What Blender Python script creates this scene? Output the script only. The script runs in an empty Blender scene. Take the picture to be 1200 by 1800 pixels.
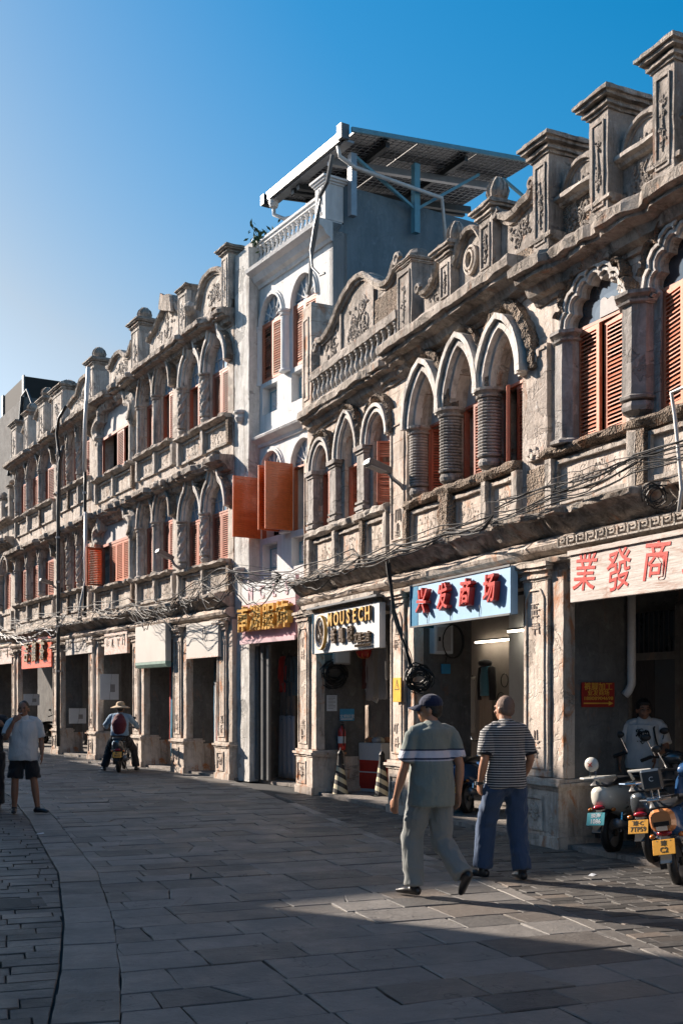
import bpy, bmesh, math, random
from mathutils import Vector, Matrix, noise
from mathutils.geometry import tessellate_polygon
R=math.radians; PI=math.pi
S=bpy.context.scene; COL=S.collection
# ---------------------------------------------------------------- camera, sky, sun, exposure
FP=1950.; CX=600.; HY=1228.; EYE=1.68
cam=bpy.data.cameras.new('camera'); camo=bpy.data.objects.new('camera',cam); COL.objects.link(camo)
camo.location=(0,0,EYE); camo.rotation_euler=(R(90),0,0)
cam.sensor_fit='VERTICAL'; cam.sensor_height=36; cam.lens=FP/1800*36; cam.shift_y=(HY-900)/1800.
cam.clip_start=.1; cam.clip_end=2000; S.camera=camo
SUN_EL=27.; LX,LY=.85,-.53
W_=bpy.data.worlds.new('World'); S.world=W_; W_.use_nodes=True
nt=W_.node_tree; bg=nt.nodes['Background']
sky=nt.nodes.new('ShaderNodeTexSky'); sky.sky_type='NISHITA'; sky.sun_disc=False
sky.sun_elevation=R(SUN_EL); sky.sun_rotation=math.atan2(-LX,-LY); sky.air_density=1.15; sky.dust_density=1.0; sky.ozone_density=3.2
hs=nt.nodes.new('ShaderNodeHueSaturation'); hs.inputs['Saturation'].default_value=1.42; hs.inputs['Hue'].default_value=.484
gm=nt.nodes.new('ShaderNodeGamma'); gm.inputs[1].default_value=1.22
vm=nt.nodes.new('ShaderNodeVectorMath'); vm.operation='SCALE'; vm.inputs['Scale'].default_value=.17
nt.links.new(sky.outputs[0],vm.inputs[0]); nt.links.new(vm.outputs[0],gm.inputs[0]); nt.links.new(gm.outputs[0],hs.inputs['Color'])
bw=nt.nodes.new('ShaderNodeRGBToBW'); mr=nt.nodes.new('ShaderNodeMapRange'); mr.inputs[1].default_value=.17; mr.inputs[2].default_value=.55; mr.inputs[4].default_value=.90
mx=nt.nodes.new('ShaderNodeMix'); mx.data_type='RGBA'; tn=nt.nodes.new('ShaderNodeMix'); tn.data_type='RGBA'; tn.blend_type='MULTIPLY'; tn.inputs[0].default_value=1; tn.inputs[7].default_value=(.86,1.02,1.20,1)
nt.links.new(hs.outputs[0],bw.inputs[0]); nt.links.new(bw.outputs[0],mr.inputs[0]); nt.links.new(bw.outputs[0],tn.inputs[6]); nt.links.new(mr.outputs[0],mx.inputs[0]); nt.links.new(hs.outputs[0],mx.inputs[6]); nt.links.new(tn.outputs[2],mx.inputs[7]); nt.links.new(mx.outputs[2],bg.inputs[0]); bg.inputs[1].default_value=.485
sl=bpy.data.lights.new('sun','SUN'); sl.energy=5.0; sl.angle=R(.5); sl.color=(1,.87,.74)
so=bpy.data.objects.new('sun',sl); COL.objects.link(so)
ce=math.cos(R(SUN_EL)); sd=Vector((LX*ce,LY*ce,-math.sin(R(SUN_EL)))); so.rotation_euler=sd.to_track_quat('-Z','Y').to_euler(); so.location=(-20,20,30)
S.view_settings.view_transform='Standard'; S.view_settings.look='None'; S.view_settings.gamma=1; S.view_settings.exposure=1.25
S.cycles.max_bounces=6; S.cycles.diffuse_bounces=3; S.cycles.glossy_bounces=3; S.cycles.transmission_bounces=4; S.cycles.use_denoising=True
# ---------------------------------------------------------------- frames: a facade plane seen in the photograph
class Fr:
    def __init__(s,px,Z,vp,rec=0):
        s.O=((px-CX)/FP*Z,Z); dx=(vp-CX)/FP; l=math.hypot(dx,1)
        s.u=(-dx/l,-1/l); s.n=(s.u[1],-s.u[0])
        s.O=(s.O[0]-s.n[0]*rec,s.O[1]-s.n[1]*rec); s.ang=math.atan2(s.u[1],s.u[0])
    def P(f,px,py,off=0):
        k=(px-CX)/FP; ox=f.O[0]+off*f.n[0]; oy=f.O[1]+off*f.n[1]
        s=(k*oy-ox)/(f.u[0]-k*f.u[1]); t=oy+s*f.u[1]
        return s,EYE+(HY-py)/FP*t
    def Q(f,s,px,py):   # on the plane perpendicular to the facade at s: depth inwards, height
        k=(px-CX)/FP; ox=f.O[0]+s*f.u[0]; oy=f.O[1]+s*f.u[1]
        d=(ox-k*oy)/(f.n[0]-k*f.n[1]); t=oy-d*f.n[1]
        return d,EYE+(HY-py)/FP*t
    def w(f,s,off,z): return Vector((f.O[0]+s*f.u[0]+off*f.n[0],f.O[1]+s*f.u[1]+off*f.n[1],z))
def G(px,py):
    z=FP*EYE/(py-HY); return Vector(((px-CX)/FP*z,z,0))
FB=Fr(950,12.85,-210); FA=Fr(950,12.85,-330); FL=Fr(398,23.24,-540); FW=Fr(398,23.24,-600,.25)
# ---------------------------------------------------------------- materials
MATS={}
def nm(name): 
    m=bpy.data.materials.new(name); m.use_nodes=True; MATS[name]=m
    return m,m.node_tree,m.node_tree.nodes['Principled BSDF']
def N(t,typ,**k):
    n=t.nodes.new(typ)
    for a,b in k.items():
        if a.startswith('i_'):
            n.inputs[a[2:].replace('_',' ')].default_value=b
        else: setattr(n,a,b)
    return n
def noise_(t,vec,scale,detail=5,rough=.6,dist=0):
    n=N(t,'ShaderNodeTexNoise'); n.inputs['Scale'].default_value=scale; n.inputs['Detail'].default_value=detail; n.inputs['Roughness'].default_value=rough; n.inputs['Distortion'].default_value=dist
    t.links.new(vec,n.inputs['Vector']); return n.outputs['Fac']
def ramp(t,fac,stops):
    n=N(t,'ShaderNodeValToRGB'); e=n.color_ramp.elements
    while len(e)<len(stops): e.new(.5)
    for a,(p,c) in zip(e,stops): a.position=p; a.color=c if len(c)==4 else (*c,1)
    t.links.new(fac,n.inputs[0]); return n.outputs[0]
def mix(t,fac,a,b,typ='MIX'):
    n=N(t,'ShaderNodeMix',data_type='RGBA',blend_type=typ)
    for s,v in ((0,fac),(6,a),(7,b)):
        if hasattr(v,'node'): t.links.new(v,n.inputs[s])
        else: n.inputs[s].default_value=v if s==0 else (*v,1)
    return n.outputs[2]
def mapping(t,vec,scale=(1,1,1),loc=(0,0,0)):
    n=N(t,'ShaderNodeMapping'); n.inputs['Scale'].default_value=scale; n.inputs['Location'].default_value=loc
    t.links.new(vec,n.inputs['Vector']); return n.outputs[0]
def bump(t,b,h,strength,dist=.02,prev=None):
    n=N(t,'ShaderNodeBump'); n.inputs['Strength'].default_value=strength; n.inputs['Distance'].default_value=dist
    t.links.new(h,n.inputs['Height'])
    if prev: t.links.new(prev,n.inputs['Normal'])
    t.links.new(n.outputs[0],b.inputs['Normal']); return n.outputs[0]
def plaster(name,a,b,grime,rust=0.,gr=.5,rough=.5,streak=.5,seed=0,pebble=0.,courses=0.,peel=.5):
    m,t,p=nm(name); tc=N(t,'ShaderNodeTexCoord').outputs['Object']; tc=mapping(t,tc,loc=(seed*7.3,seed*3.1,seed*1.7))
    c=mix(t,ramp(t,noise_(t,tc,1.7,6,.65),[(.35,(0,0,0)),(.65,(1,1,1))]),a,b)
    st=noise_(t,mapping(t,tc,(3.4,3.4,.42)),1.7,7,.72,.35)
    c=mix(t,ramp(t,st,[(.475,(0,0,0)),(.66,(min(1,streak*1.5),)*3)]),c,grime)
    g=noise_(t,tc,4.5,8,.75,.6)
    c=mix(t,ramp(t,g,[(.5-.12*gr,(0,0,0)),(.74,(gr,)*3)]),c,grime)
    lt=noise_(t,mapping(t,tc,(3,3,2),(3,9,1)),3.2,7,.7,.4)
    c=mix(t,ramp(t,lt,[(.56,(0,0,0)),(.68,(.5,)*3)]),c,tuple(min(.62,x*1.35) for x in b))
    pf=None
    if peel>0:
        pn=noise_(t,mapping(t,tc,(1,1,1.2),(11,3,7)),1.25,7,.62,.5); pf=ramp(t,pn,[(.60-.05*peel,(0,0,0)),(.615-.05*peel,(1,1,1))])
        c=mix(t,pf,c,mix(t,noise_(t,tc,30,3),tuple(x*.42 for x in a),tuple(x*.75 for x in b)))
    if rust>0:
        r=noise_(t,mapping(t,tc,(2.2,2.2,1.1),(5,2,8)),1.9,6,.7,.8)
        c=mix(t,ramp(t,r,[(.595-.05*rust,(0,0,0)),(.68,(min(1,rust),)*3)]),c,(.40,.16,.065))
    if courses>0:
        br=N(t,'ShaderNodeTexBrick'); br.inputs['Scale'].default_value=1; br.inputs['Brick Width'].default_value=.62; br.inputs['Row Height'].default_value=courses; br.inputs['Mortar Size'].default_value=.006
        br.inputs['Color1'].default_value=(1,1,1,1); br.inputs['Color2'].default_value=(.93,.92,.9,1); br.inputs['Mortar'].default_value=(.38,.3,.25,1)
        sx=N(t,'ShaderNodeSeparateXYZ'); t.links.new(tc,sx.inputs[0]); cb=N(t,'ShaderNodeCombineXYZ'); t.links.new(sx.outputs[0],cb.inputs[0]); t.links.new(sx.outputs[2],cb.inputs[1])
        t.links.new(cb.outputs[0],br.inputs['Vector'])
        mk=ramp(t,noise_(t,tc,1.1,3),[(.42,(0,0,0)),(.6,(.8,)*3)])
        c=mix(t,mk,c,mix(t,1.,c,br.outputs['Color'],'MULTIPLY'))
    t.links.new(c,p.inputs['Base Color']); p.inputs['Roughness'].default_value=.92; p.inputs['Specular IOR Level'].default_value=.2
    n1=bump(t,p,noise_(t,tc,9,8,.7,.3),rough,.05)
    n1=bump(t,p,noise_(t,tc,55,5,.7),rough*.9,.012,n1)
    cr=N(t,'ShaderNodeTexVoronoi',feature='DISTANCE_TO_EDGE'); cr.inputs['Scale'].default_value=1.3
    wv=N(t,'ShaderNodeVectorMath',operation='ADD'); t.links.new(tc,wv.inputs[0]); nn=N(t,'ShaderNodeTexNoise'); nn.inputs['Scale'].default_value=3; t.links.new(tc,nn.inputs['Vector']); t.links.new(nn.outputs['Color'],wv.inputs[1]); t.links.new(wv.outputs[0],cr.inputs['Vector'])
    n1=bump(t,p,ramp(t,cr.outputs['Distance'],[(0,(0,0,0)),(.02,(1,1,1))]),.5,.012,n1)
    if pf is not None:
        inv=N(t,'ShaderNodeInvert'); t.links.new(pf,inv.inputs['Color']); n1=bump(t,p,inv.outputs[0],.8,.02,n1)
    if pebble>0:
        v=N(t,'ShaderNodeTexVoronoi'); v.inputs['Scale'].default_value=38; t.links.new(tc,v.inputs['Vector'])
        bump(t,p,v.outputs['Distance'],pebble,.04,n1)
    return m
def faded(name,c,c2,rough=.6):
    m,t,p=nm(name); tc=N(t,'ShaderNodeTexCoord').outputs['Object']; oi=N(t,'ShaderNodeObjectInfo'); mp=N(t,'ShaderNodeVectorMath',operation='ADD'); t.links.new(tc,mp.inputs[0]); t.links.new(oi.outputs['Location'],mp.inputs[1])
    o=mix(t,ramp(t,noise_(t,mp.outputs[0],2.6,7,.75,.4),[(.40,(0,0,0)),(.66,(.75,)*3)]),c,c2)
    o=mix(t,ramp(t,noise_(t,mp.outputs[0],14,6,.75),[(.58,(0,0,0)),(.68,(.7,)*3)]),o,tuple(x*.35 for x in c))
    h=N(t,'ShaderNodeHueSaturation'); mr=N(t,'ShaderNodeMapRange'); mr.inputs[3].default_value=.8; mr.inputs[4].default_value=1.15; t.links.new(oi.outputs['Random'],mr.inputs[0]); t.links.new(mr.outputs[0],h.inputs['Value']); t.links.new(o,h.inputs['Color'])
    t.links.new(h.outputs[0],p.inputs['Base Color']); p.inputs['Roughness'].default_value=rough; bump(t,p,noise_(t,tc,40,5,.7),.3,.006); return m
def flat(name,c,rough=.6,var=.12,metal=0,spec=.5,sc=6,coat=0,emit=None,bmp=.15,bs=30,rnd=0):
    m,t,p=nm(name); tc=N(t,'ShaderNodeTexCoord').outputs['Object']
    d=tuple(x*(1-var*2) for x in c)
    o=mix(t,ramp(t,noise_(t,tc,sc,6,.7),[(.35,(0,0,0)),(.7,(1,1,1))]),c,d)
    if rnd:
        oi=N(t,'ShaderNodeObjectInfo'); h=N(t,'ShaderNodeHueSaturation'); mr=N(t,'ShaderNodeMapRange'); mr.inputs[3].default_value=1-rnd; mr.inputs[4].default_value=1+rnd
        t.links.new(oi.outputs['Random'],mr.inputs[0]); t.links.new(mr.outputs[0],h.inputs['Value']); t.links.new(o,h.inputs['Color']); o=h.outputs[0]
    t.links.new(o,p.inputs['Base Color']); p.inputs['Roughness'].default_value=rough; p.inputs['Metallic'].default_value=metal; p.inputs['Specular IOR Level'].default_value=spec
    p.inputs['Coat Weight'].default_value=coat; p.inputs['Coat Roughness'].default_value=.08
    if emit: p.inputs['Emission Color'].default_value=(*c,1); p.inputs['Emission Strength'].default_value=emit
    if bmp: bump(t,p,noise_(t,tc,bs,4),bmp,.01)
    return m
M={}
M['wallA']=plaster('weathered_wall_near',(.47,.40,.35),(.66,.58,.52),(.15,.13,.115),rust=.6,gr=.45,seed=1,courses=.28)
M['wallB']=plaster('weathered_wall_ochre',(.45,.375,.32),(.62,.54,.475),(.14,.12,.105),rust=.8,gr=.45,seed=2,courses=.26)
M['trim']=plaster('weathered_trim',(.37,.33,.295),(.54,.485,.435),(.085,.078,.07),rust=.35,gr=.4,seed=3)
M['cornice']=plaster('weathered_cornice',(.34,.295,.255),(.54,.475,.42),(.06,.053,.047),rust=.5,gr=.65,rough=.9,streak=.5,seed=4)
M['parapet']=plaster('weathered_parapet',(.27,.24,.215),(.45,.40,.36),(.065,.058,.052),rust=.35,gr=.5,rough=.7,streak=.5,seed=5)
M['ring']=plaster('arch_plaster',(.52,.485,.455),(.68,.64,.60),(.15,.14,.13),rust=.1,gr=.4,rough=.35,seed=6,peel=.1)
M['column']=plaster('column_plaster',(.27,.25,.235),(.44,.41,.385),(.075,.07,.065),rust=.2,gr=.5,rough=.4,seed=7)
M['relief']=plaster('relief_plaster',(.40,.345,.30),(.54,.475,.415),(.20,.17,.145),rust=.3,gr=.4,rough=.5,seed=8)
M['pebble']=plaster('exposed_rubble',(.27,.205,.16),(.44,.36,.29),(.085,.07,.057),rust=.6,gr=.8,rough=1.,seed=9,pebble=1.)
M['pillar']=plaster('pillar_plaster',(.48,.40,.34),(.64,.56,.49),(.14,.12,.10),rust=1.,gr=.45,rough=.4,seed=10)
M['row']=plaster('far_row_wall',(.47,.415,.365),(.64,.57,.51),(.13,.115,.10),rust=.45,gr=.4,rough=.7,seed=11,courses=.3)
M['rowtrim']=plaster('far_row_trim',(.42,.375,.335),(.58,.525,.47),(.08,.072,.065),rust=.3,gr=.45,rough=.7,seed=12)
M['white']=plaster('white_wall',(.60,.60,.60),(.68,.68,.68),(.40,.40,.40),rust=.0,gr=.25,rough=.15,streak=.3,seed=13,peel=0)
M['whiteold']=plaster('old_white_pier',(.50,.49,.47),(.62,.61,.59),(.22,.20,.18),rust=.0,gr=.5,rough=.35,streak=.5,seed=14,peel=.3)
M['sidewall']=plaster('grey_side_wall',(.13,.175,.205),(.17,.215,.245),(.085,.115,.135),rust=0,gr=.4,rough=.2,streak=.3,seed=15,peel=0)  # bluish tone of shade put into the white building's side wall colour
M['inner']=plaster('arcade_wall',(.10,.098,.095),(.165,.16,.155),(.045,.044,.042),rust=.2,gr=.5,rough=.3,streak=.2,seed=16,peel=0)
M['darkroom']=flat('dark_room',(.03,.028,.026),.9,bmp=0)  # near-black; puts the dark of unlit rooms and recesses into the colour
M['shop']=flat('shop_plaster',(.34,.30,.27),.85,sc=2)
M['shutter']=faded('orange_shutter_paint',(.54,.13,.05),(.50,.21,.12))
M['shutterB']=faded('brown_shutter_paint',(.40,.10,.05),(.35,.17,.12))
M['shutterV']=flat('varnished_shutter',(.50,.115,.03),.32,var=.2,sc=12,coat=.3)
M['frame']=flat('window_frame_paint',(.40,.13,.065),.6)
M['glass']=flat('dark_window_glass',(.03,.045,.06),.08,var=.3,sc=3,spec=.8,bmp=.05,bs=4)
M['bluegl']=flat('pale_blue_glass',(.28,.42,.55),.12,var=.3,sc=5,spec=.8,bmp=0)
M['tymp']=flat('tympanum_board',(.45,.43,.42),.8,var=.15,sc=4)
M['black']=flat('black_rubber',(.012,.012,.013),.55,bmp=.3)
M['wire']=flat('grey_cable_sheath',(.06,.058,.056),.6,rnd=.3,bmp=0)
M['wireb']=flat('black_cable_sheath',(.012,.012,.012),.55,bmp=0)
M['steel']=flat('galvanised_steel',(.30,.31,.33),.42,metal=.7,sc=8)
M['alu']=flat('grey_metal_fascia',(.13,.135,.14),.45,metal=.3)
M['bluesteel']=flat('blue_painted_steel',(.12,.30,.38),.5)
M['darksteel']=flat('dark_steel',(.05,.055,.06),.5,metal=.4)
M['pv']=flat('solar_cell',(.012,.014,.022),.25,var=.1,spec=.6,bmp=0)
M['pvline']=flat('solar_backsheet_line',(.35,.36,.38),.4,bmp=0)
M['pvc']=flat('white_plastic_pipe',(.62,.60,.58),.4)
M['leaf']=flat('green_leaf',(.05,.10,.035),.6,var=.3)
M['floor']=plaster('arcade_floor',(.22,.20,.18),(.30,.27,.25),(.10,.09,.08),gr=.6,rough=.3,seed=17,peel=0)
# ---------------------------------------------------------------- object helpers
class MB:
    def __init__(s): s.v=[]; s.f=[]
    def add(s,vs,fs):
        o=len(s.v); s.v+= [tuple(v) for v in vs]; s.f+=[tuple(i+o for i in f) for f in fs]; return s
    def box(s,x0,x1,y0,y1,z0,z1):
        return s.add([(x0,y0,z0),(x1,y0,z0),(x1,y1,z0),(x0,y1,z0),(x0,y0,z1),(x1,y0,z1),(x1,y1,z1),(x0,y1,z1)],
          [(0,3,2,1),(4,5,6,7),(0,1,5,4),(1,2,6,5),(2,3,7,6),(3,0,4,7)])
    def loft(s,rings,cap=True,closed=True):
        n=len(rings[0]); vs=[p for r in rings for p in r]; fs=[]
        for i in range(len(rings)-1):
            for j in range(n if closed else n-1):
                k=(j+1)%n; fs.append((i*n+j,i*n+k,(i+1)*n+k,(i+1)*n+j))
        if cap: fs+=[tuple(range(n))[::-1],tuple((len(rings)-1)*n+j for j in range(n))]
        return s.add(vs,fs)
    def lathe(s,cx,cy,prof,n=14,axis='z',rot=0):
        rs=[[ (cx+r*math.cos(a),cy+r*math.sin(a),z) for a in [2*PI*i/n+rot for i in range(n)]] for r,z in prof]
        return s.loft(rs)
    def tube(s,pts,r,n=6,rads=None):
        pts=[Vector(p) for p in pts]; rings=[]; up=Vector((0.03,.02,1)); m=len(pts)
        for i,p in enumerate(pts):
            d=(pts[min(i+1,m-1)]-pts[max(i-1,0)])
            if d.length<1e-6: d=Vector((0,0,1))
            d.normalize(); a=up-d*up.dot(d)
            if a.length<.05: a=Vector((1,0,0))-d*d.x
            a.normalize(); b=d.cross(a); rr=rads[i] if rads else r; up=a
            rings.append([p+a*(rr*math.cos(t))+b*(rr*math.sin(t)) for t in [2*PI*k/n for k in range(n)]])
        return s.loft(rings)
    def beam(s,a,b,w,h=None):
        a=Vector(a); b=Vector(b); h=h or w; d=(b-a).normalized(); up=Vector((0,0,1)) if abs(d.z)<.95 else Vector((1,0,0))
        x=d.cross(up).normalized()*w/2; y=x.cross(d).normalized()*h/2
        return s.loft([[p-x-y,p+x-y,p+x+y,p-x+y] for p in (a,b)])
    def prism(s,poly,y0,y1):   # polygon in (x,z) extruded along y
        n=len(poly); vs=[(x,y0,z) for x,z in poly]+[(x,y1,z) for x,z in poly]
        tr=tessellate_polygon([[Vector((x,z,0)) for x,z in poly]])
        fs=[tuple(t) for t in tr]+[tuple(i+n for i in t[::-1]) for t in tr]+[(i,(i+1)%n,n+(i+1)%n,n+i) for i in range(n)]
        return s.add(vs,fs)
    def sweepx(s,prof,x0,x1,seg=.12,amp=0,seed=0,bites=0):   # closed (y,z) profile swept along x
        k=max(1,int((x1-x0)/seg)); rs=[]
        for i in range(k+1):
            x=x0+(x1-x0)*i/k; r=[]; bt=1.
            if bites and noise.noise(Vector((x*1.9,seed,3.3)))>.22: bt=1-bites*noise.noise(Vector((x*7,seed,1)))-bites*.5
            for j,(y,z) in enumerate(prof):
                q=Vector((x*4.1,j*2.7,seed*5.1)); dy=noise.noise(q)*amp*1.3; dz=noise.noise(q+Vector((9,4,2)))*amp
                yy=y*bt if y<0 else y
                r.append((x,yy+(dy if y<0 else 0),z+dz))
            rs.append(r)
        return s.loft(rs)
    def path2(s,pts,prof,ry=1):   # open (x,z) path swept with profile of (offset along left normal, y)
        m=len(pts); rs=[]
        for i,(x,z) in enumerate(pts):
            a=pts[max(i-1,0)]; b=pts[min(i+1,m-1)]
            d=Vector((b[0]-a[0],b[1]-a[1])); 
            if d.length<1e-7: d=Vector((1,0))
            d.normalize(); nx,nz=-d.y,d.x
            rs.append([(x+nx*o,y,z+nz*o) for o,y in prof])
        return s.loft(rs)
    def build(s,name,mat,parent=None,off=(0,0,0),rough=None,smooth=False,bev=0,label=None,kind=None,remesh=None):
        me=bpy.data.meshes.new(name)
        vs=[(v[0]-off[0],v[1]-off[1],v[2]-off[2]) for v in s.v]
        me.from_pydata(vs,[],s.f); me.validate()
        if rough or bev or smooth is not None:
            bm=bmesh.new(); bm.from_mesh(me)
            bmesh.ops.recalc_face_normals(bm,faces=bm.faces)
            if bev:
                try: bmesh.ops.bevel(bm,geom=[e for e in bm.edges if len(e.link_faces)==2 and e.calc_face_angle(0)>.5],offset=bev,segments=1,affect='EDGES',clamp_overlap=True)
                except Exception: pass
            if rough:
                amp,fq,L=rough; bmesh.ops.triangulate(bm,faces=bm.faces)
                for _ in range(5):
                    es=[e for e in bm.edges if e.calc_length()>L]
                    if not es or len(bm.verts)>40000: break
                    bmesh.ops.subdivide_edges(bm,edges=es,cuts=1); bmesh.ops.triangulate(bm,faces=[f for f in bm.faces if len(f.verts)>3])
                sd_=random.random()*99
                for v in bm.verts:
                    q=v.co*fq+Vector((sd_,0,0)); v.co+=noise.noise_vector(q)*amp+noise.noise_vector(q*3.1)*amp*.5
            bm.to_mesh(me); bm.free()
        if smooth: me.polygons.foreach_set('use_smooth',[True]*len(me.polygons)); me.update()
        if mat is not None: me.materials.append(M[mat] if isinstance(mat,str) else mat)
        o=bpy.data.objects.new(name,me); COL.objects.link(o)
        if parent: o.parent=parent
        if label: o['label']=label
        if kind: o['kind']=kind
        return o
def tag(o,label,cat,group=None):
    o['label']=label; o['category']=cat
    if group: o['group']=group
    return o
def empty(name,loc,rz,label,cat,group=None):
    o=bpy.data.objects.new(name,None); COL.objects.link(o); o.location=loc; o.rotation_euler=(0,0,rz); o.empty_display_size=.2
    if label: tag(o,label,cat,group)
    return o
def inst(name,mesh,parent,loc=(0,0,0),rot=(0,0,0),sc=None):
    o=bpy.data.objects.new(name,mesh); COL.objects.link(o); o.parent=parent; o.location=loc; o.rotation_euler=rot
    if sc: o.scale=sc
    return o
def copy_tree(o,parent=None):
    c=o.copy(); COL.objects.link(c); c.parent=parent
    for ch in o.children: copy_tree(ch,c)
    return c
def curve_plate(outer,holes,y0,y1):
    cu=bpy.data.curves.new('c','CURVE'); cu.dimensions='2D'; cu.fill_mode='BOTH'; cu.extrude=abs(y1-y0)/2
    for poly in [outer]+holes:
        sp=cu.splines.new('POLY'); sp.points.add(len(poly)-1); sp.use_cyclic_u=True
        for p,(x,z) in zip(sp.points,poly): p.co=(x,z,0,1)
    o=bpy.data.objects.new('c',cu); me=bpy.data.meshes.new_from_object(o)
    mb=MB(); ym=(y0+y1)/2; mb.add([(v.co.x,ym-v.co.z,v.co.y) for v in me.vertices],[tuple(p.vertices) for p in me.polygons])
    bpy.data.objects.remove(o); bpy.data.curves.remove(cu); bpy.data.meshes.remove(me); return mb
def text(body,size,mat,parent,loc,rot=(R(90),0,0),ext=.01,name='lettering',off=0,shear=0,sx=1,al='CENTER',bev=0,spc=1):
    cu=bpy.data.curves.new('t','FONT'); cu.body=body; cu.size=size; cu.extrude=ext; cu.align_x=al; cu.align_y='CENTER'; cu.offset=off; cu.shear=shear; cu.bevel_depth=bev; cu.space_character=spc; cu.resolution_u=3
    o=bpy.data.objects.new('t',cu); me=bpy.data.meshes.new_from_object(o); bpy.data.objects.remove(o)
    me.materials.clear(); me.materials.append(M[mat] if isinstance(mat,str) else mat); me.name=name
    o=bpy.data.objects.new(name,me); COL.objects.link(o); o.parent=parent; o.location=loc; o.rotation_euler=rot; o.scale=(sx,1,1)
    return o
# ---------------------------------------------------------------- facade kit
class Bld:
    def __init__(s,F,sL,name,label,cat='building',off=0):
        s.F=F; s.s0=sL; s.root=empty(name,F.w(sL,0,0),F.ang,label,cat); s.off=(sL,0,0); s.holes=[]; s.k=0
    def b(s,mb,name,mat,parent=None,**k):
        if parent is None or parent is s.root: return mb.build(name,mat,s.root,off=s.off,**k)
        return mb.build(name,mat,parent,off=s.off,**k)
def arch(kind,w,h,n=20):
    P=[]; a=w/2
    if kind=='round':
        P=[(-a*math.cos(PI*i/n),h*math.sin(PI*i/n)) for i in range(n+1)]
    elif kind=='pointed':
        hf=[]
        for i in range(n//2+1):
            t=i/(n//2); ang=t*R(62); x=-a+ (1-math.cos(ang))*a/(1-math.cos(R(62))); z=math.sin(ang)/math.sin(R(62))*h; hf.append((x,z))
        P=hf+[(-x,z) for x,z in hf[::-1][1:]]
    elif kind=='ogee':
        hf=[]
        for i in range(n//2+1):
            t=i/(n//2)
            if t<.6: ang=t/.6*R(75); x=-a+(1-math.cos(ang))*a*.78; z=math.sin(ang)*h*.56
            else:
                q=(t-.6)/.4; x0=-a+(1-math.cos(R(75)))*a*.78; z0=math.sin(R(75))*h*.56
                x=x0*(1-q)**.8; z=z0+(h-z0)*(q**1.5)
            hf.append((x,z))
        P=hf+[(-x,z) for x,z in hf[::-1][1:]]
    elif kind=='cusped':
        L=7
        for k in range(L):
            for j in range(5):
                t=(k+j/5)/L; ang=PI*t; q=j/5; r=1+.16*math.sin(PI*q)
                P.append((-a*math.cos(ang)*r*.93,h*math.sin(ang)*r*.93))
        P.append((a*.93,0)); P[0]=(-a*.93,0)
    elif kind=='flat': P=[(-a,0),(-a,h),(a,h),(a,0)]
    return P
RING=[(0,.02),(0,-.05),(.035,-.05),(.035,-.10),(.075,-.10),(.075,-.06),(.10,-.06),(.10,-.13),(.145,-.13),(.145,.02)]
def make_slats(n,w,z0,z1,t=.012,d=.035):
    mb=MB()
    for i in range(n):
        z=z0+(z1-z0)*(i+.5)/n; mb.add([(-w/2,-d*.5,z-.012),(w/2,-d*.5,z-.012),(w/2,d*.5,z+.012),(-w/2,d*.5,z+.012),(-w/2,-d*.5,z-.012+t),(w/2,-d*.5,z-.012+t),(w/2,d*.5,z+.012+t),(-w/2,d*.5,z+.012+t)],[(0,3,2,1),(4,5,6,7),(0,1,5,4),(1,2,6,5),(2,3,7,6),(3,0,4,7)])
    return mb
SLC={}
def shutter(B,s,y,z0,z1,w,ang=0,hinge='L',mat='shutter',nsl=26,single=True,par=None,solid=False,name='shutter'):
    fr=MB(); f=.05 if w>.3 else .035; t=.02; sg=1 if hinge=='L' else -1
    xa,xb=(0,w) if hinge=='L' else (-w,0)
    fr.box(xa,xa+f,-t,t,0,z1-z0).box(xb-f,xb,-t,t,0,z1-z0).box(xa+f,xb-f,-t,t,0,f).box(xa+f,xb-f,-t,t,z1-z0-f,z1-z0)
    if solid: fr.box(xa+f,xb-f,.004,.012,f,z1-z0-f)
    o=fr.build(name,mat,par or B.root); o.location=(s-B.s0,y,z0); o.rotation_euler=(0,R(random.uniform(-.4,.4)),R(-ang*sg))
    iw=w-2*f+.004
    if single:
        key=(round(iw,2),mat)
        if key not in SLC:
            x=make_slats(1,iw,0,0); me=bpy.data.meshes.new('slat'); me.from_pydata(x.v,[],x.f); me.materials.append(M[mat]); SLC[key]=me
        for i in range(nsl):
            z=f+(z1-z0-2*f)*(i+.5)/nsl
            if random.random()<.012: continue
            inst('slat',SLC[key],o,((xa+xb)/2,0,z),(R(random.uniform(-9,9)),0,0))
    else:
        mb=MB(); m=make_slats(nsl,iw,f,z1-z0-f); mb.add([(x+(xa+xb)/2,yy,z) for x,yy,z in m.v],m.f); q=mb.build('slats',mat,o); q['kind']='stuff'
    return o
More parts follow.
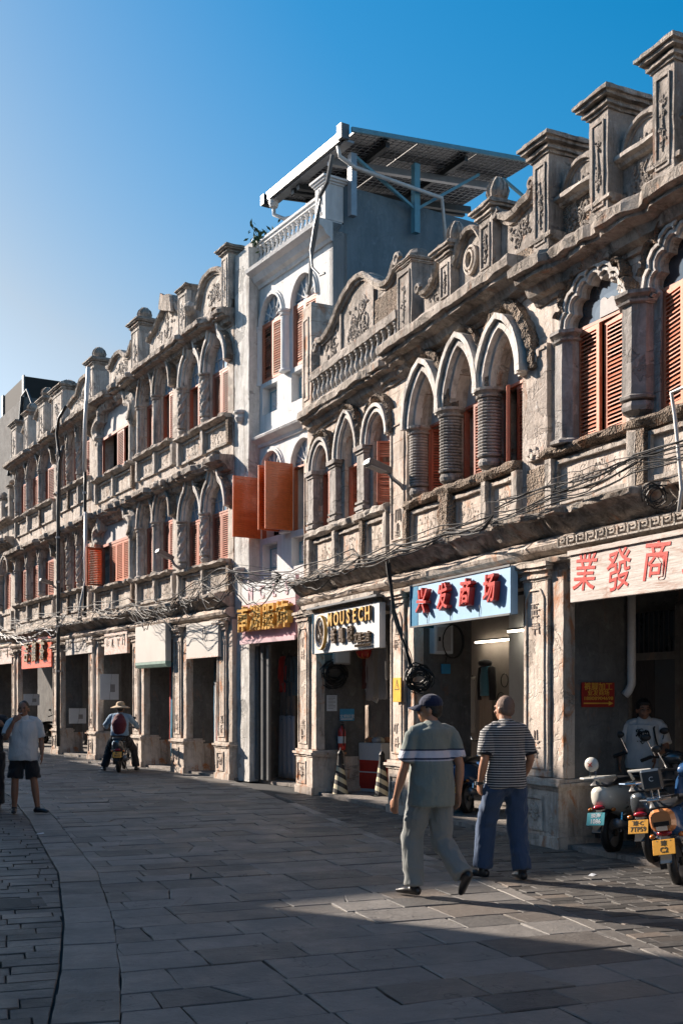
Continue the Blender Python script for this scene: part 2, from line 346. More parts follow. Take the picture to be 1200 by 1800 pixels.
def relief(w,h,seed,dens=1.,r=.012,kind='scroll'):
    rd=random.Random(seed); mb=MB()
    def stroke(pts,rr): mb.tube([(x,0,z) for x,z in pts],rr,5,rads=[rr*(.5+.8*math.sin(PI*min(1,max(0,i/(len(pts)-1))*.9+.05))) for i in range(len(pts))])
    if kind=='scroll':
        for k in range(int(7*dens*max(.5,w/h+h/w)/2)):
            cx=rd.uniform(-.36,.36)*w; cz=rd.uniform(-.36,.36)*h; R0=rd.uniform(.12,.24)*min(w,h); a0=rd.uniform(0,6.28); tr=rd.choice([-1,1])*rd.uniform(3.5,6.5)
            stroke([(cx+R0*(1-t*.8)*math.cos(a0+tr*t),cz+R0*(1-t*.8)*math.sin(a0+tr*t)) for t in [i/11 for i in range(12)]],r)
        for k in range(int(12*dens)):
            cx=rd.uniform(-.42,.42)*w; cz=rd.uniform(-.42,.42)*h; a=rd.uniform(0,6.28); l=rd.uniform(.08,.2)*min(w,h)
            stroke([(cx+l*t*math.cos(a+t),cz+l*t*math.sin(a+t)) for t in (-.5,0,.5)],r*1.5)
        x=0
        stroke([(w*.06*math.sin(t*9+seed),-h*.42+h*.84*t) for t in [i/12 for i in range(13)]],r)
    elif kind=='rays':
        for k in range(7):
            a=PI*(k+.5)/7; stroke([(math.cos(a)*w*q,-h*.5+math.sin(a)*h*q*.85) for q in (.12,.25,.4)],r*1.3)
    elif kind=='bird':
        for k in range(9):
            x0=-w*.38+w*.085*k; stroke([(x0,-h*.18+.02*math.sin(k)),(x0+w*.02,-h*.02+h*.1*math.sin(k*1.3)),(x0+w*.08,h*.12+h*.1*math.sin(k*2))],r*1.2)
        stroke([(-w*.4+w*.8*t,-h*.2-h*.1*math.sin(PI*t)) for t in [i/8 for i in range(9)]],r*1.4)
        for cx in (-.25,.05): stroke([(cx*w+.09*w*math.cos(t),h*.02+.16*h*math.sin(t)) for t in [i*.6 for i in range(10)]],r)
    elif kind=='glyph':
        n=max(1,round(h/w))
        for k in range(n):
            cz=-h/2+h*(k+.5)/n; q=w*.4
            for j in range(6):
                a=rd.uniform(-1,1)*q; b=rd.uniform(-1,1)*q
                if rd.random()<.5: stroke([(-q*rd.uniform(.5,1),cz+a),(q*rd.uniform(.5,1),cz+a)],r)
                else: stroke([(b,cz-q*rd.uniform(.5,1)),(b*.8,cz+q*rd.uniform(.5,1))],r)
    return mb
def add_relief(B,cx,cz,w,h,y,seed,mat='relief',parent=None,dens=1.,r=.012,kind='scroll',name='relief_carving'):
    m=relief(w,h,seed,dens,r,kind); o=m.build(name,mat,parent or B.root); 
    o.location=(cx-(B.s0 if parent is None or parent is B.root else B.s0),y,cz); return o
def column(B,s,z0,z1,r,kind,y=.02,mat='column',pend=True,rings=18):
    H=z1-z0; mb=MB(); cap=.12; pz=.26 if pend else .06
    a=z0+pz; b=z1-cap
    if kind in('ribbed','plain','octagon'):
        prof=[]
        if pend: prof+=[(r*.35,z0),(r*.55,z0+.03),(r*.5,z0+.05),(r*.95,z0+.10),(r*1.02,z0+.14),(r*.9,z0+.19),(r*.6,z0+.2),(r*1.05,z0+.215),(r*1.1,z0+.24),(r*.95,z0+.26)]
        else: prof+=[(r*1.3,z0),(r*1.3,z0+.03),(r,z0+.06)]
        if kind=='ribbed':
            for i in range(rings):
                q=a+(b-a)*i/rings; d=(b-a)/rings
                prof+=[(r*.86,q),(r*1.0,q+d*.2),(r*1.03,q+d*.5),(r*1.0,q+d*.8),(r*.86,q+d*.98)]
        else: prof+=[(r*.97,a),(r*.95,b)]
        prof+=[(r*1.15,b+.01),(r*1.2,b+.03),(r*1.0,b+.045),(r*1.05,b+.06),(r*1.35,b+.085),(r*1.35,z1)]
        mb.lathe(s,y,prof,8 if kind=='octagon' else 16,rot=R(22.5))
    elif kind=='spiral':
        n=20; rs=[]; k=int((b-a)/.03)
        if pend: mb.lathe(s,y,[(r*.4,z0),(r*.8,z0+.06),(r*1.0,z0+.13),(r*.7,z0+.18),(r*1.1,z0+.2),(r*1.1,a)],12)
        else: mb.lathe(s,y,[(r*1.25,z0),(r*1.25,a)],12)
        for i in range(k+1):
            z=a+(b-a)*i/k
            rs.append([(s+r*(1+.13*math.cos(5*(t)-z*26))*math.cos(t),y+r*(1+.13*math.cos(5*t-z*26))*math.sin(t),z) for t in [2*PI*j/n for j in range(n)]])
        mb.loft(rs); mb.lathe(s,y,[(r*1.1,b),(r*1.2,b+.03),(r*1.0,b+.05),(r*1.35,b+.09),(r*1.35,z1)],12)
    elif kind=='square':
        mb.box(s-r,s+r,y-r,y+r,z0+.1,b); mb.box(s-r*1.25,s+r*1.25,y-r*1.25,y+r,z0+.04,z0+.098); mb.box(s-r*1.1,s+r*1.1,y-r*1.1,y+r,z0,z0+.038)
        mb.box(s-r*1.15,s+r*1.15,y-r*1.15,y+r,b+.002,b+.05); mb.box(s-r*1.4,s+r*1.4,y-r*1.4,y+r,b+.052,z1)
        mb.box(s-r*1.2,s+r*1.2,y-r*1.2,y+r,z0+.14,z0+.17)
    return B.b(mb,'column',mat,smooth=False,rough=(.006,5,.2) if kind!='ribbed' else None)
YW=.15
def window(B,s,w,zs,zsp,h,kind='round',ring=1.,rmat='ring',tymp='relief',sh=(('L',0),('R',0)),ztop=None,mat='shutter',nsl=24,single=True,ringP=RING,broken=0,tmat=None,n=20):
    """opening of clear width w centred at s, sill zs, springing zsp, arch rise h"""
    B.k+=1; e=.0015*(B.k%3)
    A=[(s+x,zsp+z) for x,z in arch(kind,w,h,n)]
    B.holes.append([(s-w/2,zs)]+A+[(s+w/2,zs)])
    mb=MB(); pr=[(o*ring,y*ring-e) if o>0 or y<0 else (o,y) for o,y in ringP]
    big=[(s+x,zsp+z) for x,z in arch(kind,w+.002,h+.001,n)]
    mb.path2(big,pr); B.b(mb,'arch_moulding',rmat,rough=(.006,4,.25) if broken else None)
    if broken:   # rough broken hood over the ring
        hood=MB(); g=random.Random(B.k+int(s*10))
        outer=[(s+x*(1+.29*ring/w*1.15),zsp+z*(1+.2*ring/h)) for x,z in arch(kind,w,h,n)][int(n*.12):]
        pp=[(.0,.03),(0,-.12),(.03,-.15),(.09*broken,-.12),(.09*broken,.03)]
        hood.path2(outer,pp); B.b(hood,'broken_hood','pebble',rough=(.03,9,.05))
    zt=ztop if ztop else zsp-.02
    # tympanum above shutters
    y=YW+.02
    tp=MB().prism([(s-w/2-.02,zt)]+[(s-w/2-.02,zsp)]+[(s+x*1.03,zsp+z*1.02) for x,z in arch(kind,w,h,12)]+[(s+w/2+.02,zsp),(s+w/2+.02,zt)],y,y+.03)
    t=B.b(tp,'tympanum',tmat or ('glass' if tymp=='glass' else 'bluegl' if tymp=='blue' else 'tymp'))
    if tymp=='relief': add_relief(B,s,zsp+h*.36,w*.6,h*.62,y-.005,int(s*100),'relief',dens=.7,r=.013)
    if tymp=='blue':
        q=MB(); 
        for k in (-.5,0,.5): q.beam((s+k*w*.4,y-.01,zt),(s+k*w*.9,y-.01,zsp+h*.75),.018)
        q.beam((s-w/2,y-.01,zsp+h*.25),(s+w/2,y-.01,zsp+h*.25),.018); B.b(q,'tracery','tymp')
    fr=MB(); f=.035; fr.box(s-w/2,s-w/2+f,YW-.03,YW+.05,zs,zt).box(s+w/2-f,s+w/2,YW-.03,YW+.05,zs,zt).box(s-w/2+f,s+w/2-f,YW-.03,YW+.05,zt-f,zt)
    B.b(fr,'window_frame','frame' if mat!='shutterB' else 'shutterB')
    for it in sh:
        hg,ang=it[0],it[1]; ww=(w-2*f)/2 if len(it)<3 else it[2]
        xs=s-w/2+f if hg=='L' else s+w/2-f
        if len(it)>3: xs=it[3]
        shutter(B,xs,YW-.005,zs+.02,zt-f-.01,ww-.006,ang,hg,mat,nsl,single)
def spandrel(B,s0,s1,z0,z1,cuts,seed,mat='relief',posts='trim',rub=()):
    """row of recessed carved panels under a sill"""
    e=[s0]+list(cuts)+[s1]
    for i in range(len(e)-1):
        a,b=e[i]+.05,e[i+1]-.05; 
        fr=MB(); f=.045
        fr.box(a,b,-.05,.02,z1-f,z1).box(a,b,-.05,.02,z0,z0+f).box(a,a+f,-.05,.02,z0+f,z1-f).box(b-f,b,-.05,.02,z0+f,z1-f)
        B.b(fr,'panel_frame',posts,rough=(.01,6,.12))
        pl=MB().box(a+f,b-f,.012,.03,z0+f,z1-f); p=B.b(pl,'carved_panel','pebble' if i in rub else mat,rough=(.012,9,.08) if i in rub else None)
        if i not in rub and b-a>.2: add_relief(B,(a+b)/2,(z0+z1)/2,(b-a)*.72,(z1-z0)*.66,.008,seed+i,mat,dens=1.,r=.011)
    for i,x in enumerate(e):
        B.b(MB().box(x-.055,x+.055,-.11,.02,z0-.02,z1+.03),'panel_post','pebble' if (seed+i)%4==1 else posts,rough=(.012,7,.1))
def moulding(B,prof,s0,s1,name,mat,amp=.012,bites=0,seed=1,seg=.08):
    return B.b(MB().sweepx(prof,s0,s1,seg,amp,seed,bites),name,mat)
def cor(p,zt,zb,k=1):   # classical cornice, projection p
    h=zt-zb
    return [(.05,zb),(-.03*k,zb),(-.05*k,zb+h*.12),(-p*.35,zb+h*.2),(-p*.45,zb+h*.42),(-p*.8,zb+h*.5),(-p*.82,zb+h*.62),(-p,zb+h*.66),(-p*1.02,zt-h*.1),(-p*.95,zt),(.05,zt)]
def pillar(B,s0,s1,ztop=3.25,depth=.88,seed=0,mat='pillar',strip=True,dy=0):
    """arcade pier: pedestal, panelled shaft, capital; strip = thin second pilaster to its right"""
    w=s1-s0; sp=s0+w*(.66 if strip else 1.)
    core=MB().box(s0+.03,s1-.03,.0+dy,depth,.0,ztop); p=B.b(core,'pillar','inner' if depth>.5 else mat,rough=(.008,3,.4))
    ped=MB(); ped.box(s0-.03,s1+.03,-.155+dy,depth+.03,0,.13).box(s0-.01,s1+.01,-.13+dy,depth+.01,.132,.66)
    for z,o in ((.66,.02),(.70,.05),(.74,.01)): ped.box(s0-.02-o,s1+.02+o,-.13-o+dy,depth*.5+o,z+.001,z+.039)
    q=B.b(ped,'pedestal',mat,rough=(.012,4,.14))
    fr=MB(); a,b=s0+.06,sp-.03
    fr.box(a,b,-.15+dy,-.13+dy,.54,.58).box(a,b,-.15+dy,-.13+dy,.18,.22).box(a,a+.035,-.15+dy,-.13+dy,.22,.54).box(b-.035,b,-.15+dy,-.13+dy,.22,.54)
    B.b(fr,'pedestal_panel',mat); add_relief(B,(a+b)/2,.38,(b-a)*.6,.2,-.135+dy,seed+5,mat,r=.012)
    sh=MB(); sh.box(s0,sp,-.10+dy,.1+dy,.79,ztop-.22); B.b(sh,'shaft',mat,rough=(.004,4,.15))
    fr=MB(); a,b=s0+.05,sp-.05; za,zb=.9,ztop-.32; f=.022
    fr.box(a,a+f,-.118+dy,-.1+dy,za,zb-.1).box(b-f,b,-.118+dy,-.1+dy,za,zb-.1).box(a,b,-.118+dy,-.1+dy,za-f,za-.002)
    fr.beam((a+f/2,-.109+dy,zb-.1),(a+(b-a)*.22,-.109+dy,zb),f).beam((b-f/2,-.109+dy,zb-.1),(b-(b-a)*.22,-.109+dy,zb),f).box(a+(b-a)*.22,b-(b-a)*.22,-.118+dy,-.1+dy,zb-f/2,zb+f/2)
    B.b(fr,'shaft_moulding',mat)
    add_relief(B,(a+b)/2,zb-.35,(b-a)*.6,.45,-.105+dy,seed+9,mat,r=.013,kind='glyph'); add_relief(B,(a+b)/2,1.15,(b-a)*.6,.4,-.105+dy,seed+11,mat,r=.013,kind='glyph')
    if strip:
        B.b(MB().box(sp+.04,s1,-.06+dy,.1+dy,.79,ztop+.02),'pilaster_strip',mat,rough=(.006,5,.12))
    cp=MB(); z=ztop-.22
    for o,h in ((.01,.03),(.035,.03),(.02,.05),(.06,.04),(.09,.05)):
        cp.box(s0-o,sp+o,-.10-o+dy,.1+dy,z+.001,z+h); z+=h
    B.b(cp,'capital',mat,rough=(.010,6,.12))
    return p
def urn(mb,s,y,z,r,h):
    mb.lathe(s,y,[(r*.5,z),(r*.7,z+h*.06),(r*.45,z+h*.14),(r*.8,z+h*.25),(r,z+h*.42),(r*.9,z+h*.62),(r*.55,z+h*.85),(r*.15,z+h)],12)
    for k in range(10):
        a=2*PI*k/10; mb.tube([(s+r*q*math.cos(a+t),y+r*q*math.sin(a+t),z+h*zz) for q,zz,t in ((.85,.25,0),(1.05,.45,.15),(.9,.68,.3),(.4,.92,.45))],r*.14,4)
def post(B,s0,s1,z0,z1,yd=.34,cap=1,fin=None,panel=True,mat='parapet',y0=-.12,seed=0):
    mb=MB(); c=.05*cap; zc=z1-.22*cap
    mb.box(s0,s1,y0,y0+yd,z0,zc); o=B.b(mb,'parapet_post',mat,rough=(.008,4,.15))
    cp=MB(); z=zc
    for a,h in ((.02,.03),(.05,.03),(.03,.03),(.09,.035),(.12,.03),(.08,.04),(.05,.02)):
        a*=cap; h*=cap; cp.box(s0-a,s1+a,y0-a,y0+yd+a,z+.0008,z+h); z+=h
    B.b(cp,'post_cap','cornice',rough=(.012,6,.1))
    if panel and s1-s0>.2:
        f=.02; a,b=s0+.05,s1-.05; fr=MB(); y=y0
        fr.box(a,a+f,y-.018,y,z0+.12,zc-.1).box(b-f,b,y-.018,y,z0+.12,zc-.1).box(a,b,y-.018,y,z0+.1,z0+.12).box(a,b,y-.018,y,zc-.1,zc-.08)
        B.b(fr,'post_panel',mat); add_relief(B,(a+b)/2,(z0+zc)/2,(b-a)*.55,(zc-z0)*.6,y-.004,seed+3,mat,dens=.7,r=.010)
    if fin:
        f=MB(); urn(f,(s0+s1)/2,y0+yd/2,z1-.01,fin[0],fin[1]); B.b(f,'finial','cornice',rough=(.005,9,.1))
def outline_panel(B,pts,z0,y0=.0,y1=.14,mat='parapet',cop=.06,seed=0,rel=True,copmat='cornice',name='parapet_panel'):
    poly=[(pts[0][0],z0)]+list(pts)+[(pts[-1][0],z0)]
    B.b(MB().prism(poly,y0,y1),name,mat,rough=(.006,5,.2))
    # smooth the path for coping
    q=[]
    for i in range(len(pts)-1):
        for k in range(4): 
            t=k/4; q.append((pts[i][0]*(1-t)+pts[i+1][0]*t,pts[i][1]*(1-t)+pts[i+1][1]*t))
    q.append(pts[-1])
    for _ in range(3): q=[q[0]]+[((q[i-1][0]+2*q[i][0]+q[i+1][0])/4,(q[i-1][1]+2*q[i][1]+q[i+1][1])/4) for i in range(1,len(q)-1)]+[q[-1]]
    B.b(MB().path2(q,[(-cop*.5,y1+.02),(-cop*.5,y0-.04),(0,y0-.05),(0,y0-.10),(cop*.6,y0-.12),(cop,y0-.08),(cop,y1+.03)]),'coping',copmat,rough=(.012,7,.1))
    if rel:
        xs=[p[0] for p in pts]; c=(min(xs)+max(xs))/2; zt=max(p[1] for p in pts); add_relief(B,c,(z0+zt)/2-.03,(max(xs)-min(xs))*.6,(zt-z0)*.6,y0-.004,seed,mat,dens=1.6,r=.013)
def balusters(B,s0,s1,z0,z1,n,mat,y=.06,r=.045):
    mb=MB(); h=z1-z0
    mb.lathe(0,0,[(r,0),(r,h*.08),(r*.5,h*.12),(r*.45,h*.18),(r*.9,h*.3),(r*.95,h*.4),(r*.5,h*.62),(r*.4,h*.74),(r*.7,h*.8),(r*.5,h*.86),(r,h*.92),(r,h)],8)
    o=mb.build('baluster',mat,B.root,smooth=False); me=o.data
    for i in range(n):
        x=s0+(s1-s0)*(i+.5)/n
        q=o if i==0 else inst('baluster',me,B.root)
        q.location=(x-B.s0,y,z0); q.rotation_euler=(0,0,random.random())
def fret(B,s0,s1,z0,z1,y,mat='trim'):
    h=z1-z0; n=int((s1-s0)/(h*1.15)); st=(s1-s0)/n; t=h*.13; mb=MB()
    for i in range(n):
        x=s0+i*st; w=st
        for a,b,c,d in ((0,1,.0,.13),(0,.12,.0,.85),(0,.8,.72,.85),(.68,.8,.32,.85),(.32,.8,.32,.45)):
            mb.box(x+a*w,x+b*w-.001,y-.02,y,z0+c*h,z0+d*h)
    B.b(mb,'fret_band',mat)
# ================================================================ STRUCTURE
random.seed(4)
GR=MB(); GR.add([(-60,-12,-.03),(40,-12,-.03),(40,140,-.03),(-60,140,-.03)],[(0,1,2,3)])
M['joint']=flat('dark_paving_joint',(.035,.035,.036),.9,bmp=.4)
GR.build('ground','joint',kind='structure')
def wallplate(B,s0,s1,z0,z1,mat,name='wall',y1=.3,rough=None):
    m=curve_plate([(s0,z0),(s1,z0),(s1,z1),(s0,z1)],B.holes,0,y1); 
    o=B.b(m,name,mat,rough=rough); B.holes=[]; return o
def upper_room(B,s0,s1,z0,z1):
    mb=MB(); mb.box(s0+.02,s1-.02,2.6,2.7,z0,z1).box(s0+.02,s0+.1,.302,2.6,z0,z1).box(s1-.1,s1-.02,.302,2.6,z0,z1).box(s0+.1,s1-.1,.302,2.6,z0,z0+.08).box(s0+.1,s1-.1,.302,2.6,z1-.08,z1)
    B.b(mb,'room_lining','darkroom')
def roofbox(B,s0,s1,z,d=9,mat='inner',zb=3.6):
    B.b(MB().box(s0+.01,s1-.01,2.72,d,0,z-.1).box(s0+.01,s1-.01,.32,2.71,z-.2,z-.1),'building_body',mat)
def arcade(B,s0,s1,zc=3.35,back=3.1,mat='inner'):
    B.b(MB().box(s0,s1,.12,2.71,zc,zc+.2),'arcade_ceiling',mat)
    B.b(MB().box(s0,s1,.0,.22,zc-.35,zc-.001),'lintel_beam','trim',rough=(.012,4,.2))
def entab(B,s0,s1,seed,zt=3.77,zb=3.22,mat='cornice',p=.40,trim='wallB'):
    moulding(B,[(.05,zb+.28),(-.10,zb+.28),(-.20,zb+.34),(-p*.75,zb+.42),(-p*.85,zt-.1),(-p,zt-.085),(-p*1.02,zt-.03),(-p*.9,zt),(.05,zt)],s0,s1,'ledge_cornice',mat,.02,.35,seed)
    moulding(B,[(.05,zb+.06),(-.04,zb+.06),(-.10,zb+.09),(-.17,zb+.13),(-.20,zb+.18),(-.17,zb+.24),(-.10,zb+.278),(.05,zb+.278)],s0,s1,'architrave_moulding',trim,.012,0,seed+1)
    moulding(B,[(.05,zb-.10),(-.06,zb-.10),(-.08,zb-.03),(-.15,zb-.01),(-.16,zb+.03),(-.10,zb+.058),(.05,zb+.058)],s0,s1,'lower_moulding',mat,.02,.5,seed+2)
# ---- near right building (two big lobed windows)
B1=Bld(FA,-.37,'shophouse','weathered grey shophouse at the right edge with lobed window arches and red-lettered white sign')
B=B1; YW=.05
E1=4.1
for i,(sc,w) in enumerate(((1.05,.86),(2.42,.86))):
    window(B,sc,w,4.5,5.72,.46,'cusped',.85,rmat='ring',tymp='glass',sh=(('L',3,.40),('R',-4,.37)) if i==0 else (('L',14,.40),('R',6,.37)),nsl=25,n=28,broken=.5,ztop=5.76)
    lb=[(sc+.43-.42*t, 5.77+.16*math.sin(PI*t*.5)**.6*(1+.25*abs(math.sin(t*9)))) for t in [k/14 for k in range(15)]][::-1]
    B.b(MB().prism([(sc+.0,5.765)]+[(x,z) for x,z in lb if x>sc+.0][::1]+[(sc+.43,5.765)],YW-.04,YW+.0),'lobed_board','tymp')
window(B,3.75,.7,4.5,5.72,.50,'cusped',1.0,rmat='trim',tymp='glass',nsl=25,ztop=5.76,single=False)
wallplate(B,-.37,E1+.2,3.5,6.45,'wallA')
upper_room(B,-.37,E1+.2,3.72,6.4)
column(B,.53,4.5,5.74,.165,'octagon',y=-.0,pend=False); column(B,1.74,4.48,5.76,.195,'octagon',y=-.03); column(B,3.08,4.48,5.76,.2,'octagon',y=-.03)
B.b(MB().box(-.20,.20,-.06,.01,4.45,5.74),'decorated_pilaster','wallA',rough=(.008,5,.15))
q=MB()
for z,sg in ((5.62,1),(4.56,-1)):
    for k,(dx,dz) in enumerate(((-.16,0),(-.10,.05*sg),(-.04,0),(.02,.05*sg))): q.box(.0+dx,.0+dx+.05,-.085,-.06,z+dz-.05,z+dz+.03)
    q.box(-.17,.17,-.08,-.06,z+.06*sg,z+.06*sg+.03)
B.b(q,'fret_ornament','wallA')
moulding(B,[(.02,4.40),(-.06,4.40),(-.12,4.43),(-.14,4.47),(-.12,4.51),(.2,4.51)],.15,E1,'window_sill','pebble',.03,.3,3)
spandrel(B,.28,1.70,3.86,4.36,[],31,'relief','trim'); spandrel(B,1.82,3.1,3.86,4.36,[],37,'relief','trim',rub=(0,)); spandrel(B,3.2,E1,3.86,4.36,[],39)
for c in [c for c in B.root.children if c.name.startswith('relief_carving')][-3:-2]: pass
add_relief(B,.93,4.1,.9,.34,.004,5,'relief',r=.016,kind='bird')
B.b(MB().box(-.25,.24,-.03,.0,3.8,4.36),'rubble_patch','pebble',rough=(.02,9,.05))
B.b(MB().box(1.6,1.85,-.09,.01,3.8,4.45),'window_pier','wallA',rough=(.006,5,.12))
entab(B,-.40,E1,11)
fret(B,.62,3.6,3.33,3.47,-.21)
moulding(B,cor(.42,6.62,6.22),-.05,E1,'roof_cornice','cornice',.022,.3,21)
B.b(MB().box(-.3,E1,-.06,.2,6.622,6.76),'parapet_plinth','pebble',rough=(.02,6,.08))
for i,s in enumerate((.12,1.14,2.12,3.1)):
    post(B,s,s+.30,6.70,8.02 if i<3 else 7.95,cap=1.1,yd=.42,y0=-.20,seed=i*7)
    moulding(B,cor(.22,6.9,6.74,1),s-.06,s+.36,'post_base','cornice',.015,.2,i+3)
    a=s+.30; b=s+1.02 if i<3 else E1
    if i==3: b=E1
    c=(a+b)/2; r=(b-a)/2
    B.b(MB().box(a,b,.0,.13,6.72,7.22),'parapet_panel','pebble' if i==0 else 'parapet',rough=(.008,8,.08))
    add_relief(B,c,6.98,r*1.5,.36,-.004,60+i,'parapet',dens=2.,r=.011)
    moulding(B,[(.02,7.18),(-.05,7.19),(-.07,7.22),(-.13,7.24),(-.13,7.28),(-.06,7.30),(.02,7.31)],a+.002,b-.002,'panel_moulding','trim',.010,.2,i)
    arcp=[(c-r*math.cos(PI*t/14),7.3+r*.95*math.sin(PI*t/14)) for t in range(15)]
    B.b(MB().prism(arcp,.0,.13),'lunette','parapet',rough=(.004,5,.15))
    B.b(MB().path2(arcp,[(-.10,.14),(-.10,-.02),(-.07,-.02),(-.07,-.06),(-.035,-.06),(-.035,-.03),(0,-.03),(.005,.14)]),'lunette_moulding','parapet')
    add_relief(B,c,7.3+r*.42,r*1.5,r*.8,-.004,70+i,'parapet',r=.012,kind='rays')
pillar(B,-.20,.50,seed=1); arcade(B,.41,E1); pillar(B,3.75,4.4,seed=2)
roofbox(B,-.2,E1,6.5)
# ---- second building (three pointed arches on ribbed columns)
B2=Bld(FB,-4.18,'shophouse','weathered shophouse with three tall pointed window arches on ribbed columns above the light blue sign'); B=B2; YW=.15
WS=[(-2.86,.78,.92),(-1.86,.78,.98),(-.83,.78,.90)]
window(B,-2.76,.70,4.5,5.50,.66,'pointed',1.6,tymp='relief',sh=(('L',-80,.30),('R',-78,.30)),mat='shutterB',nsl=24,ztop=5.55,broken=1)
window(B,-1.72,.70,4.5,5.50,.70,'pointed',1.6,tymp='relief',sh=(('R',12,.30),),mat='shutterB',nsl=24,ztop=5.55,broken=.6)
window(B,-.70,.66,4.5,5.50,.62,'pointed',1.6,tymp='relief',sh=(('L',28,.32),('R',-3,.36)),mat='shutterB',nsl=24,ztop=5.55,broken=1.3)
wallplate(B,-3.74,-.36,3.5,6.6,'wallB'); upper_room(B,-3.74,-.36,3.72,6.5)
for x,r,y in ((-3.20,.14,.03),(-2.16,.15,-.02),(-1.13,.15,-.02)): column(B,x,4.48,5.54,r,'ribbed',y=y,rings=17)
moulding(B,[(.02,4.40),(-.10,4.40),(-.15,4.43),(-.16,4.47),(-.12,4.52),(.2,4.52)],-3.42,-.38,'window_sill','pebble',.035,.3,5)
spandrel(B,-3.40,-.42,3.86,4.36,[-2.2,-1.15],41,'relief','trim')
B.b(MB().box(-2.34,-2.06,-.13,.0,3.8,4.42),'rubble_pier','pebble',rough=(.03,8,.06))
entab(B,-4.2,-.38,13); moulding(B,cor(.42,6.80,6.40),-3.7,-.06,'roof_cornice','cornice',.022,.3,23)
B.b(MB().box(-3.1,-.1,-.05,.2,6.802,6.98),'parapet_plinth','pebble',rough=(.02,6,.08))
outline_panel(B,[(-3.02,7.36),(-2.85,7.30),(-2.62,7.34),(-2.45,7.5),(-2.36,7.72),(-2.30,7.78)],6.98,seed=3)
post(B,-2.30,-1.98,6.92,7.74,cap=.9,fin=(.12,.34),seed=4); post(B,-1.22,-.90,6.92,7.84,cap=.9,fin=(.13,.36),seed=5)
outline_panel(B,[(-1.96,7.36),(-1.9,7.5),(-1.78,7.66),(-1.6,7.72),(-1.42,7.66),(-1.3,7.5),(-1.24,7.36)],6.98,seed=5,rel=False)
q=MB(); ring=[(-1.6+.17*math.cos(2*PI*k/20),7.34+.19*math.sin(2*PI*k/20)) for k in range(21)]
q.path2(ring,[(0,.02),(0,-.05),(.03,-.06),(.03,-.03),(.06,-.03),(.06,-.07),(.09,-.07),(.09,.02)]); B.b(q,'round_moulding','relief')
B.b(MB().prism(ring[:-1],-.012,-.008),'round_recess','darkroom')  # dark disc on the panel face, painted shade of a round hole
outline_panel(B,[(-.88,7.60),(-.78,7.52),(-.6,7.44),(-.42,7.46),(-.25,7.52),(-.1,7.50),(-.02,7.62)],6.98,seed=6,cop=.1)
q=MB(); 
for cx,cz in ((-.86,7.62),(-.04,7.64),(-2.98,7.42)): q.tube([(cx+.07*math.cos(a)*(1-a/9),-.1,cz+.07*math.sin(a)*(1-a/9)) for a in [k*.5 for k in range(14)]],.035,6)
B.b(q,'scroll','parapet')
pillar(B,-3.90,-3.20,seed=3); arcade(B,-3.4,-.37); roofbox(B,-3.74,-.2,6.9)
# ---- third building (narrow, white shop sign)
B3=Bld(FB,-7.6,'shophouse','weathered shophouse with balustraded parapet above the white shop sign, beside the white building'); B=B3; YW=.10
window(B,-6.72,.62,4.62,5.62,.36,'round',1.2,tymp='relief',sh=(('R',8,.26),),mat='shutterB',nsl=24,broken=.6)
window(B,-5.56,.62,4.62,5.62,.56,'pointed',1.2,tymp='blue',sh=(('L',-80,.26),),mat='shutterB',nsl=24,broken=.7,ztop=5.5)
window(B,-4.42,.62,4.62,5.62,.38,'round',1.2,tymp='relief',sh=(('R',70,.28),),mat='shutterB',nsl=24,broken=.7)
wallplate(B,-7.6,-3.74,3.5,6.75,'wallB'); upper_room(B,-7.6,-3.74,3.72,6.5)
for x in (-7.16,-6.13,-4.98): column(B,x,4.60,5.64,.13,'square',y=.02)
moulding(B,[(.02,4.48),(-.10,4.48),(-.15,4.51),(-.16,4.57),(-.12,4.61),(.2,4.61)],-7.4,-4.02,'window_sill','trim',.03,.3,6)
spandrel(B,-7.3,-4.1,3.86,4.44,[-6.13,-4.98],47,'relief','trim',rub=())
for a,b in ((-7.6,-7.44),(-3.98,-3.40)):
    B.b(MB().box(a,b,-.07,.01,3.8,5.95),'decorated_pilaster','wallB',rough=(.008,5,.15))
    fr=MB().box(a+.07,a+.09,-.09,-.07,4.0,5.7).box(b-.09,b-.07,-.09,-.07,4.0,5.7).box(a+.09,b-.09,-.09,-.07,5.68,5.7).box(a+.09,b-.09,-.09,-.07,4.0,4.02); B.b(fr,'pilaster_moulding','wallB')
    add_relief(B,(a+b)/2,4.25,.26,.4,-.074,int(a*9),'relief',kind='glyph',r=.014)
entab(B,-7.66,-4.15,15,p=.36); moulding(B,[(.0,3.12),(-.19,3.12),(-.2,3.2),(-.24,3.23),(-.24,3.30),(.0,3.30)],-7.3,-4.2,'fret_board','trim',.004,0,16); fret(B,-7.2,-4.3,3.135,3.215,-.205)
moulding(B,cor(.30,6.70,6.34),-7.35,-3.3,'roof_cornice','cornice',.022,.3,25)
B.b(MB().box(-7.15,-3.58,-.16,.2,6.702,6.80),'parapet_plinth','cornice',rough=(.015,6,.08))
B.b(MB().box(-7.1,-3.6,-.16,.10,7.20,7.335),'balustrade_rail','parapet',rough=(.014,6,.1)); balusters(B,-7.08,-3.62,6.80,7.20,17,'ring',y=-.09,r=.055)
B.b(MB().box(-7.1,-3.6,.16,.22,6.80,7.20),'balustrade_back','darkroom')  # dark sheet behind the balusters, painted shade of the gaps
outline_panel(B,[(-6.98,7.86),(-6.80,7.80),(-6.55,7.82),(-6.3,7.9),(-6.1,8.06),(-5.85,8.2),(-5.6,8.30),(-5.3,8.36),(-5.0,8.32),(-4.75,8.16),(-4.5,8.0),(-4.25,7.88),(-4.0,7.88),(-3.85,7.98),(-3.72,8.12)],7.33,seed=11,cop=.09,rel=False)
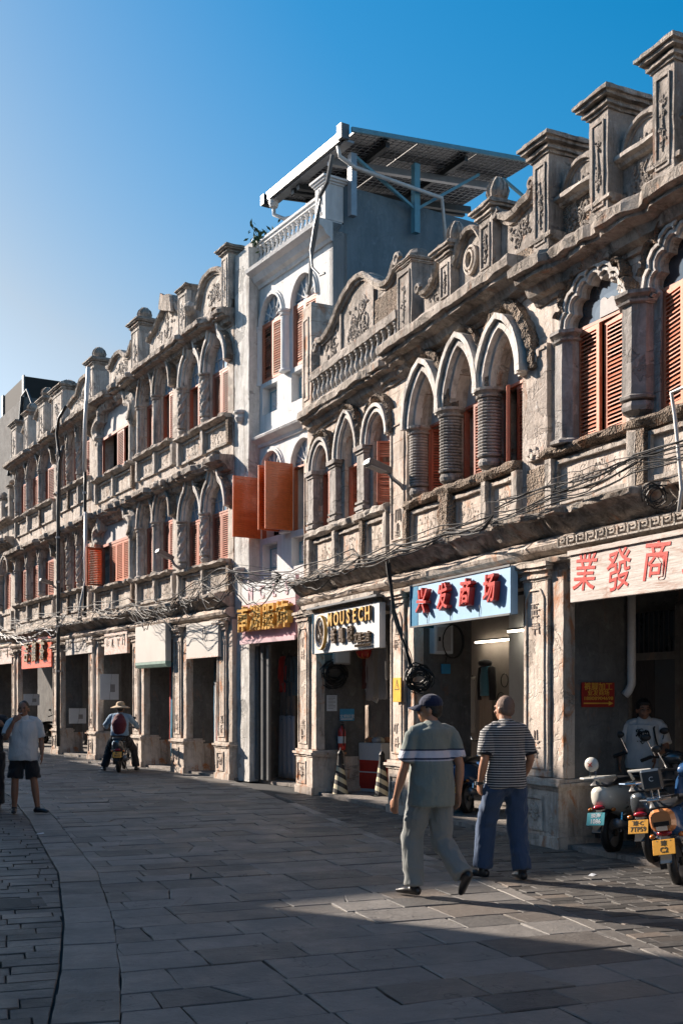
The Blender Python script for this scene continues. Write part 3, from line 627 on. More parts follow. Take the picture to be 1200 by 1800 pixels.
for cx,w,sd_ in ((-6.45,.7,12),(-5.3,1.0,13)): add_relief(B,cx,7.68,w,.56 if w<1 else .75,-.006,sd_,'parapet',dens=2.4 if w>.9 else 1.4,r=.014)
B.b(MB().box(-4.6,-3.72,-.03,.0,7.42,7.80),'rubble_patch','pebble',rough=(.012,9,.05))
B.b(MB().box(-4.68,-4.62,-.05,.0,7.34,8.0),'panel_rib','parapet'); B.b(MB().box(-6.0,-5.95,-.04,.0,7.34,8.05),'panel_rib','parapet')
q=MB()
for cx,cz in ((-7.0,7.78),(-3.70,8.1)): q.tube([(cx+.10*math.cos(a)*(1-a/9),-.08,cz+.10*math.sin(a)*(1-a/9)) for a in [k*.5 for k in range(14)]],.04,6)
B.b(q,'scroll','parapet')
B.b(MB().box(-7.6,-7.16,-.10,.55,6.5,8.62),'end_pier','wallB',rough=(.008,4,.15)); post(B,-3.62,-3.14,6.8,7.98,cap=.5,yd=.5,seed=8)
B.b(MB().lathe(-3.38,.1,[(.2,7.97),(.19,8.05),(.13,8.13),(.03,8.17)],12),'ball_finial','parapet',rough=(.006,8,.1))
B.b(MB().box(-7.5,-7.26,-.12,-.10,6.95,7.0).box(-7.5,-7.48,-.12,-.10,7.0,8.4).box(-7.28,-7.26,-.12,-.10,7.0,8.4).box(-7.48,-7.28,-.12,-.10,8.37,8.4),'pier_moulding','wallB')
pillar(B,-7.82,-7.02,seed=5); arcade(B,-7.24,-4.16); roofbox(B,-7.58,-3.75,6.9)
# ---- white building
B4=Bld(FW,.38,'white_building','tall white three-storey building with a balustrade and open orange shutters, solar canopy on top'); B=B4; YW=.06
ER=3.89
for z0,zs,h in ((8.03,9.18,.52),(4.9,6.08,.52)):
    for j,sc in enumerate((1.54,2.84)):
        low=z0<6
        window(B,sc,.92,z0,zs,h,'round',.9,rmat='white',tymp='blue',sh=(() if low and j==0 else (('L',2),('R',4))) if not(low and j==1) else (('R',-3),),mat='shutter',nsl=22,tmat='bluegl',ringP=[(0,.02),(0,-.05),(.05,-.05),(.05,-.02),(.10,-.02),(.10,.02)],ztop=zs+.05)
        t=zs+.05
        q=MB()
        for a in (30,60,90,120,150): q.beam((sc,YW-.0,t+.02),(sc+.42*math.cos(R(a)),YW-.0,t+h*.88*math.sin(R(a))),.022)
        q.tube([(sc+.22*math.cos(PI*k/10),YW,t+.27*h/.56*math.sin(PI*k/10)) for k in range(11)],.014,4); B.b(q,'fan_tracery','white')
for z in (7.38,4.22):
    for sc in (1.46,2.66):
        B.holes.append([(sc-.31,z),(sc-.31,z+.56),(sc+.31,z+.56),(sc+.31,z)])
        B.b(MB().box(sc-.32,sc+.32,.16,.2,z-.01,z+.57),'recess_panel','white'); B.b(MB().box(sc-.24,sc+.24,.14,.16,z+.08,z+.1).box(sc-.24,sc+.24,.14,.16,z+.46,z+.48).box(sc-.24,sc-.22,.14,.16,z+.1,z+.46).box(sc+.22,sc+.24,.14,.16,z+.1,z+.46),'recess_frame','bluesteel')
        add_relief(B,sc,z+.28,.4,.3,.155,int(z*9+sc),'white',dens=1.,r=.014)
wallplate(B,.6,ER,3.9,10.15,'white'); upper_room(B,.6,ER-.1,7.6,9.95); upper_room(B,.6,ER-.1,4.0,7.5)
for z0 in (8.0,4.88): column(B,2.19,z0,z0+1.2,.10,'plain',y=-.04,mat='white',pend=False)
column(B,1.02,8.0,9.2,.06,'plain',y=0,mat='white',pend=False)
moulding(B,[(.02,6.74),(-.04,6.74),(-.06,6.80),(-.12,6.84),(-.18,6.88),(-.20,6.92),(-.16,6.95),(.02,6.95)],1.04,ER,'string_course','white',.004,0,31)
moulding(B,[(.02,9.96),(-.04,9.96),(-.06,10.02),(-.14,10.06),(-.2,10.16),(-.32,10.22),(-.34,10.28),(-.28,10.32),(.2,10.32)],1.04,ER,'roof_cornice','white',.004,0,32)
B.b(MB().box(.7,ER-.1,-.08,.1,10.322,10.36).box(.7,ER-.1,-.06,.08,10.80,10.86).box(.7,ER-.1,-.09,.11,10.861,10.91),'balustrade_rail','white'); balusters(B,1.0,ER-.36,10.36,10.80,15,'white',y=.01,r=.06)
q=MB(); q.box(ER-.36,ER+.0,-.16,.22,10.33,10.98)
for o,z in ((.02,10.98),(.05,11.02),(.08,11.06)): q.box(ER-.36-o,ER+o,-.16-o,.22+o,z+.001,z+.039)
B.b(q,'corner_post','white'); add_relief(B,ER-.18,10.7,.2,.55,-.165,3,'white',kind='glyph',r=.012); B.b(MB().box(.62,.98,-.14,.2,10.33,10.95),'end_post','whiteold')
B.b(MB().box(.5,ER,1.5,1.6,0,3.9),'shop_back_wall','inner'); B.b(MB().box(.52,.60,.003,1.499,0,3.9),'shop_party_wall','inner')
# side wall towards the near houses
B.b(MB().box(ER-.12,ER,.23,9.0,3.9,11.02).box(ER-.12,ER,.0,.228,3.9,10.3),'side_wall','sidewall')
B.b(MB().box(.6,ER-.13,2.72,9,3.9,10.1),'building_body','white')
PX0,PX1=.40,1.03
B.b(MB().box(PX0,PX1,-.25,-.003,3.42,10.80),'party_pier','whiteold',rough=(.01,3,.3))
B.b(MB().box(PX0+.03,PX1-.03,-.22,-.0,.0,3.418),'party_pier_base','whiteold',rough=(.01,3,.3))
q=MB()
for z in (7.4,4.2): q.lathe(PX0+.3,-.25,[(.02,z-.12),(.1,z-.08),(.14,z),(.12,z+.06),(.16,z+.1),(.16,z+.14),(.1,z+.16)],12)
B.b(q,'pier_boss','whiteold'); 
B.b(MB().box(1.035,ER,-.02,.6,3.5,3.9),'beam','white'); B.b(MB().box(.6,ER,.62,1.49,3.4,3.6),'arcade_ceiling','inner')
def open_sh(s,y,z0,z1,w,ang,h):
    o=shutter(B,s,y,z0,z1,w,ang,h,'shutterV',26,True,solid=True); 
    hd=MB().tube([(.06 if h=='R' else w-.06,-.03,.75),(.06 if h=='R' else w-.06,-.07,.77),(.06 if h=='R' else w-.06,-.07,.90),(.06 if h=='R' else w-.06,-.03,.92)],.012,6); hd.v=[(-x if h=='R' else x,y_,z) for x,y_,z in hd.v]; hd.build('shutter_handle','steel',o)
    for k in range(2): bpy.data.objects
    return o
PS=[]
for (px0,px1,yt,yb,sc,d) in ((420,461,840,946,.3,.62),(462,478,822,934,.9,.50),(478,520,817,930,.9,.80)): PS.append(1)
open_sh(1.14,-.05,4.9,6.12,.60,92,'L'); open_sh(2.06,-.05,4.92,6.16,.54,94,'R'); open_sh(2.44,-.03,4.90,6.18,.58,92,'L')
# ---- left row
YW=.09
def Ls(x): return FL.P(x,1000,.12)[0]
def LP(*p,off=.1): return [FL.P(x,y,off) for x,y in p]
ROWN={'B5':0}
def rowb(name,sa,sb,label,top,mid,par,midz=6.72,topz=9.75,cs=1):
    B=Bld(FL,sa,'shophouse',label)
    top(B); mid(B)
    wallplate(B,sa,sb,3.5,topz-.1,'row'); upper_room(B,sa,sb,3.8,6.5); upper_room(B,sa,sb,6.9,9.5)
    entab(B,sa-.02,sb+.0,cs,zt=3.86,zb=3.3,p=.42)
    moulding(B,cor(.40,midz,midz-.36),sa+.02,sb-.02,'storey_cornice','cornice',.03,.5,cs+4,.1)
    moulding(B,cor(.42,topz,topz-.34),sa+.0,sb-.0,'roof_cornice','cornice',.03,.5,cs+7,.1)
    par(B)
    pillar(B,sa+.0,sa+.70,3.3,depth=.62,seed=cs,strip=True); arcade(B,sa+.76,sb,3.45); roofbox(B,sa,sb,topz)
    return B
def rel_outline(B,pts,z0,seed,**k): outline_panel(B,pts,z0,seed=seed,mat='rowtrim',**k)
sP=[Ls(x) for x in (303,232,155,92,20)]   # left edges of the five houses
# house A: paired ogee arches on twisted columns
def win2(B,sa,sb,z0,zs,kind,h,colk,sh,extra=.0,ring=1.35,mat='shutterB',tymp='blue',pend=True):
    a=sa+.42; b=sb-.10; w=(b-a)/2; 
    for i in range(2):
        window(B,a+w*(i+.5),w-.36,z0,zs,h,kind,ring,rmat='rowtrim' if kind!='ogee' else 'ring',tymp=tymp,sh=sh[i],mat=mat,nsl=20,single=False,broken=.5)
    for i in range(2): column(B,a+w*i+.02,z0-.02,zs+.02,.125,colk,y=-.03,mat='rowtrim',pend=pend)
    moulding(B,[(.02,z0-.12),(-.1,z0-.12),(-.2,z0-.07),(-.2,z0-.02),(.2,z0)],a-.2,b,'window_sill','cornice',.03,.4,int(sa))
    spandrel(B,a-.15,b,z0-.66 if z0<6 else z0-.62,z0-.14,[a+w-.05],int(abs(sa*7)),'relief','rowtrim')
sa,sb=sP[0],.36
A_=rowb('a',sa,sb,'weathered shophouse with paired flame-tipped ogee arches, directly left of the white building',
 lambda B:win2(B,sa,sb,7.62,8.70,'ogee',.98,'spiral',[(('R',0),),(('L',0),('R',0))]),
 lambda B:win2(B,sa,sb,4.60,5.68,'ogee',.94,'spiral',[(('L',0),('R',0)),(('L',0),('R',0))]),
 lambda B:(post(B,sa+.35,sa+.85,9.75,10.98,cap=.6,mat='rowtrim',yd=.55),
   post(B,-.0,.34,9.7,11.08,cap=.9,mat='rowtrim',yd=.5),
   B.b(MB().box(sa+.4,sb,-.04,.2,9.752,9.95),'parapet_plinth','pebble',rough=(.02,6,.08)),
   rel_outline(B,LP((344,545),(348,520),(352,500),(360,486),(370,477),(380,476),(388,480),(392,492),(396,487),(399,482)),9.95,41,cop=.1),
   B.b(MB().lathe(sa+1.0,-.1,[(.02,10.2),(.12,10.26),(.17,10.36),(.12,10.46),(.02,10.52)],10),'scroll','rowtrim',rough=(.01,8,.08))),cs=3)
sa1,sb1=sP[1],sP[0]
B5=rowb('b',sa1,sb1,'weathered shophouse with paired round arches and a spiked gable, second left of the white building',
 lambda B:win2(B,sa1,sb1,7.72,8.92,'round',.60,'plain',[(('L',0),('R',0)),(('R',0),)],pend=False),
 lambda B:win2(B,sa1,sb1,4.68,5.90,'round',.58,'plain',[(('L',0),('R',0)),(('L',0),('R',0))],pend=False),
 lambda B:(post(B,sa1-.05,sa1+.52,9.75,11.15,cap=1.,mat='rowtrim',fin=(.17,.34),yd=.5),
   B.b(MB().box(sa1+.4,sb1,-.04,.2,9.752,9.95),'parapet_plinth','pebble',rough=(.02,6,.08)),
   rel_outline(B,LP((257,602),(262,588),(268,584),(272,572),(276,562),(280,556),(285,540),(287,520),(303,522),(307,545),(315,553),(318,560)),9.95,43,cop=.06),
   B.b(MB().prism(LP((284,545),(287,516),(292,520),(303,520),(306,548),off=.12),-.2,-.12),'gable_spike','cornice',rough=(.01,8,.1))),cs=5)
def wide(B,sa,sb,z0,zs,sh,h=.85):
    c=(sa+sb)/2+.28; w=sb-sa-1.35; B.k+=1
    lob=[]
    for k in range(5):
        for j in range(6):
            t=(k+j/6)/5; ang=PI*t; r=1+.20*math.sin(PI*j/6); lob.append((c-(w/2+.12)*math.cos(ang)*r,zs+h*math.sin(ang)*r*.9))
    lob.append((c+w/2+.12,zs))
    B.holes.append([(c-w/2,z0)]+[(c-w/2,zs)]+[(c+(x-c)*.86,zs+(z-zs)*.9) for x,z in lob[1:-1]]+[(c+w/2,zs),(c+w/2,z0)])
    B.b(MB().path2(lob,[(-.06,.02),(-.06,-.14),(.02,-.2),(.1,-.2),(.12,-.12),(.2,-.16),(.28,-.1),(.28,.02)]),'lobed_moulding','rowtrim',rough=(.025,5,.12))
    B.b(MB().box(c-w/2-.1,c+w/2+.1,YW-.05,YW,zs-.05,zs+h*1.1),'tympanum','tymp')
    B.b(MB().box(c-w/2,c+w/2,YW-.12,YW-.05,zs-.12,zs-.051).box(c-w/2,c-w/2+.06,YW-.12,YW-.05,z0,zs-.12).box(c+w/2-.06,c+w/2,YW-.12,YW-.05,z0,zs-.12),'window_frame','shutterB')
    for s_,ang,hg in sh: shutter(B,c+s_*w,YW-.09,z0+.02,zs-.13,w/4.2,ang,hg,'shutter' if z0<6 else 'shutterB',20,False)
    for x in (c-w/2-.17,c+w/2+.17): column(B,x,z0-.04,zs,.13,'octagon',y=0,mat='rowtrim',pend=False)
    moulding(B,[(.02,z0-.14),(-.1,z0-.14),(-.22,z0-.07),(-.22,z0-.02),(.2,z0)],sa+.5,sb-.05,'window_sill','cornice',.03,.4,int(sa))
    spandrel(B,sa+.55,sb-.1,z0-.66,z0-.16,[(sa+sb)/2+.2],int(abs(sa*7)),'relief','rowtrim',rub=(1,))
sa2,sb2=sP[2],sP[1]
B6=rowb('c',sa2,sb2,'weathered shophouse with one wide window under a drooping lobed canopy arch on each floor',
 lambda B:wide(B,sa2,sb2,7.70,8.80,[(.05,0,'L')],.75),
 lambda B:wide(B,sa2,sb2,4.72,5.90,[(-.5,75,'L'),(-.22,0,'L'),(.02,0,'L'),(.26,0,'L')],.72),
 lambda B:(post(B,sa2-.05,sa2+.50,9.75,11.12,cap=1.,mat='rowtrim',fin=(.18,.36),yd=.5),
   B.b(MB().box(sa2+.4,sb2,-.04,.2,9.752,9.95),'parapet_plinth','pebble',rough=(.02,6,.08)),
   rel_outline(B,LP((186,648),(190,650),(195,636),(202,624),(209,620),(214,626),(220,628),(226,618),(229,606),(231,601)),9.95,47,cop=.1)),cs=7)
def win3(B,sa,sb,z0,zs,h,colk,shn=1,kind='round',mat='shutterB'):
    a=sa+.55; b=sb-.05; w=(b-a)/3
    for i in range(3):
        window(B,a+w*(i+.5),w-.34,z0,zs,h,kind,1.1,rmat='rowtrim',tymp='relief' if shn else 'dark',sh=(('R',10),) if (i+shn)%2 else (('L',0),('R',0)),mat=mat,nsl=18,single=False,broken=.5)
        column(B,a+w*i+.0,z0-.02,zs+.02,.11,colk,y=-.03,mat='rowtrim')
    moulding(B,[(.02,z0-.14),(-.1,z0-.14),(-.2,z0-.07),(-.2,z0-.02),(.2,z0)],sa+.4,b,'window_sill','cornice',.03,.4,int(sa))
    spandrel(B,a-.1,b,z0-.66,z0-.16,[a+w,a+2*w],int(abs(sa*7)),'relief','rowtrim',rub=(2,))
sa3,sb3=sP[3],sP[2]
B7=rowb('d',sa3,sb3,'weathered shophouse with three narrow arches on twisted columns, behind the two drainpipes',
 lambda B:win3(B,sa3,sb3,7.95,9.05,.5,'spiral'), lambda B:win3(B,sa3,sb3,4.86,6.1,.42,'spiral',0),
 lambda B:(post(B,sa3+.0,sa3+1.1,9.75,11.15,cap=1.,mat='rowtrim',fin=(.22,.22),yd=.7),
   B.b(MB().box(sa3+.4,sb3,-.04,.2,9.752,9.95),'parapet_plinth','pebble',rough=(.02,6,.08)),
   rel_outline(B,LP((118,716),(122,708),(128,700),(133,696),(136,680),(141,668),(148,662),(155,663),(160,670),(163,684)),9.95,51,cop=.1)),cs=9)
sa4,sb4=sP[4],sP[3]
B8=rowb('e',sa4,sb4,'weathered shophouse with three deep round arches on each floor, above the orange-red shop sign',
 lambda B:win3(B,sa4,sb4,7.86,8.95,.5,'plain'), lambda B:win3(B,sa4,sb4,4.9,6.05,.46,'plain',1,'round'),
 lambda B:(post(B,sa4+.0,sa4+.75,9.75,11.2,cap=.9,mat='rowtrim',yd=.5),post(B,sa4+1.75,sa4+2.25,9.75,11.2,cap=.8,mat='rowtrim',yd=.4,fin=(.16,.3)),post(B,sa4+3.55,sa4+4.2,9.75,11.2,cap=.9,mat='rowtrim',yd=.4,fin=(.2,.36)),
   rel_outline(B,LP((37,762),(42,752),(46,742),(49,730)),9.75,53,cop=.08),
   rel_outline(B,LP((59,738),(63,726),(67,718),(70,712),(74,722)),9.75,54,cop=.08),
   rel_outline(B,LP((86,708),(90,700),(95,704),(99,716)),9.75,55,cop=.08)),cs=11)
# low last house with balustraded terrace
sa5,sb5=sP[4]-7.5,sP[4]
B=B9=Bld(FL,sa5,'shophouse','two-storey weathered shophouse at the far left with a terrace balustrade')
for i in range(4):
    window(B,sb5-.95-i*1.7,.85,4.85,6.1,.46,'round',1.3,rmat='rowtrim',tymp='relief',sh=(('L',0),('R',0)),mat='shutterB',nsl=18,single=False,broken=.5); column(B,sb5-1.8-i*1.7,4.83,6.12,.16,'plain',y=-.04,mat='rowtrim')
wallplate(B,sa5,sb5,3.5,7.3,'row'); upper_room(B,sa5,sb5,3.8,6.7); entab(B,sa5,sb5,41,zt=3.95,zb=3.35)
spandrel(B,sa5+.3,sb5-.1,4.1,4.7,[sb5-1.8-i*1.7 for i in (3,2,1,0)],91,'relief','rowtrim')
moulding(B,cor(.4,7.3,6.95),sa5,sb5,'roof_cornice','cornice',.03,.5,42); moulding(B,cor(.3,8.0,7.8),sa5,sb5,'terrace_cornice','cornice',.03,.4,43)
B.b(MB().box(sa5,sb5,0,.25,7.3,7.8),'parapet_wall','rowtrim',rough=(.01,5,.2))
for i in range(9): B.b(MB().prism([(sb5-.3-i*.8,7.42),(sb5-.0-i*.8,7.42),(sb5-.15-i*.8,7.72)],-.012,-.002),'triangle_recess','darkroom')  # dark plates on the wall face, painted shade of triangular recesses
for i in range(7): post(B,sb5-.45-i*1.15,sb5-.25-i*1.15,8.0,9.15 if i%2==0 else 8.9,cap=.6,mat='rowtrim',yd=.25,panel=False,fin=(.1,.2))
balusters(B,sa5,sb5,8.0,8.5,36,'rowtrim')
B.b(MB().box(sa5,sb5,-.02,.16,8.5,8.6),'balustrade_rail','rowtrim',rough=(.01,5,.2))
pillar(B,sa5+3.2,sa5+3.96,3.3,seed=14); pillar(B,sa5,sa5+.7,3.3,seed=15); arcade(B,sa5,sb5,3.45); roofbox(B,sa5,sb5,7.3)
pillar(B,sb5-.3,sb5-.02,3.3,seed=17,strip=False) if False else None
# arcade pier at the right end of the left row, next to the white pier
pillar(A_,-.26,.42,3.3,seed=19)
# grey gable behind the last house
GD=-7.
gx0=FL.P(-90,1000,GD)[0]; gx1=FL.P(43,1000,GD)[0]; gx2=FL.P(64,1000,GD)[0]; gz=FL.P(40,700,GD)[1]; gz2=FL.P(64,725,GD)[1]
B=Bld(FL,gx0,'gabled_building','plain grey gabled building with a water tank rising behind the far left houses')
B.b(MB().box(gx0,gx1,7,18,0,gz),'wall','inner',rough=(.01,1,1.)); B.b(MB().box(gx1+.01,gx2,7.05,18,0,gz2),'rear_wing','inner')
B.b(MB().tube([(gx1-.05,6.9,gz+.02),(gx1-.5,6.9,gz-1.2),(FL.P(28,1000,GD)[0],6.9,gz-2.6),(FL.P(18,1000,GD)[0],6.9,gz-4.)],.10,6),'roof_edge_trim','darksteel'); B.b(MB().tube([(gx1-.1,6.9,gz+.05),(gx1+1.,6.9,gz+.18),(gx2,6.9,gz2+.1)],.06,6),'roof_edge','darksteel')
t0=FL.P(1,1000,GD)[0]; t1=FL.P(38,1000,GD)[0]; tz=FL.P(20,678,GD)[1]
B.b(MB().box(t0,t1,7.2,9.5,gz+.01,tz),'rooftop_box','darkroom'); B.b(MB().box(t0-.1,t0+.25,7.1,7.19,gz+.02,tz+.05),'box_edge','alu'); B.b(MB().box(t1-.25,t1+.1,7.1,7.19,gz+.02,tz+.05),'box_edge','alu')

# ================================================================ PAVING
def stonemat(name,a,b,wet=.5,sc=1.):
    m,t,p=nm(name); tc=N(t,'ShaderNodeTexCoord').outputs['Object']; geo=N(t,'ShaderNodeNewGeometry'); oi=N(t,'ShaderNodeObjectInfo')
    ad=N(t,'ShaderNodeMath',operation='ADD'); t.links.new(geo.outputs['Random Per Island'],ad.inputs[0]); t.links.new(oi.outputs['Random'],ad.inputs[1])
    fr=N(t,'ShaderNodeMath',operation='FRACT'); t.links.new(ad.outputs[0],fr.inputs[0])
    c=mix(t,noise_(t,tc,3*sc,6,.7),a,b)
    c=mix(t,ramp(t,fr.outputs[0],[(0,(0,0,0)),(.5,(.3,)*3),(.78,(.95,)*3)]),c,tuple(x*.5 for x in a))
    c=mix(t,ramp(t,fr.outputs[0],[(.78,(0,0,0)),(1,(.6,)*3)]),c,(.27,.22,.18))
    c=mix(t,ramp(t,noise_(t,tc,1.1,5,.7,1),[(.55,(0,0,0)),(.75,(.5,)*3)]),c,(.055,.055,.055))
    c=mix(t,ramp(t,noise_(t,tc,24,4,.7),[(.6,(0,0,0)),(.75,(.35,)*3)]),c,(.30,.27,.24))
    wv=N(t,'ShaderNodeVectorMath',operation='ADD'); nn=N(t,'ShaderNodeTexNoise'); nn.inputs['Scale'].default_value=4; t.links.new(tc,nn.inputs['Vector']); t.links.new(tc,wv.inputs[0]); t.links.new(nn.outputs['Color'],wv.inputs[1])
    cr=N(t,'ShaderNodeTexVoronoi',feature='DISTANCE_TO_EDGE'); cr.inputs['Scale'].default_value=1.5; t.links.new(wv.outputs[0],cr.inputs['Vector'])
    cl=ramp(t,cr.outputs['Distance'],[(0,(1,1,1)),(.012,(0,0,0))]); cmk=N(t,'ShaderNodeMath',operation='MULTIPLY'); t.links.new(cl,cmk.inputs[0]); t.links.new(ramp(t,noise_(t,tc,.9,3),[(.5,(0,0,0)),(.58,(1,1,1))]),cmk.inputs[1])
    c=mix(t,cmk.outputs[0],c,(.02,.02,.02))
    sp=N(t,'ShaderNodeTexVoronoi'); sp.inputs['Scale'].default_value=4.2; t.links.new(tc,sp.inputs['Vector']); c=mix(t,ramp(t,sp.outputs['Distance'],[(0,(.7,)*3),(.055,(.6,)*3),(.075,(0,0,0))]),c,(.045,.045,.045))
    t.links.new(c,p.inputs['Base Color']); 
    t.links.new(ramp(t,noise_(t,tc,2.2,5,.7),[(.3,(.42,)*3),(.7,(.75,)*3)]),p.inputs['Roughness']); p.inputs['Specular IOR Level'].default_value=.45
    n=bump(t,p,noise_(t,tc,5,6,.7,.5),.55,.03); n=bump(t,p,noise_(t,tc,32,6,.75),.5,.012,n)
    return m
M['stone']=stonemat('slate_paving',(.125,.120,.115),(.215,.20,.185)); M['stoneS']=stonemat('small_dark_paver',(.07,.067,.064),(.125,.115,.105)); M['stoneB']=stonemat('pale_border_stone',(.20,.185,.17),(.28,.255,.23))
def clip(poly,hp):
    for a,b,c in hp:      # keep a*x+b*y<=c
        out=[]; n=len(poly)
        for i in range(n):
            p,q=poly[i],poly[(i+1)%n]; dp=a*p[0]+b*p[1]-c; dq=a*q[0]+b*q[1]-c
            if dp<=0: out.append(p)
            if (dp<0)!=(dq<0) and dp!=dq: t=dp/(dp-dq); out.append((p[0]+(q[0]-p[0])*t,p[1]+(q[1]-p[1])*t))
        poly=out
        if len(poly)<3: return []
    return poly
def area(p): return abs(sum(p[i][0]*p[(i+1)%len(p)][1]-p[(i+1)%len(p)][0]*p[i][1] for i in range(len(p))))/2
def stone(poly,gap=.007,z=0,jit=.008,tilt=.003,h=.035):
    cx=sum(p[0] for p in poly)/len(poly); cy=sum(p[1] for p in poly)/len(poly); mb=MB()
    pts=[]
    for i in range(len(poly)):
        p,q=Vector(poly[i]),Vector(poly[(i+1)%len(poly)]); L=(q-p).length; k=max(1,min(4,int(L/.16)))
        for j in range(k): pts.append(p+(q-p)*(j/k))
    tx,ty=random.gauss(0,tilt),random.gauss(0,tilt); dz=random.gauss(0,.003)
    def ring(ins,zz,jj):
        o=[]
        for p in pts:
            d=p-Vector((cx,cy)); l=max(d.length,1e-4); q=p-d/l*ins*1.35
            q+=Vector((random.uniform(-1,1),random.uniform(-1,1)))*jj
            o.append((q.x,q.y,z+dz+zz+(tx*d.x+ty*d.y)*(1 if zz>-.02 else 0)))
        return o
    r0=ring(gap*.6,-h,0); st=random.getstate(); r1=ring(gap*.6,-.005,jit); random.setstate(st); r2=ring(gap*.6+.006,0,jit)
    n=len(pts); mb.v=r0+r1+r2; mb.f=[(a*n+i,a*n+(i+1)%n,(a+1)*n+(i+1)%n,(a+1)*n+i) for a in (0,1) for i in range(n)]+[tuple(range(2*n,3*n))]
    return mb
def field(root,name,mat,polys,limit=290,z=0,**k):
    def scr(p):
        q=[]
        for x,y in p:
            if y<4.5: y=4.5
            q.append((CX+FP*x/y,HY+FP*EYE/y))
        c=(sum(a for a,b in q)/len(q),sum(b for a,b in q)/len(q))
        return area(q) if -60<c[0]<1260 and c[1]<1850 else area(q)*.001
    polys=[p for p in polys if len(p)>2 and area(p)>.003]; polys.sort(key=scr,reverse=True); rest=MB()
    for i,p in enumerate(polys):
        s_=stone(p,z=z,**k)
        if i<limit: s_.build(name,mat,root,smooth=None)
        else: rest.add(s_.v,s_.f)
    if rest.v: rest.build(name+'s_beyond',mat,root,smooth=None,kind='stuff')
def lay(O,ax,u0,u1,v0,v1,hp,row=(.30,.50),ln=(.42,1.0),keep=None,along=False):
    """rows stepped along ax, slabs laid across it"""
    a=Vector(ax).normalized(); b=Vector((a.y,-a.x)); out=[]; v=v0
    while v<v1:
        h=random.uniform(*row); u=u0-random.uniform(0,1)
        while u<u1:
            w=random.uniform(*ln)
            if not along: P=[Vector(O)+b*x+a*y for x,y in ((u,v),(u+w,v),(u+w,v+h),(u,v+h))]
            c=sum(P,Vector((0,0)))/4
            if keep is None or keep(c):
                q=clip([(p.x,p.y) for p in P],hp(c) if callable(hp) else hp)
                if q:
                    if w>.75 and random.random()<.28:   # cracked or split slab
                        m=u+w*random.uniform(.35,.65); sk=random.uniform(-.1,.1); A=Vector(O)+b*(m+sk)+a*v; Bq=Vector(O)+b*(m-sk)+a*(v+h); d=Bq-A; n_=(d.y,-d.x)
                        for sg in (1,-1):
                            qq=clip(q,[(n_[0]*sg,n_[1]*sg,sg*(n_[0]*A.x+n_[1]*A.y))])
                            if qq: out.append(qq)
                    else: out.append(q)
            u+=w
        v+=h
    return out
def line(p,q,side):  # half plane to one side of line p->q
    d=Vector(q)-Vector(p); n=Vector((d.y,-d.x))*side; return (n.x,n.y,n.dot(Vector(p)))
def vis(c): return c.y>4.2 and -.34*c.y-.6<c.x<.34*c.y+.6 and c.y<60
BR0=(.41,13.26); BR1=(2.13,7.0)                         # border line of the right pavement
LARC=[G(x,y) for x,y in ((213,1795),(212,1700),(200,1620),(170,1530),(130,1480),(100,1440),(60,1400),(0,1368))]
LARC=[Vector((-.95,4.6))]+[Vector((p.x,p.y)) for p in LARC]+[Vector((-13,34))]
def arc_hp(off,side):
    def f(c):
        best=min(range(len(LARC)-1),key=lambda i:abs((LARC[i].y+LARC[i+1].y)/2-c.y) if not LARC[i].y<=c.y<=LARC[i+1].y else 0)
        p,q=LARC[best],LARC[best+1]; d=(q-p).normalized(); n=Vector((-d.y,d.x))
        return [line(p+n*off,q+n*off,side)]
    return f
fac=[line((FB.w(-8.2,0,0).x,FB.w(-8.2,0,0).y),(FB.w(.4,0,0).x,FB.w(.4,0,0).y),1)]
bd=line(BR0,BR1,1)
axis=(-.36,.933)
street=bpy.data.objects.new('street_paving',None); COL.objects.link(street); street['kind']='structure'
def fvis(c): 
    pl=FL.O; n=FL.n
    return vis(c) and (c.x-FL.O[0])*n[0]+(c.y-FL.O[1])*n[1]>-.9
def mainhp(c): return [(bd[0],bd[1],bd[2]),]+[(-x[0],-x[1],-x[2]) for x in arc_hp(0,1)(c)] if False else [line(BR1,BR0,1)]+arc_hp(0,1)(c)
# work out signs numerically
def inside(p,h): return h[0]*p[0]+h[1]*p[1]<=h[2]
mid=(0.,8.)
def orient(h,p): return h if inside(p,h) else (-h[0],-h[1],-h[2])
def main_hp(c):
    h1=orient(line(BR0,BR1,1),mid); h2=arc_hp(0,1)(c)[0]
    a=min(range(len(LARC)-1),key=lambda i:abs(LARC[i].y-c.y)); ref=(LARC[a].x+1.,LARC[a].y); h2=orient(h2,ref); return [h1,h2]
def band_hp(o0,o1):
    def f(c):
        h2=arc_hp(o0,1)(c)[0]; h3=arc_hp(o1,1)(c)[0]
        a=min(range(len(LARC)-1),key=lambda i:abs(LARC[i].y-c.y)); r1=(LARC[a].x-3,LARC[a].y); r2=(LARC[a].x+1.5,LARC[a].y)
        return [orient(h2,r1),orient(h3,r2)]
    return f
random.seed(11)
field(street,'paving_stone','stone',lay((-10,1),axis,-16,30,-8,50,main_hp,keep=fvis))
bandr=bpy.data.objects.new('kerb_band',None); COL.objects.link(bandr); bandr['kind']='structure'
bp=[]
for i in range(len(LARC)-1):
    p,q=LARC[i],LARC[i+1]; L=(q-p).length; k=max(1,round(L/.62)); d=(q-p)/k; n=Vector((-d.y,d.x)).normalized()
    for j in range(k):
        a=p+d*j; bp.append([(v.x,v.y) for v in (a,a+n*.36,a+d+n*.36,a+d)])
field(bandr,'border_stone','stone',bp,limit=60,jit=.004)
lp=bpy.data.objects.new('left_pavement',None); COL.objects.link(lp); lp['kind']='structure'
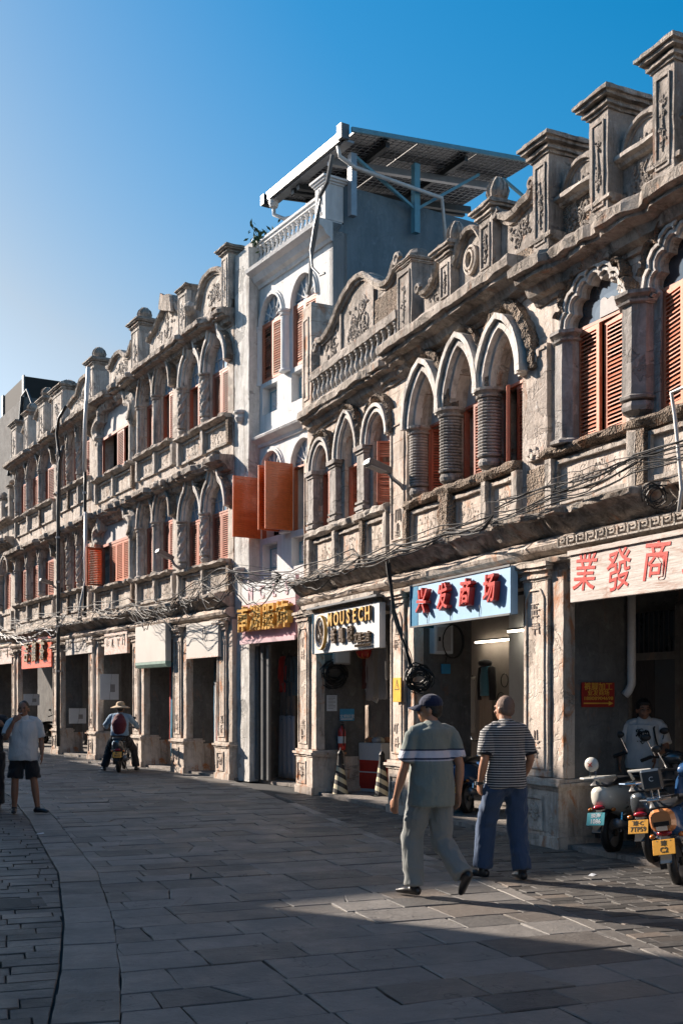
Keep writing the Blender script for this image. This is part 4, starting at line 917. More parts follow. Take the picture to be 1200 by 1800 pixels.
field(lp,'paver','stoneS',lay((-12,-6),(-.30,.95),-8,24,0,46,lambda c:[band_hp(.37,9)(c)[0]],row=(.19,.2),ln=(.38,.4),keep=lambda c:vis(c) and c.x<-.12*c.y+.1),limit=120,jit=.002,tilt=.002)
rp=bpy.data.objects.new('right_pavement',None); COL.objects.link(rp); rp['kind']='structure'
hb=orient(line(BR0,BR1,1),(5,9))
def strip_hp(w): # band right of the border line
    d=(Vector(BR1)-Vector(BR0)).normalized(); n=Vector((-d.y,d.x)); n=n if n.x>0 else -n; p=Vector(BR0)+n*w; q=Vector(BR1)+n*w; return line(p,q,1)
bl=[]
d=(Vector(BR1)-Vector(BR0)).normalized(); n=Vector((-d.y,d.x)); n=n if n.x>0 else -n
for j in range(-8,16):
    a=Vector(BR0)+d*(j*.6); bl.append([(v.x,v.y) for v in (a,a+n*.13,a+d*.6+n*.13,a+d*.6)])
field(rp,'border_stone','stoneB',bl,limit=30,jit=.004)
hs_=orient(strip_hp(.13),(5,9)); def_f=None
f1=orient(line(FB.w(-8.2,-.0,0).xy,FB.w(.0,-.0,0).xy,1),(-3,10)); f2=orient(line(FA.w(0,-.0,0).xy,FA.w(3,-.0,0).xy,1),(0,6))
def rhp(c): return [hs_,f1 if c.y>12.7 else f2]
field(rp,'paver','stoneS',lay((0,3),(.384,-.923) if False else (-.3,.954),-3,8,-2,16,rhp,row=(.14,.15),ln=(.29,.3),keep=lambda c:vis(c) and c.y<20),limit=290,jit=.0015,tilt=.002,gap=.004)
# raised arcade floors with kerb stones
def floor(F,s0,s1,name,zt=.05):
    o=bpy.data.objects.new(name,None); COL.objects.link(o); o.location=F.w(s0,0,0); o.rotation_euler=(0,0,F.ang); o['kind']='structure'
    L=s1-s0; MB().box(0,L,.22,7,-.02,zt).build('floor_slab','floor',o,rough=(.004,2,.8))
    x=0
    while x<L-.1:
        w=min(random.uniform(.7,1.3),L-x); MB().box(x+.004,x+w-.004,-.02,.216,-.02,zt+random.uniform(-.004,.006)).build('kerb_stone','floor',o,rough=(.008,5,.12)); x+=w
floor(FA,-.37,4.3,'arcade_floor'); floor(FB,-7.9,-.38,'arcade_floor'); floor(FL,-24,.5,'arcade_floor'); floor(FW,.4,3.85,'arcade_floor',.04)
# ================================================================ ROW ACROSS THE STREET (unseen left of the frame, heights shaped to cast the shade)
RO=Vector((-5.2,4,0)); RD=Vector((-.505,.863,0)).normalized(); Rang=math.atan2(RD.y,RD.x)
M['oppo']=plaster('plain_plaster_across',(.34,.31,.28),(.42,.39,.36),(.15,.14,.13),gr=.5,seed=21,peel=0)
prof=[(-9,-3,9.0),(-3,3.5,8.3),(3.5,9,9.2),(9,14.3,9.4),(14.3,17.0,7.1),(17.0,20.2,8.2),(20.2,24.0,10.0),(24.0,28.7,12.7),(28.7,34.4,12.9),(34.4,40,12.6),(40,46,12.3),(46,53,12.9),(53,62,12.6)]
for i,(a,b,h) in enumerate(prof):
    o=empty('shophouse',RO+RD*a,Rang,['plain cream shophouse behind the camera across the street','narrow grey shophouse behind the camera','plastered shophouse beside the camera, off the left edge','cream shophouse just left of the camera, outside the photo','lowest plastered house off the left edge of the photo','second lowest house off the left edge of the photo','mid-height house off the left edge of the photo','first tall house with roof posts off the left edge','second tall house with roof posts off the left edge','third tall house with roof posts off the left edge','fourth tall house with roof posts off the left edge','fifth tall house with roof posts off the left edge','farthest plain house across the street'][i],'building','row of houses across the street' if 0 else None)
    L=b-a; MB().box(.01,L-.01,.0,7,0,h).build('wall','oppo',o)
    for k in range(max(1,int(L/1.8))):
        for z in (4.6,7.6):
            if z+1.3<h: x=.9+k*1.8; MB().box(x-.4,x+.4,-.03,-.002,z,z+1.2).build('window','shutterB',o)
    cp=MB().box(0.02,L-.02,-.25,.2,h-.45,h-.3); cp.build('cornice','oppo',o)
    if i in (7,8,9,10,11):
        for k in range(int(L/1.3)):
            x=.3+k*1.3+random.uniform(-.2,.2)
            MB().box(x,x+.35,.05,.4,h,h+random.uniform(.1,.3)).build('parapet_post','oppo',o)
for i,(a,b,h) in enumerate(((4.45,9,7.6),(9,13.5,8.2),(13.5,20,7.4))):  # unseen houses added to block sky light and darken the foreground road
    o=empty('shophouse',FA.w(a,0,0),FA.ang,['plain shophouse just beyond the right edge of the photo','taller plain shophouse beyond the right edge, beside the camera','plain shophouse behind the camera on the right'][i],'building')
    L=b-a; MB().box(.01,L-.01,0,6,3.3,h).build('upper_wall','row',o); MB().box(.01,L-.01,2.6,6,0,3.299).build('shop_wall','inner',o); MB().box(.02,.6,0,.9,0,3.298).build('pillar','pillar',o)
    for k in range(int(L/1.5)): x=.8+k*1.5; MB().box(x-.4,x+.4,-.02,-.003,4.5,6.0).build('window','shutter',o)
    MB().box(.02,L-.02,-.4,.1,3.3,3.75).build('ledge_cornice','cornice',o)
# ================================================================ SIGNS
def board(F,s0,s1,z0,z1,off,mat,name,label,th=.08,tilt=0,cat='shop sign',bname='board'):
    o=empty(name,F.w(s0,off,z0),F.ang,label,cat); o.rotation_euler=(R(tilt),0,F.ang)
    b=MB().box(0,s1-s0,-th,0,0,z1-z0).build(bname,mat,o,bev=.004); return o,s1-s0,z1-z0
M['signblue']=flat('light_blue_sign',(.28,.46,.64),.45,var=.06,sc=2); M['signblued']=flat('blue_sign_edge',(.03,.20,.36),.4)
M['signred']=flat('red_letter',(.50,.030,.018),.4,var=.1); M['signwhite']=flat('white_sign',(.58,.585,.59),.45,var=.05,sc=2)
M['gold']=flat('gold_letter',(.72,.42,.10),.35,metal=.15,var=.1); M['goldside']=flat('bronze_letter',(.16,.11,.07),.4,metal=.3)
M['pink']=flat('faded_pink_sign',(.62,.36,.40),.6,var=.1,sc=3); M['pinkl']=flat('faded_pink_print',(.60,.40,.44),.6)
M['orange']=flat('orange_red_sign',(.80,.11,.03),.45,var=.05); M['green']=flat('old_green_edge',(.22,.34,.29),.6,var=.2)
M['ogold']=flat('aged_brass',(.30,.22,.10),.4,metal=.5,var=.2)
M['creamsign']=flat('blank_cream_board',(.52,.49,.455),.6,var=.06,sc=1.5)
M['yellow']=flat('yellow_sign',(.75,.42,.02),.45); M['ink']=flat('black_ink',(.02,.02,.02),.5,bmp=0)
def oldwood():
    m,t,p=nm('peeling_white_wood'); tc=N(t,'ShaderNodeTexCoord').outputs['Object']
    g=noise_(t,mapping(t,tc,(1.1,3,16)),2.2,7,.7,.8); c=mix(t,ramp(t,g,[(.38,(0,0,0)),(.62,(1,1,1))]),(.58,.54,.51),(.42,.36,.32))
    c=mix(t,ramp(t,noise_(t,mapping(t,tc,(1.6,2,4.5)),1.5,6,.7,1.2),[(.54,(0,0,0)),(.72,(.85,)*3)]),c,(.27,.12,.07))
    t.links.new(c,p.inputs['Base Color']); p.inputs['Roughness'].default_value=.85; bump(t,p,g,.5,.02); return m
M['oldwood']=oldwood()
def stain():
    m,t,p=nm('stained_stone_tablet'); tc=N(t,'ShaderNodeTexCoord').outputs['Object']
    g=noise_(t,mapping(t,tc,(3,3,5)),2.2,7,.7,1.5); c=mix(t,ramp(t,g,[(.42,(0,0,0)),(.6,(1,1,1))]),(.52,.50,.46),(.50,.27,.20)); t.links.new(c,p.inputs['Base Color']); bump(t,p,g,.5,.02); return m
M['stain']=stain()
# 1 white wooden board, red characters
o,w,h=board(FA,.80,3.1,2.72,3.25,.14,'oldwood','shop_sign','weathered white wooden signboard with red calligraphy at the right edge',th=.05,bname='board')
for i,ch in enumerate('業發商場'): text(ch,.44,'signred',o,(.24+i*.55,-.052,h/2-.0+.02*(-1)**i),(R(90),R([4,-8,3,-5][i]),0),.004,'red_character',off=.003,shear=.15,sx=.9)
MB().box(-.02,w+.02,-.075,-.052,h-.02,h+.03).build('top_batten','oldwood',o,rough=(.004,6,.2))
# 2 light blue sign
o,w,h=board(FB,-2.86,-.24,2.67,3.24,.16,'signblue','shop_sign','light blue signboard with four raised red characters',th=.10)
MB().box(-.012,0,-.12,.25,-.005,h+.005).build('side_panel','signblued',o); MB().box(0,w,-.115,-.1,-.012,.012).build('edge_trim','alu',o); MB().box(0,w,-.115,-.1,h-.012,h+.012).build('edge_trim','alu',o)
MB().box(.02,.20,-.106,-.1005,.01,h-.01).build('darker_panel','signblued',o)
for i,ch in enumerate('兴发商场'): text(ch,.36,'signred',o,(.46+i*.60,-.155,h/2+.02),(R(90),R([5,-6,2,-4][i]),0),.04,'red_character',off=.006,shear=.18,sx=.82)
for x in (.5,1.15,1.9): MB().tube([(x,-.11,.02),(x+.02,-.115,.12),(x,-.11,.16)],.004,4).build('letter_wire','black',o)
# 3 white sign
o,w,h=board(FB,-6.72,-4.02,2.44,3.12,.12,'signwhite','shop_sign','white signboard with round emblem and raised gold-edged letters MOUSECH',th=.10); w=2.94; o.scale=(.92,1,1); o.children[0].scale=(2.94/2.70,1,1)
MB().box(-.012,0,-.12,.25,-.005,h+.005).build('side_panel','signblued',o)
MB().box(-.1,w+.1,-.20,.1,h+.07,h+.10).build('light_trough','alu',o)
for k in range(3): MB().beam((.3+k*1.2,-.18,h+.09),(.3+k*1.2,.1,h+.22),.03).build('bracket','darksteel',o)
def ringobj(o,cx,cz,r,t,mat,name,y=-.15):
    rs=[]; 
    for k in range(33):
        a=2*PI*k/32; c,s_=math.cos(a)*.86,math.sin(a); rs.append([(cx+c*(r-t),y-.03,cz+s_*(r-t)),(cx+c*r,y-.03,cz+s_*r),(cx+c*r,y+.03,cz+s_*r),(cx+c*(r-t),y+.03,cz+s_*(r-t))])
    MB().loft(rs,cap=False).build(name,mat,o)
ringobj(o,.50,.34,.285,.035,'signwhite','emblem_ring'); ringobj(o,.50,.34,.29,.012,'gold','emblem_rim',-.152)
q=MB()
q.tube([(.50+.085*math.sin(2*a)*1.0,-.15,.34+.20*math.cos(a)) for a in [2*PI*k/28 for k in range(29)]],.016,5)
q.build('emblem_loop','goldside',o)
MB().tube([(.32,-.15,.20),(.34,-.15,.46),(.47,-.15,.24)],.016,5).build('emblem_stroke','goldside',o); MB().tube([(.53,-.15,.24),(.66,-.15,.46),(.68,-.15,.20)],.016,5).build('emblem_stroke','goldside',o)
def lett(o,tx,size,x,z,y=-.13,ext=.018,off=.01,sx=1,spc=1,front='signwhite',al='LEFT'):
    text(tx,size,'goldside',o,(x,y,z),ext=ext,name='letter_body',off=off,sx=sx,spc=spc,al=al); text(tx,size,front,o,(x,y-ext-.004,z),ext=.003,name='letter_face',off=off-.004,sx=sx,spc=spc,al=al)
for i,ch in enumerate('MOUSECH'): lett(o,ch,.30,.98+i*.27-.05+(.0 if i<1 else .03),.52,sx=.95,al='CENTER',front='gold')
for i,ch in enumerate('老凯城'): lett(o,ch,.25,1.06+i*.38,.24,sx=.9,al='CENTER',ext=.02,front='goldside')
lett(o,'文昌三店',.17,2.02,.17,sx=.95,ext=.02,off=.004,front='goldside'); lett(o,'CUSTOM&EXCHANGE',.058,2.02,.055,ext=.008,off=.002,sx=1.12,front='goldside')
# 4 pink sign, gold characters
o,w,h=board(FW,.92,3.12,2.82,3.98,.26,'pink','shop_sign','faded pink signboard with four big gold characters on the white building',th=.08)
MB().box(-.03,w+.03,-.12,-.078,-.05,.03).build('edge_trim','pinkl',o); MB().box(0,w,-.085,-.081,.74,h).build('white_strip','signwhite',o)
for i,ch in enumerate('NCES'): text(ch,.36,'pinkl',o,(.38+i*.50,-.092,.93),ext=.006,name='pink_letter',off=.008,sx=.8)
for i,ch in enumerate('南湖服饰'): text(ch,.54,'gold',o,(.28+i*.545,-.16,.40),ext=.06,name='gold_character',off=.006,sx=.96)
# 5.. blank boards and old tablets of the left row
o,w,h=board(FL,-1.75,-.02,2.56,3.32,.10,'creamsign','shop_sign','blank cream signboard nearest the white building, tangled wires across it'); MB().box(0,w,-.085,-.081,0,.03).build('edge_trim','stain',o)
MB().tube([(1.05+.09*math.cos(a),-.1,.5+.14*math.sin(a)) for a in [k*.5 for k in range(26)]],.006,4).build('wire_coil','wireb',o)
o,w,h=board(FL,-4.75,-2.75,2.55,3.42,.14,'creamsign','shop_sign','blank cream signboard with rounded green lower edge',th=.14)
MB().sweepx([(-.142,.0),(-.142,-.06),(-.10,-.13),(0,-.14),(0,0)],0,w,.3).build('rounded_edge','green',o)
o,w,h=board(FL,-7.55,-5.75,2.84,3.44,.06,'stain','shop_tablet','old pink-stained carved stone name tablet')
for i in range(4): m=relief(.3,.36,200+i,1,.012,'glyph').build('carved_character','rowtrim',o); m.location=(.3+i*.42,-.085,h/2)
o,w,h=board(FL,-11.1,-8.6,2.95,3.60,.06,'ring','shop_tablet','old grey carved stone name tablet beside the dark drainpipe')
for i in range(4): m=relief(.4,.46,210+i,1.4,.014,'glyph').build('carved_character','rowtrim',o); m.location=(.4+i*.58,-.085,h/2)
o,w,h=board(FL,-16.1,-12.55,2.66,3.62,.10,'orange','shop_sign','orange-red signboard with three brassy calligraphic characters',th=.06)
for i,ch in enumerate('吉龍茶'): text(ch,.66,'ogold',o,(.85+i*.95,-.12,h/2),(R(90),R([6,-3,4][i]),0),.03,'brass_character',off=.012,shear=.15,sx=.8)
o,w,h=board(FL,-21.5,-17.5,2.9,3.7,.06,'stain','shop_tablet','faded pinkish tablet at the far left edge')
for i in range(4): m=relief(.5,.56,220+i,1.2,.016,'glyph').build('carved_character','rowtrim',o); m.location=(.6+i*.9,-.085,h/2)
o,w,h=board(FL,-1.55,-.85,2.02,2.25,-1.3,'orange','small_sign','small hanging orange-red sign inside the arcade with gold writing',th=.03); text('香水加油站',.13,'gold',o,(w/2,-.035,h/2),ext=.003,name='small_lettering')
MB().tube([(w*.8,-.01,h),(w*.8,-.01,h+.3)],.006,4).build('hanger','black',o)
M['darkred']=flat('dark_red_plate',(.33,.02,.015),.45); M['signyel']=flat('yellow_print',(.75,.42,.05),.5,bmp=0)
# plate on the inner face of the near pier
def side_board(F,s,d0,d1,z0,z1,mat,name,label,cat='sign',th=.01):
    o=empty(name,F.w(s,-d0,z0),F.ang+R(90),label,cat); MB().box(0,d1-d0,-th,0,0,z1-z0).build('plate',mat,o); return o,d1-d0,z1-z0
def sb_px(F,s,x0,y0,x1,y1,*a,**k):
    d0,za=F.Q(s,x0,y1); d1,zb=F.Q(s,x1,y0); return side_board(F,s,d0,d1,za,zb,*a,**k)

# ---- plates and papers on pier faces
o,w,h=sb_px(FA,.50,1021,1200,1078,1243,'darkred','wall_plate','dark red metal plate with yellow writing and arrow on the near pier')

def fit(tx,size,x,z,wd):
    q=text(tx,size,'signyel',o,(x,-.013,z),ext=.002,name='yellow_lettering'); ww=max(v.co.x for v in q.data.vertices)-min(v.co.x for v in q.data.vertices); q.scale=(wd/ww,1,1)
fit('裤脚加工',h*.34,w/2,h*.82,w*.86); fit('业发商场',h*.27,w/2,h*.57,w*.66); fit('18808904698',h*.20,w/2,h*.35,w*.88); MB().prism([(w*.05,h*.13),(w*.05,h*.18),(w*.82,h*.18),(w*.82,h*.25),(w*.96,h*.155),(w*.82,h*.06),(w*.82,h*.13)],-.014,-.011).build('yellow_arrow','signyel',o)
M['paper']=flat('white_paper',(.62,.64,.66),.8,var=.05); M['bluep']=flat('blue_print',(.04,.28,.50),.5)
s3=-7.025
o,w,h=sb_px(FB,s3,574,1222,592,1250,'paper','paper_notice','white typed paper notice taped to the pier by the fire extinguisher',th=.003)
for k in range(9): MB().box(w*.12,w*(.85-.2*(k%3==2)),-.0045,-.0035,h*(.88-k*.09),h*(.90-k*.09)).build('printed_line','ink',o)
o,w,h=sb_px(FB,s3,597,1246,622,1267,'bluep','blue_plate','small blue printed plate on the pier beside the paper notice'); text('文明经营',.07,'paper',o,(w*.5,-.012,h*.35),ext=.001,name='white_lettering'); MB().box(w*.05,w*.9,-.012,-.0105,h*.1,h*.18).build('white_strip','paper',o)
M['red']=flat('fire_red',(.55,.03,.02),.3,coat=.4)
d,z=FB.Q(s3,597,1318); o=empty('fire_extinguisher',FB.w(s3+.09,-d,z),FB.ang,'red fire extinguisher hung low on the pier under the white shop sign','fire extinguisher')
MB().lathe(0,0,[(.06,0),(.07,.02),(.07,.32),(.05,.38),(.02,.40),(.02,.43)],14).build('cylinder','red',o,smooth=True); MB().box(-.02,.06,-.02,.02,.43,.46).box(-.01,.08,-.01,.01,.475,.49).build('valve','ink',o); MB().tube([(.05,0,.44),(.10,0,.40),(.09,0,.2),(.08,0,.08)],.01,6).build('hose','black',o); MB().lathe(0,0,[(.0705,.12),(.0712,.121),(.0712,.24),(.0705,.241)],14).build('label','paper',o)
# yellow warning sign on the pillar
s_,z0=FB.P(693,1234,.13); s1_,z1=FB.P(707,1191,.13); o,w,h=board(FB,s_,s1_,z0,z1,.145,'yellow','warning_sign','narrow yellow electrical warning sign on the pillar left of the capped man',th=.01,cat='sign')
MB().prism([(w*.2,h*.5),(w*.8,h*.5),(w*.5,h*.93)],-.0125,-.0105).build('black_triangle','ink',o); MB().prism([(w*.27,h*.53),(w*.73,h*.53),(w*.5,h*.86)],-.0135,-.0126).build('yellow_triangle','yellow',o); MB().prism([(w*.5,h*.55),(w*.56,h*.68),(w*.46,h*.68),(w*.52,h*.8),(w*.56,h*.8),(w*.5,h*.7),(w*.6,h*.7)],-.0145,-.0136).build('flash','ink',o)
# posters on the far piers
for F,s,a,mat,lab in ((FL,Ls(175)+.1,(176,1185,209,1230),'paper','large torn white poster on the pier behind the rider'),(FL,Ls(108)+.1,(122,1245,152,1272),'paper','faded pale poster pasted low on the far pier'),(FL,Ls(36)+.1,(42,1220,70,1240),'paper','crumpled white notice on the pier under the orange-red sign')):
    o,w,h=sb_px(F,s,*a,mat,'poster',lab,th=.005); MB().box(w*.55,w*.8,-.007,-.0055,h*.3,h*.6).build('torn_print','steel',o); MB().beam((w*.5,-.006,0),(w*.62,-.006,h),.01,.004).build('fold','ink',o)  # thin black line drawn across each sheet
M['inner2']=M['inner']
# ================================================================ SOLAR CANOPY on the white building
co=empty('solar_canopy',FW.w(.3,0,0),FW.ang,'steel framed solar panel canopy over the terrace of the white building','canopy')
CO=.0; s0_,zc=FW.P(472,361,CO); s1_,_=FW.P(607,222,CO); dd,zz=FW.Q(s1_,930,290)
a0,a1=s0_-.3,s1_-.3; zc=11.62
dep=min(9.5,dd); sl=(zz-zc-.10)/dd if dd>1 else 0
def cb(mb,*a): return mb
MB().box(a0,a1,-.06,.0,zc-.02,zc+.17).build('fascia','alu',co,bev=.01); MB().box(a0-.16,a0-.02,-.10,.10,zc-.06,zc+.14).build('gutter_end','darksteel',co); MB().box(a1-.10,a1+.05,-.12,.05,zc-.02,zc+.24).build('corner_cap','alu',co)
MB().box(a0-.02,a1,.0,.18,zc-.04,zc+.0).build('gutter','steel',co)
def zat(y): return zc+.12+sl*y
for x,m in ((a0,'darksteel'),(a1+.13,'bluesteel')): MB().beam((x,0.05,zat(0)+.0),(x,dep,zat(dep)+.0),.05,.08).build('edge_beam',m,co)
for y in (.9,2.7,4.5,6.3,8.1):
    if y<dep: MB().beam((a0,y,zat(y)-.10),(a1,y,zat(y)-.10),.08,.10).build('purlin','darksteel',co)
for x in (a0+.8,a1-1.9,a1-.75): MB().beam((x,0.1,zat(0)-.20),(x,dep,zat(dep)-.20),.10,.12).build('rafter','steel' if x>a1-.8 else 'darksteel',co)
gx=(a1+.12-a0)/4; gy=(dep-.15)/3; cg=MB()
for k in range(7): cg.box(.02+k*(gx-.06)/6,.028+k*(gx-.06)/6,.02,gy-.02,-.004,.0)
for k in range(10): cg.box(.02,gx-.02,.02+k*(gy-.048)/9,.028+k*(gy-.048)/9,-.0085,-.0045)
cgm=bpy.data.meshes.new('cell_grid'); cgm.from_pydata(cg.v,[],cg.f); cgm.materials.append(M['pvline'])
pm=MB().box(0,gx-.02,0,gy-.02,0,.035); pmm=bpy.data.meshes.new('solar_panel'); pmm.from_pydata(pm.v,[],pm.f); pmm.materials.append(M['pv'])
nx=int((a1-a0)/gx)+1; ny=3
for i in range(nx):
    for j in range(ny):
        x=a0+.02+i*gx
        if i>3: continue
        p=inst('solar_panel',pmm,co,(x,.15+j*gy,zat(.15+j*gy)-.02),(math.atan(sl),0,0)); inst('cell_grid',cgm,p,(0,0,-.001))
for x,y in ((a1-.25,1.7),(a1-.25,5.2),(a0+1.3,.5),(a1-.25,.30)):
    zb=10.4; MB().box(x-.06,x+.06,y-.06,y+.06,zb,zat(y)-.25).build('canopy_post','bluesteel' if y>1 else 'steel',co)
for y0,y1,z in ((1.7,.3,-1.1),(1.7,3.2,-1.1),(5.2,3.8,-1.),(5.2,6.6,-1.)): MB().beam((a1-.25,y0,zat(y0)+z),(a1-.25,y1,zat(y1)-.25),.05,.05).build('brace','bluesteel',co)
MB().tube([(a1-.25,.0,zc-.02),(a1-.22,.02,zc-.22),(a1-.18,.3,zc-.36),(a1-.1,2.2,zc-.5),(a1-.1,2.3,zc-1.4)],.04,8).build('downpipe','pvc',co,smooth=True)
MB().tube([(a0+.12,.05,zc-.0),(a0+.12,.06,zc-.30),(a0+.3,.2,zc-.42),(a0+1.1,.5,zc-.5)],.04,8).build('downpipe','pvc',co,smooth=True)
MB().lathe(a0+.12,.05,[(.08,zc-.16),(.10,zc-.1),(.10,zc+.0)],10).build('outlet','pvc',co)
# hanging grey conduit on the white facade
cpx=lambda pts,f: [FW.w(FW.P(x,y,f)[0],f,FW.P(x,y,f)[1]) for x,y in pts]
o=tag(MB().tube(cpx(((584,272),(575,320),(562,345),(556,400),(547,450),(545,500),(541,518)),.32),.04,8).tube(cpx(((563,350),(552,400),(546,440),(549,470),(562,484),(571,480)),.40),.022,6).build('hanging_conduit','pvc'),'grey conduit hanging in a loop from the terrace balustrade of the white building','pipe'); o.data.materials[0]=M['alu']
# shrub on the terrace
def shrub(name,label,c,r,n,cat='plant',hh=1):
    o=empty(name,c,0,label,cat); rd=random.Random(5); st=MB(); lf=MB()
    for k in range(16):
        a=rd.uniform(0,6.28); t=Vector((math.cos(a)*r*rd.uniform(.3,1),math.sin(a)*r*rd.uniform(.3,1),rd.uniform(.5,1)*r*1.1*hh)); st.tube([(0,0,0),t*.5+Vector((0,0,.05)),t],.008,4)
        for j in range(n//16):
            q=t*rd.uniform(.35,1.08)+Vector([rd.gauss(0,.06*r/.5) for _ in range(3)]); d=Vector([rd.gauss(0,1) for _ in range(3)]).normalized(); e=d.cross(Vector((rd.gauss(0,1),rd.gauss(0,1),rd.gauss(0,1)))).normalized(); l=rd.uniform(.05,.10); lf.add([q,q+d*l+e*l*.35,q+d*l*2,q+d*l-e*l*.35],[(0,1,2,3)])
    st.build('stem','darksteel',o); lf.build('foliage','leaf',o,smooth=None,kind='stuff'); return o
shrub('shrub','small leafy shrub growing on the roof beside the white balustrade',FL.w(1.0,-.5,10.6),.5,520)
# ================================================================ CABLES, PIPES, LAMPS
def bundle(name,label,F,path,n,mat,r=.0075,spread=.07,sag=.06,seed=1,thick=0,cat='cables'):
    rd=random.Random(seed); o=empty(name,F.w(*path[0]),0,label,cat); base=F.w(*path[0])
    P=[F.w(*p) for p in path]
    for k in range(n):
        pts=[]; ph=rd.uniform(0,9); oz=rd.gauss(0,spread); oo=rd.gauss(0,spread*.6)
        for i in range(len(P)-1):
            L=(P[i+1]-P[i]).length; m=max(2,int(L/.18))
            for j in range(m):
                t=j/m; p=P[i].lerp(P[i+1],t); q=noise.noise_vector(Vector((ph,(i*9+j)*.13,k*3.1)))
                p+=Vector((F.n[0],F.n[1],0))*(oo+q.x*spread*1.6)+Vector((0,0,oz+q.y*spread*1.6-sag*rd.uniform(.7,1.3)*math.sin(PI*t)*(k%3)/2)); pts.append(p-base)
        pts.append(P[-1]-base)
        MB().tube(pts,r*rd.choice((.6,.8,1,1.4)),4).build('cable',mat if k%3 else 'wireb',o)
    return o
bundle('cable_bundle','tangled cable bundle along the ledge of the near right building',FA,[(-.3,.46,3.82),(.9,.46,3.86),(2.2,.48,3.92),(3.4,.46,3.95)],13,'wire',seed=1)
bundle('cable_bundle','cable bundle along the ledge above the light blue sign',FB,[(-4.2,.46,3.80),(-2.8,.46,3.80),(-1.4,.46,3.83),(-.3,.46,3.82)],11,'wire',seed=2)
bundle('cable_bundle','cable bundle along the ledge above the white shop sign',FB,[(-8.4,.50,3.86),(-7.2,.46,3.78),(-5.6,.46,3.80),(-4.2,.46,3.80)],14,'wire',spread=.09,seed=3,sag=.12)
bundle('cable_bundle','loose cables strung from the left row across the white building front',FL,[(-4.2,.5,3.9),(-2.2,.6,3.72),(-.6,.7,3.85),(.6,.8,4.0),(2.2,.8,4.05),(3.5,.5,3.90)],15,'wire',spread=.12,sag=.3,seed=4)
bundle('cable_bundle','cables along the ledge of the far left houses',FL,[(-16,.5,4.1),(-11,.5,4.05),(-7,.5,4.0),(-4.2,.5,3.95)],9,'wire',spread=.09,sag=.15,seed=5)
bundle('cable_bundle','pale cables sagging over the orange-red sign at far left',FL,[(-19,.6,4.4),(-15,.7,3.7),(-11.6,.6,3.75),(-9.6,.6,4.0)],5,'pvc',spread=.05,sag=.3,seed=6,r=.009)
bundle('drop_cable','black cable bundle dropping down the pillar between the two shop signs',FB,[(FB.P(x,y,f)[0],f,FB.P(x,y,f)[1]) for x,y,f in ((682,988,.48),(686,1030,.46),(692,1075,.36),(705,1120,.28),(718,1155,.24),(726,1185,.2))],9,'wireb',r=.010,spread=.022,sag=0,seed=7)
def coil(name,label,c,R0,n,seed,mat='wireb',r=.009,flat_=.25,cat='cables'):
    rd=random.Random(seed); o=empty(name,c,0,label,cat)
    for k in range(n):
        a0=rd.uniform(0,6.28); rr=R0*rd.uniform(.55,1.1); t1=rd.uniform(-.5,.5); cx,cz=rd.gauss(0,R0*.18),rd.gauss(0,R0*.18)
        MB().tube([((cx+rr*math.cos(a0+a)),rd.gauss(0,R0*.05)+t1*rr*math.cos(a0+a),(cz+rr*math.sin(a0+a)*rd.uniform(.8,1.0))) for a in [i*.45 for i in range(12)]],r,4).build('cable',mat,o)
    return o
coil('cable_tangle','black tangle of spare cable beside the pillar behind the capped man',FB.w(FB.P(736,1194,.2)[0],.2,FB.P(736,1194,.2)[1]),.17,22,3)
coil('wire_coil','thin dark coil of wire hanging on the ledge at the right',FA.w(FA.P(1150,870,.5)[0],.50,FA.P(1150,870,.5)[1]),.15,9,4,r=.006)
o=tag(MB().tube([FA.w(FA.P(x,y,.5)[0],.5,FA.P(x,y,.5)[1]) for x,y in ((1230,676),(1200,681),(1179,690),(1185,730),(1191,790),(1197,860),(1192,900))],.018,8).build('wall_pipe','pvc',smooth=True),'pale bent pipe standing in front of the right-hand window sill','pipe')
d,z=FA.Q(.50,1103,1215); o=tag(MB().tube([FA.w(.56,-d,zz) for zz in (3.3,2.4,z+.08)]+[FA.w(.53,-d+.02,z),FA.w(.50,-d+.05,z-.05)],.05,8).build('drain_pipe','pvc',smooth=True),'white plastic drainpipe on the back of the near pier','pipe')
def pipes(F,px,y0,y1,off,r,mat,label,jog=0):
    s0,z0=F.P(px,y0,off); s1,z1=F.P(px,y1,off); pts=[F.w(s0+jog,off,z0),F.w(s0+jog*.3,off,z0-.4)]+[F.w(s0,off,z0+(z1-z0)*t) for t in (.2,.5,.8,1)]
    o=empty('drainpipe',F.w(s0,off,z1),0,label,'pipe'); b=F.w(s0,off,z1); MB().tube([p-b for p in pts],r,8).build('pipe',mat,o,smooth=True)
    for t in (.15,.3,.45,.6,.75): z=z0+(z1-z0)*t-z1; MB().lathe(0,0,[(r*1.35,z),(r*1.35,z+.06)],8).build('pipe_clamp','steel',o)
pipes(FL,103,790,1312,.42,.055,'darksteel','dark drainpipe running down the facade of the far left row',jog=.5)
pipes(FL,150,830,1085,.45,.045,'wireb','black upper drainpipe with white sleeve near the wide arched window'); 
o=tag(MB().tube([FL.w(*FL.P(156,645,.45)[:1],.45,FL.P(156,645,.45)[1]),FL.w(FL.P(150,745,.45)[0],.45,FL.P(150,745,.45)[1]),FL.w(FL.P(149,835,.45)[0],.45,FL.P(149,835,.45)[1])],.055,8).build('pipe_sleeve','pvc',smooth=True),'white plastic pipe sleeve rising past the roof cornice of the left row','pipe')
o=tag(MB().tube([FL.w(FL.P(x,y,.45)[0],.45,FL.P(x,y,.45)[1]) for x,y in ((151,900),(151,985),(152,1020),(143,1060),(140,1090))],.05,8).build('pipe_sleeve','pvc',smooth=True),'white bent lower pipe beside the open shutter of the left row','pipe')
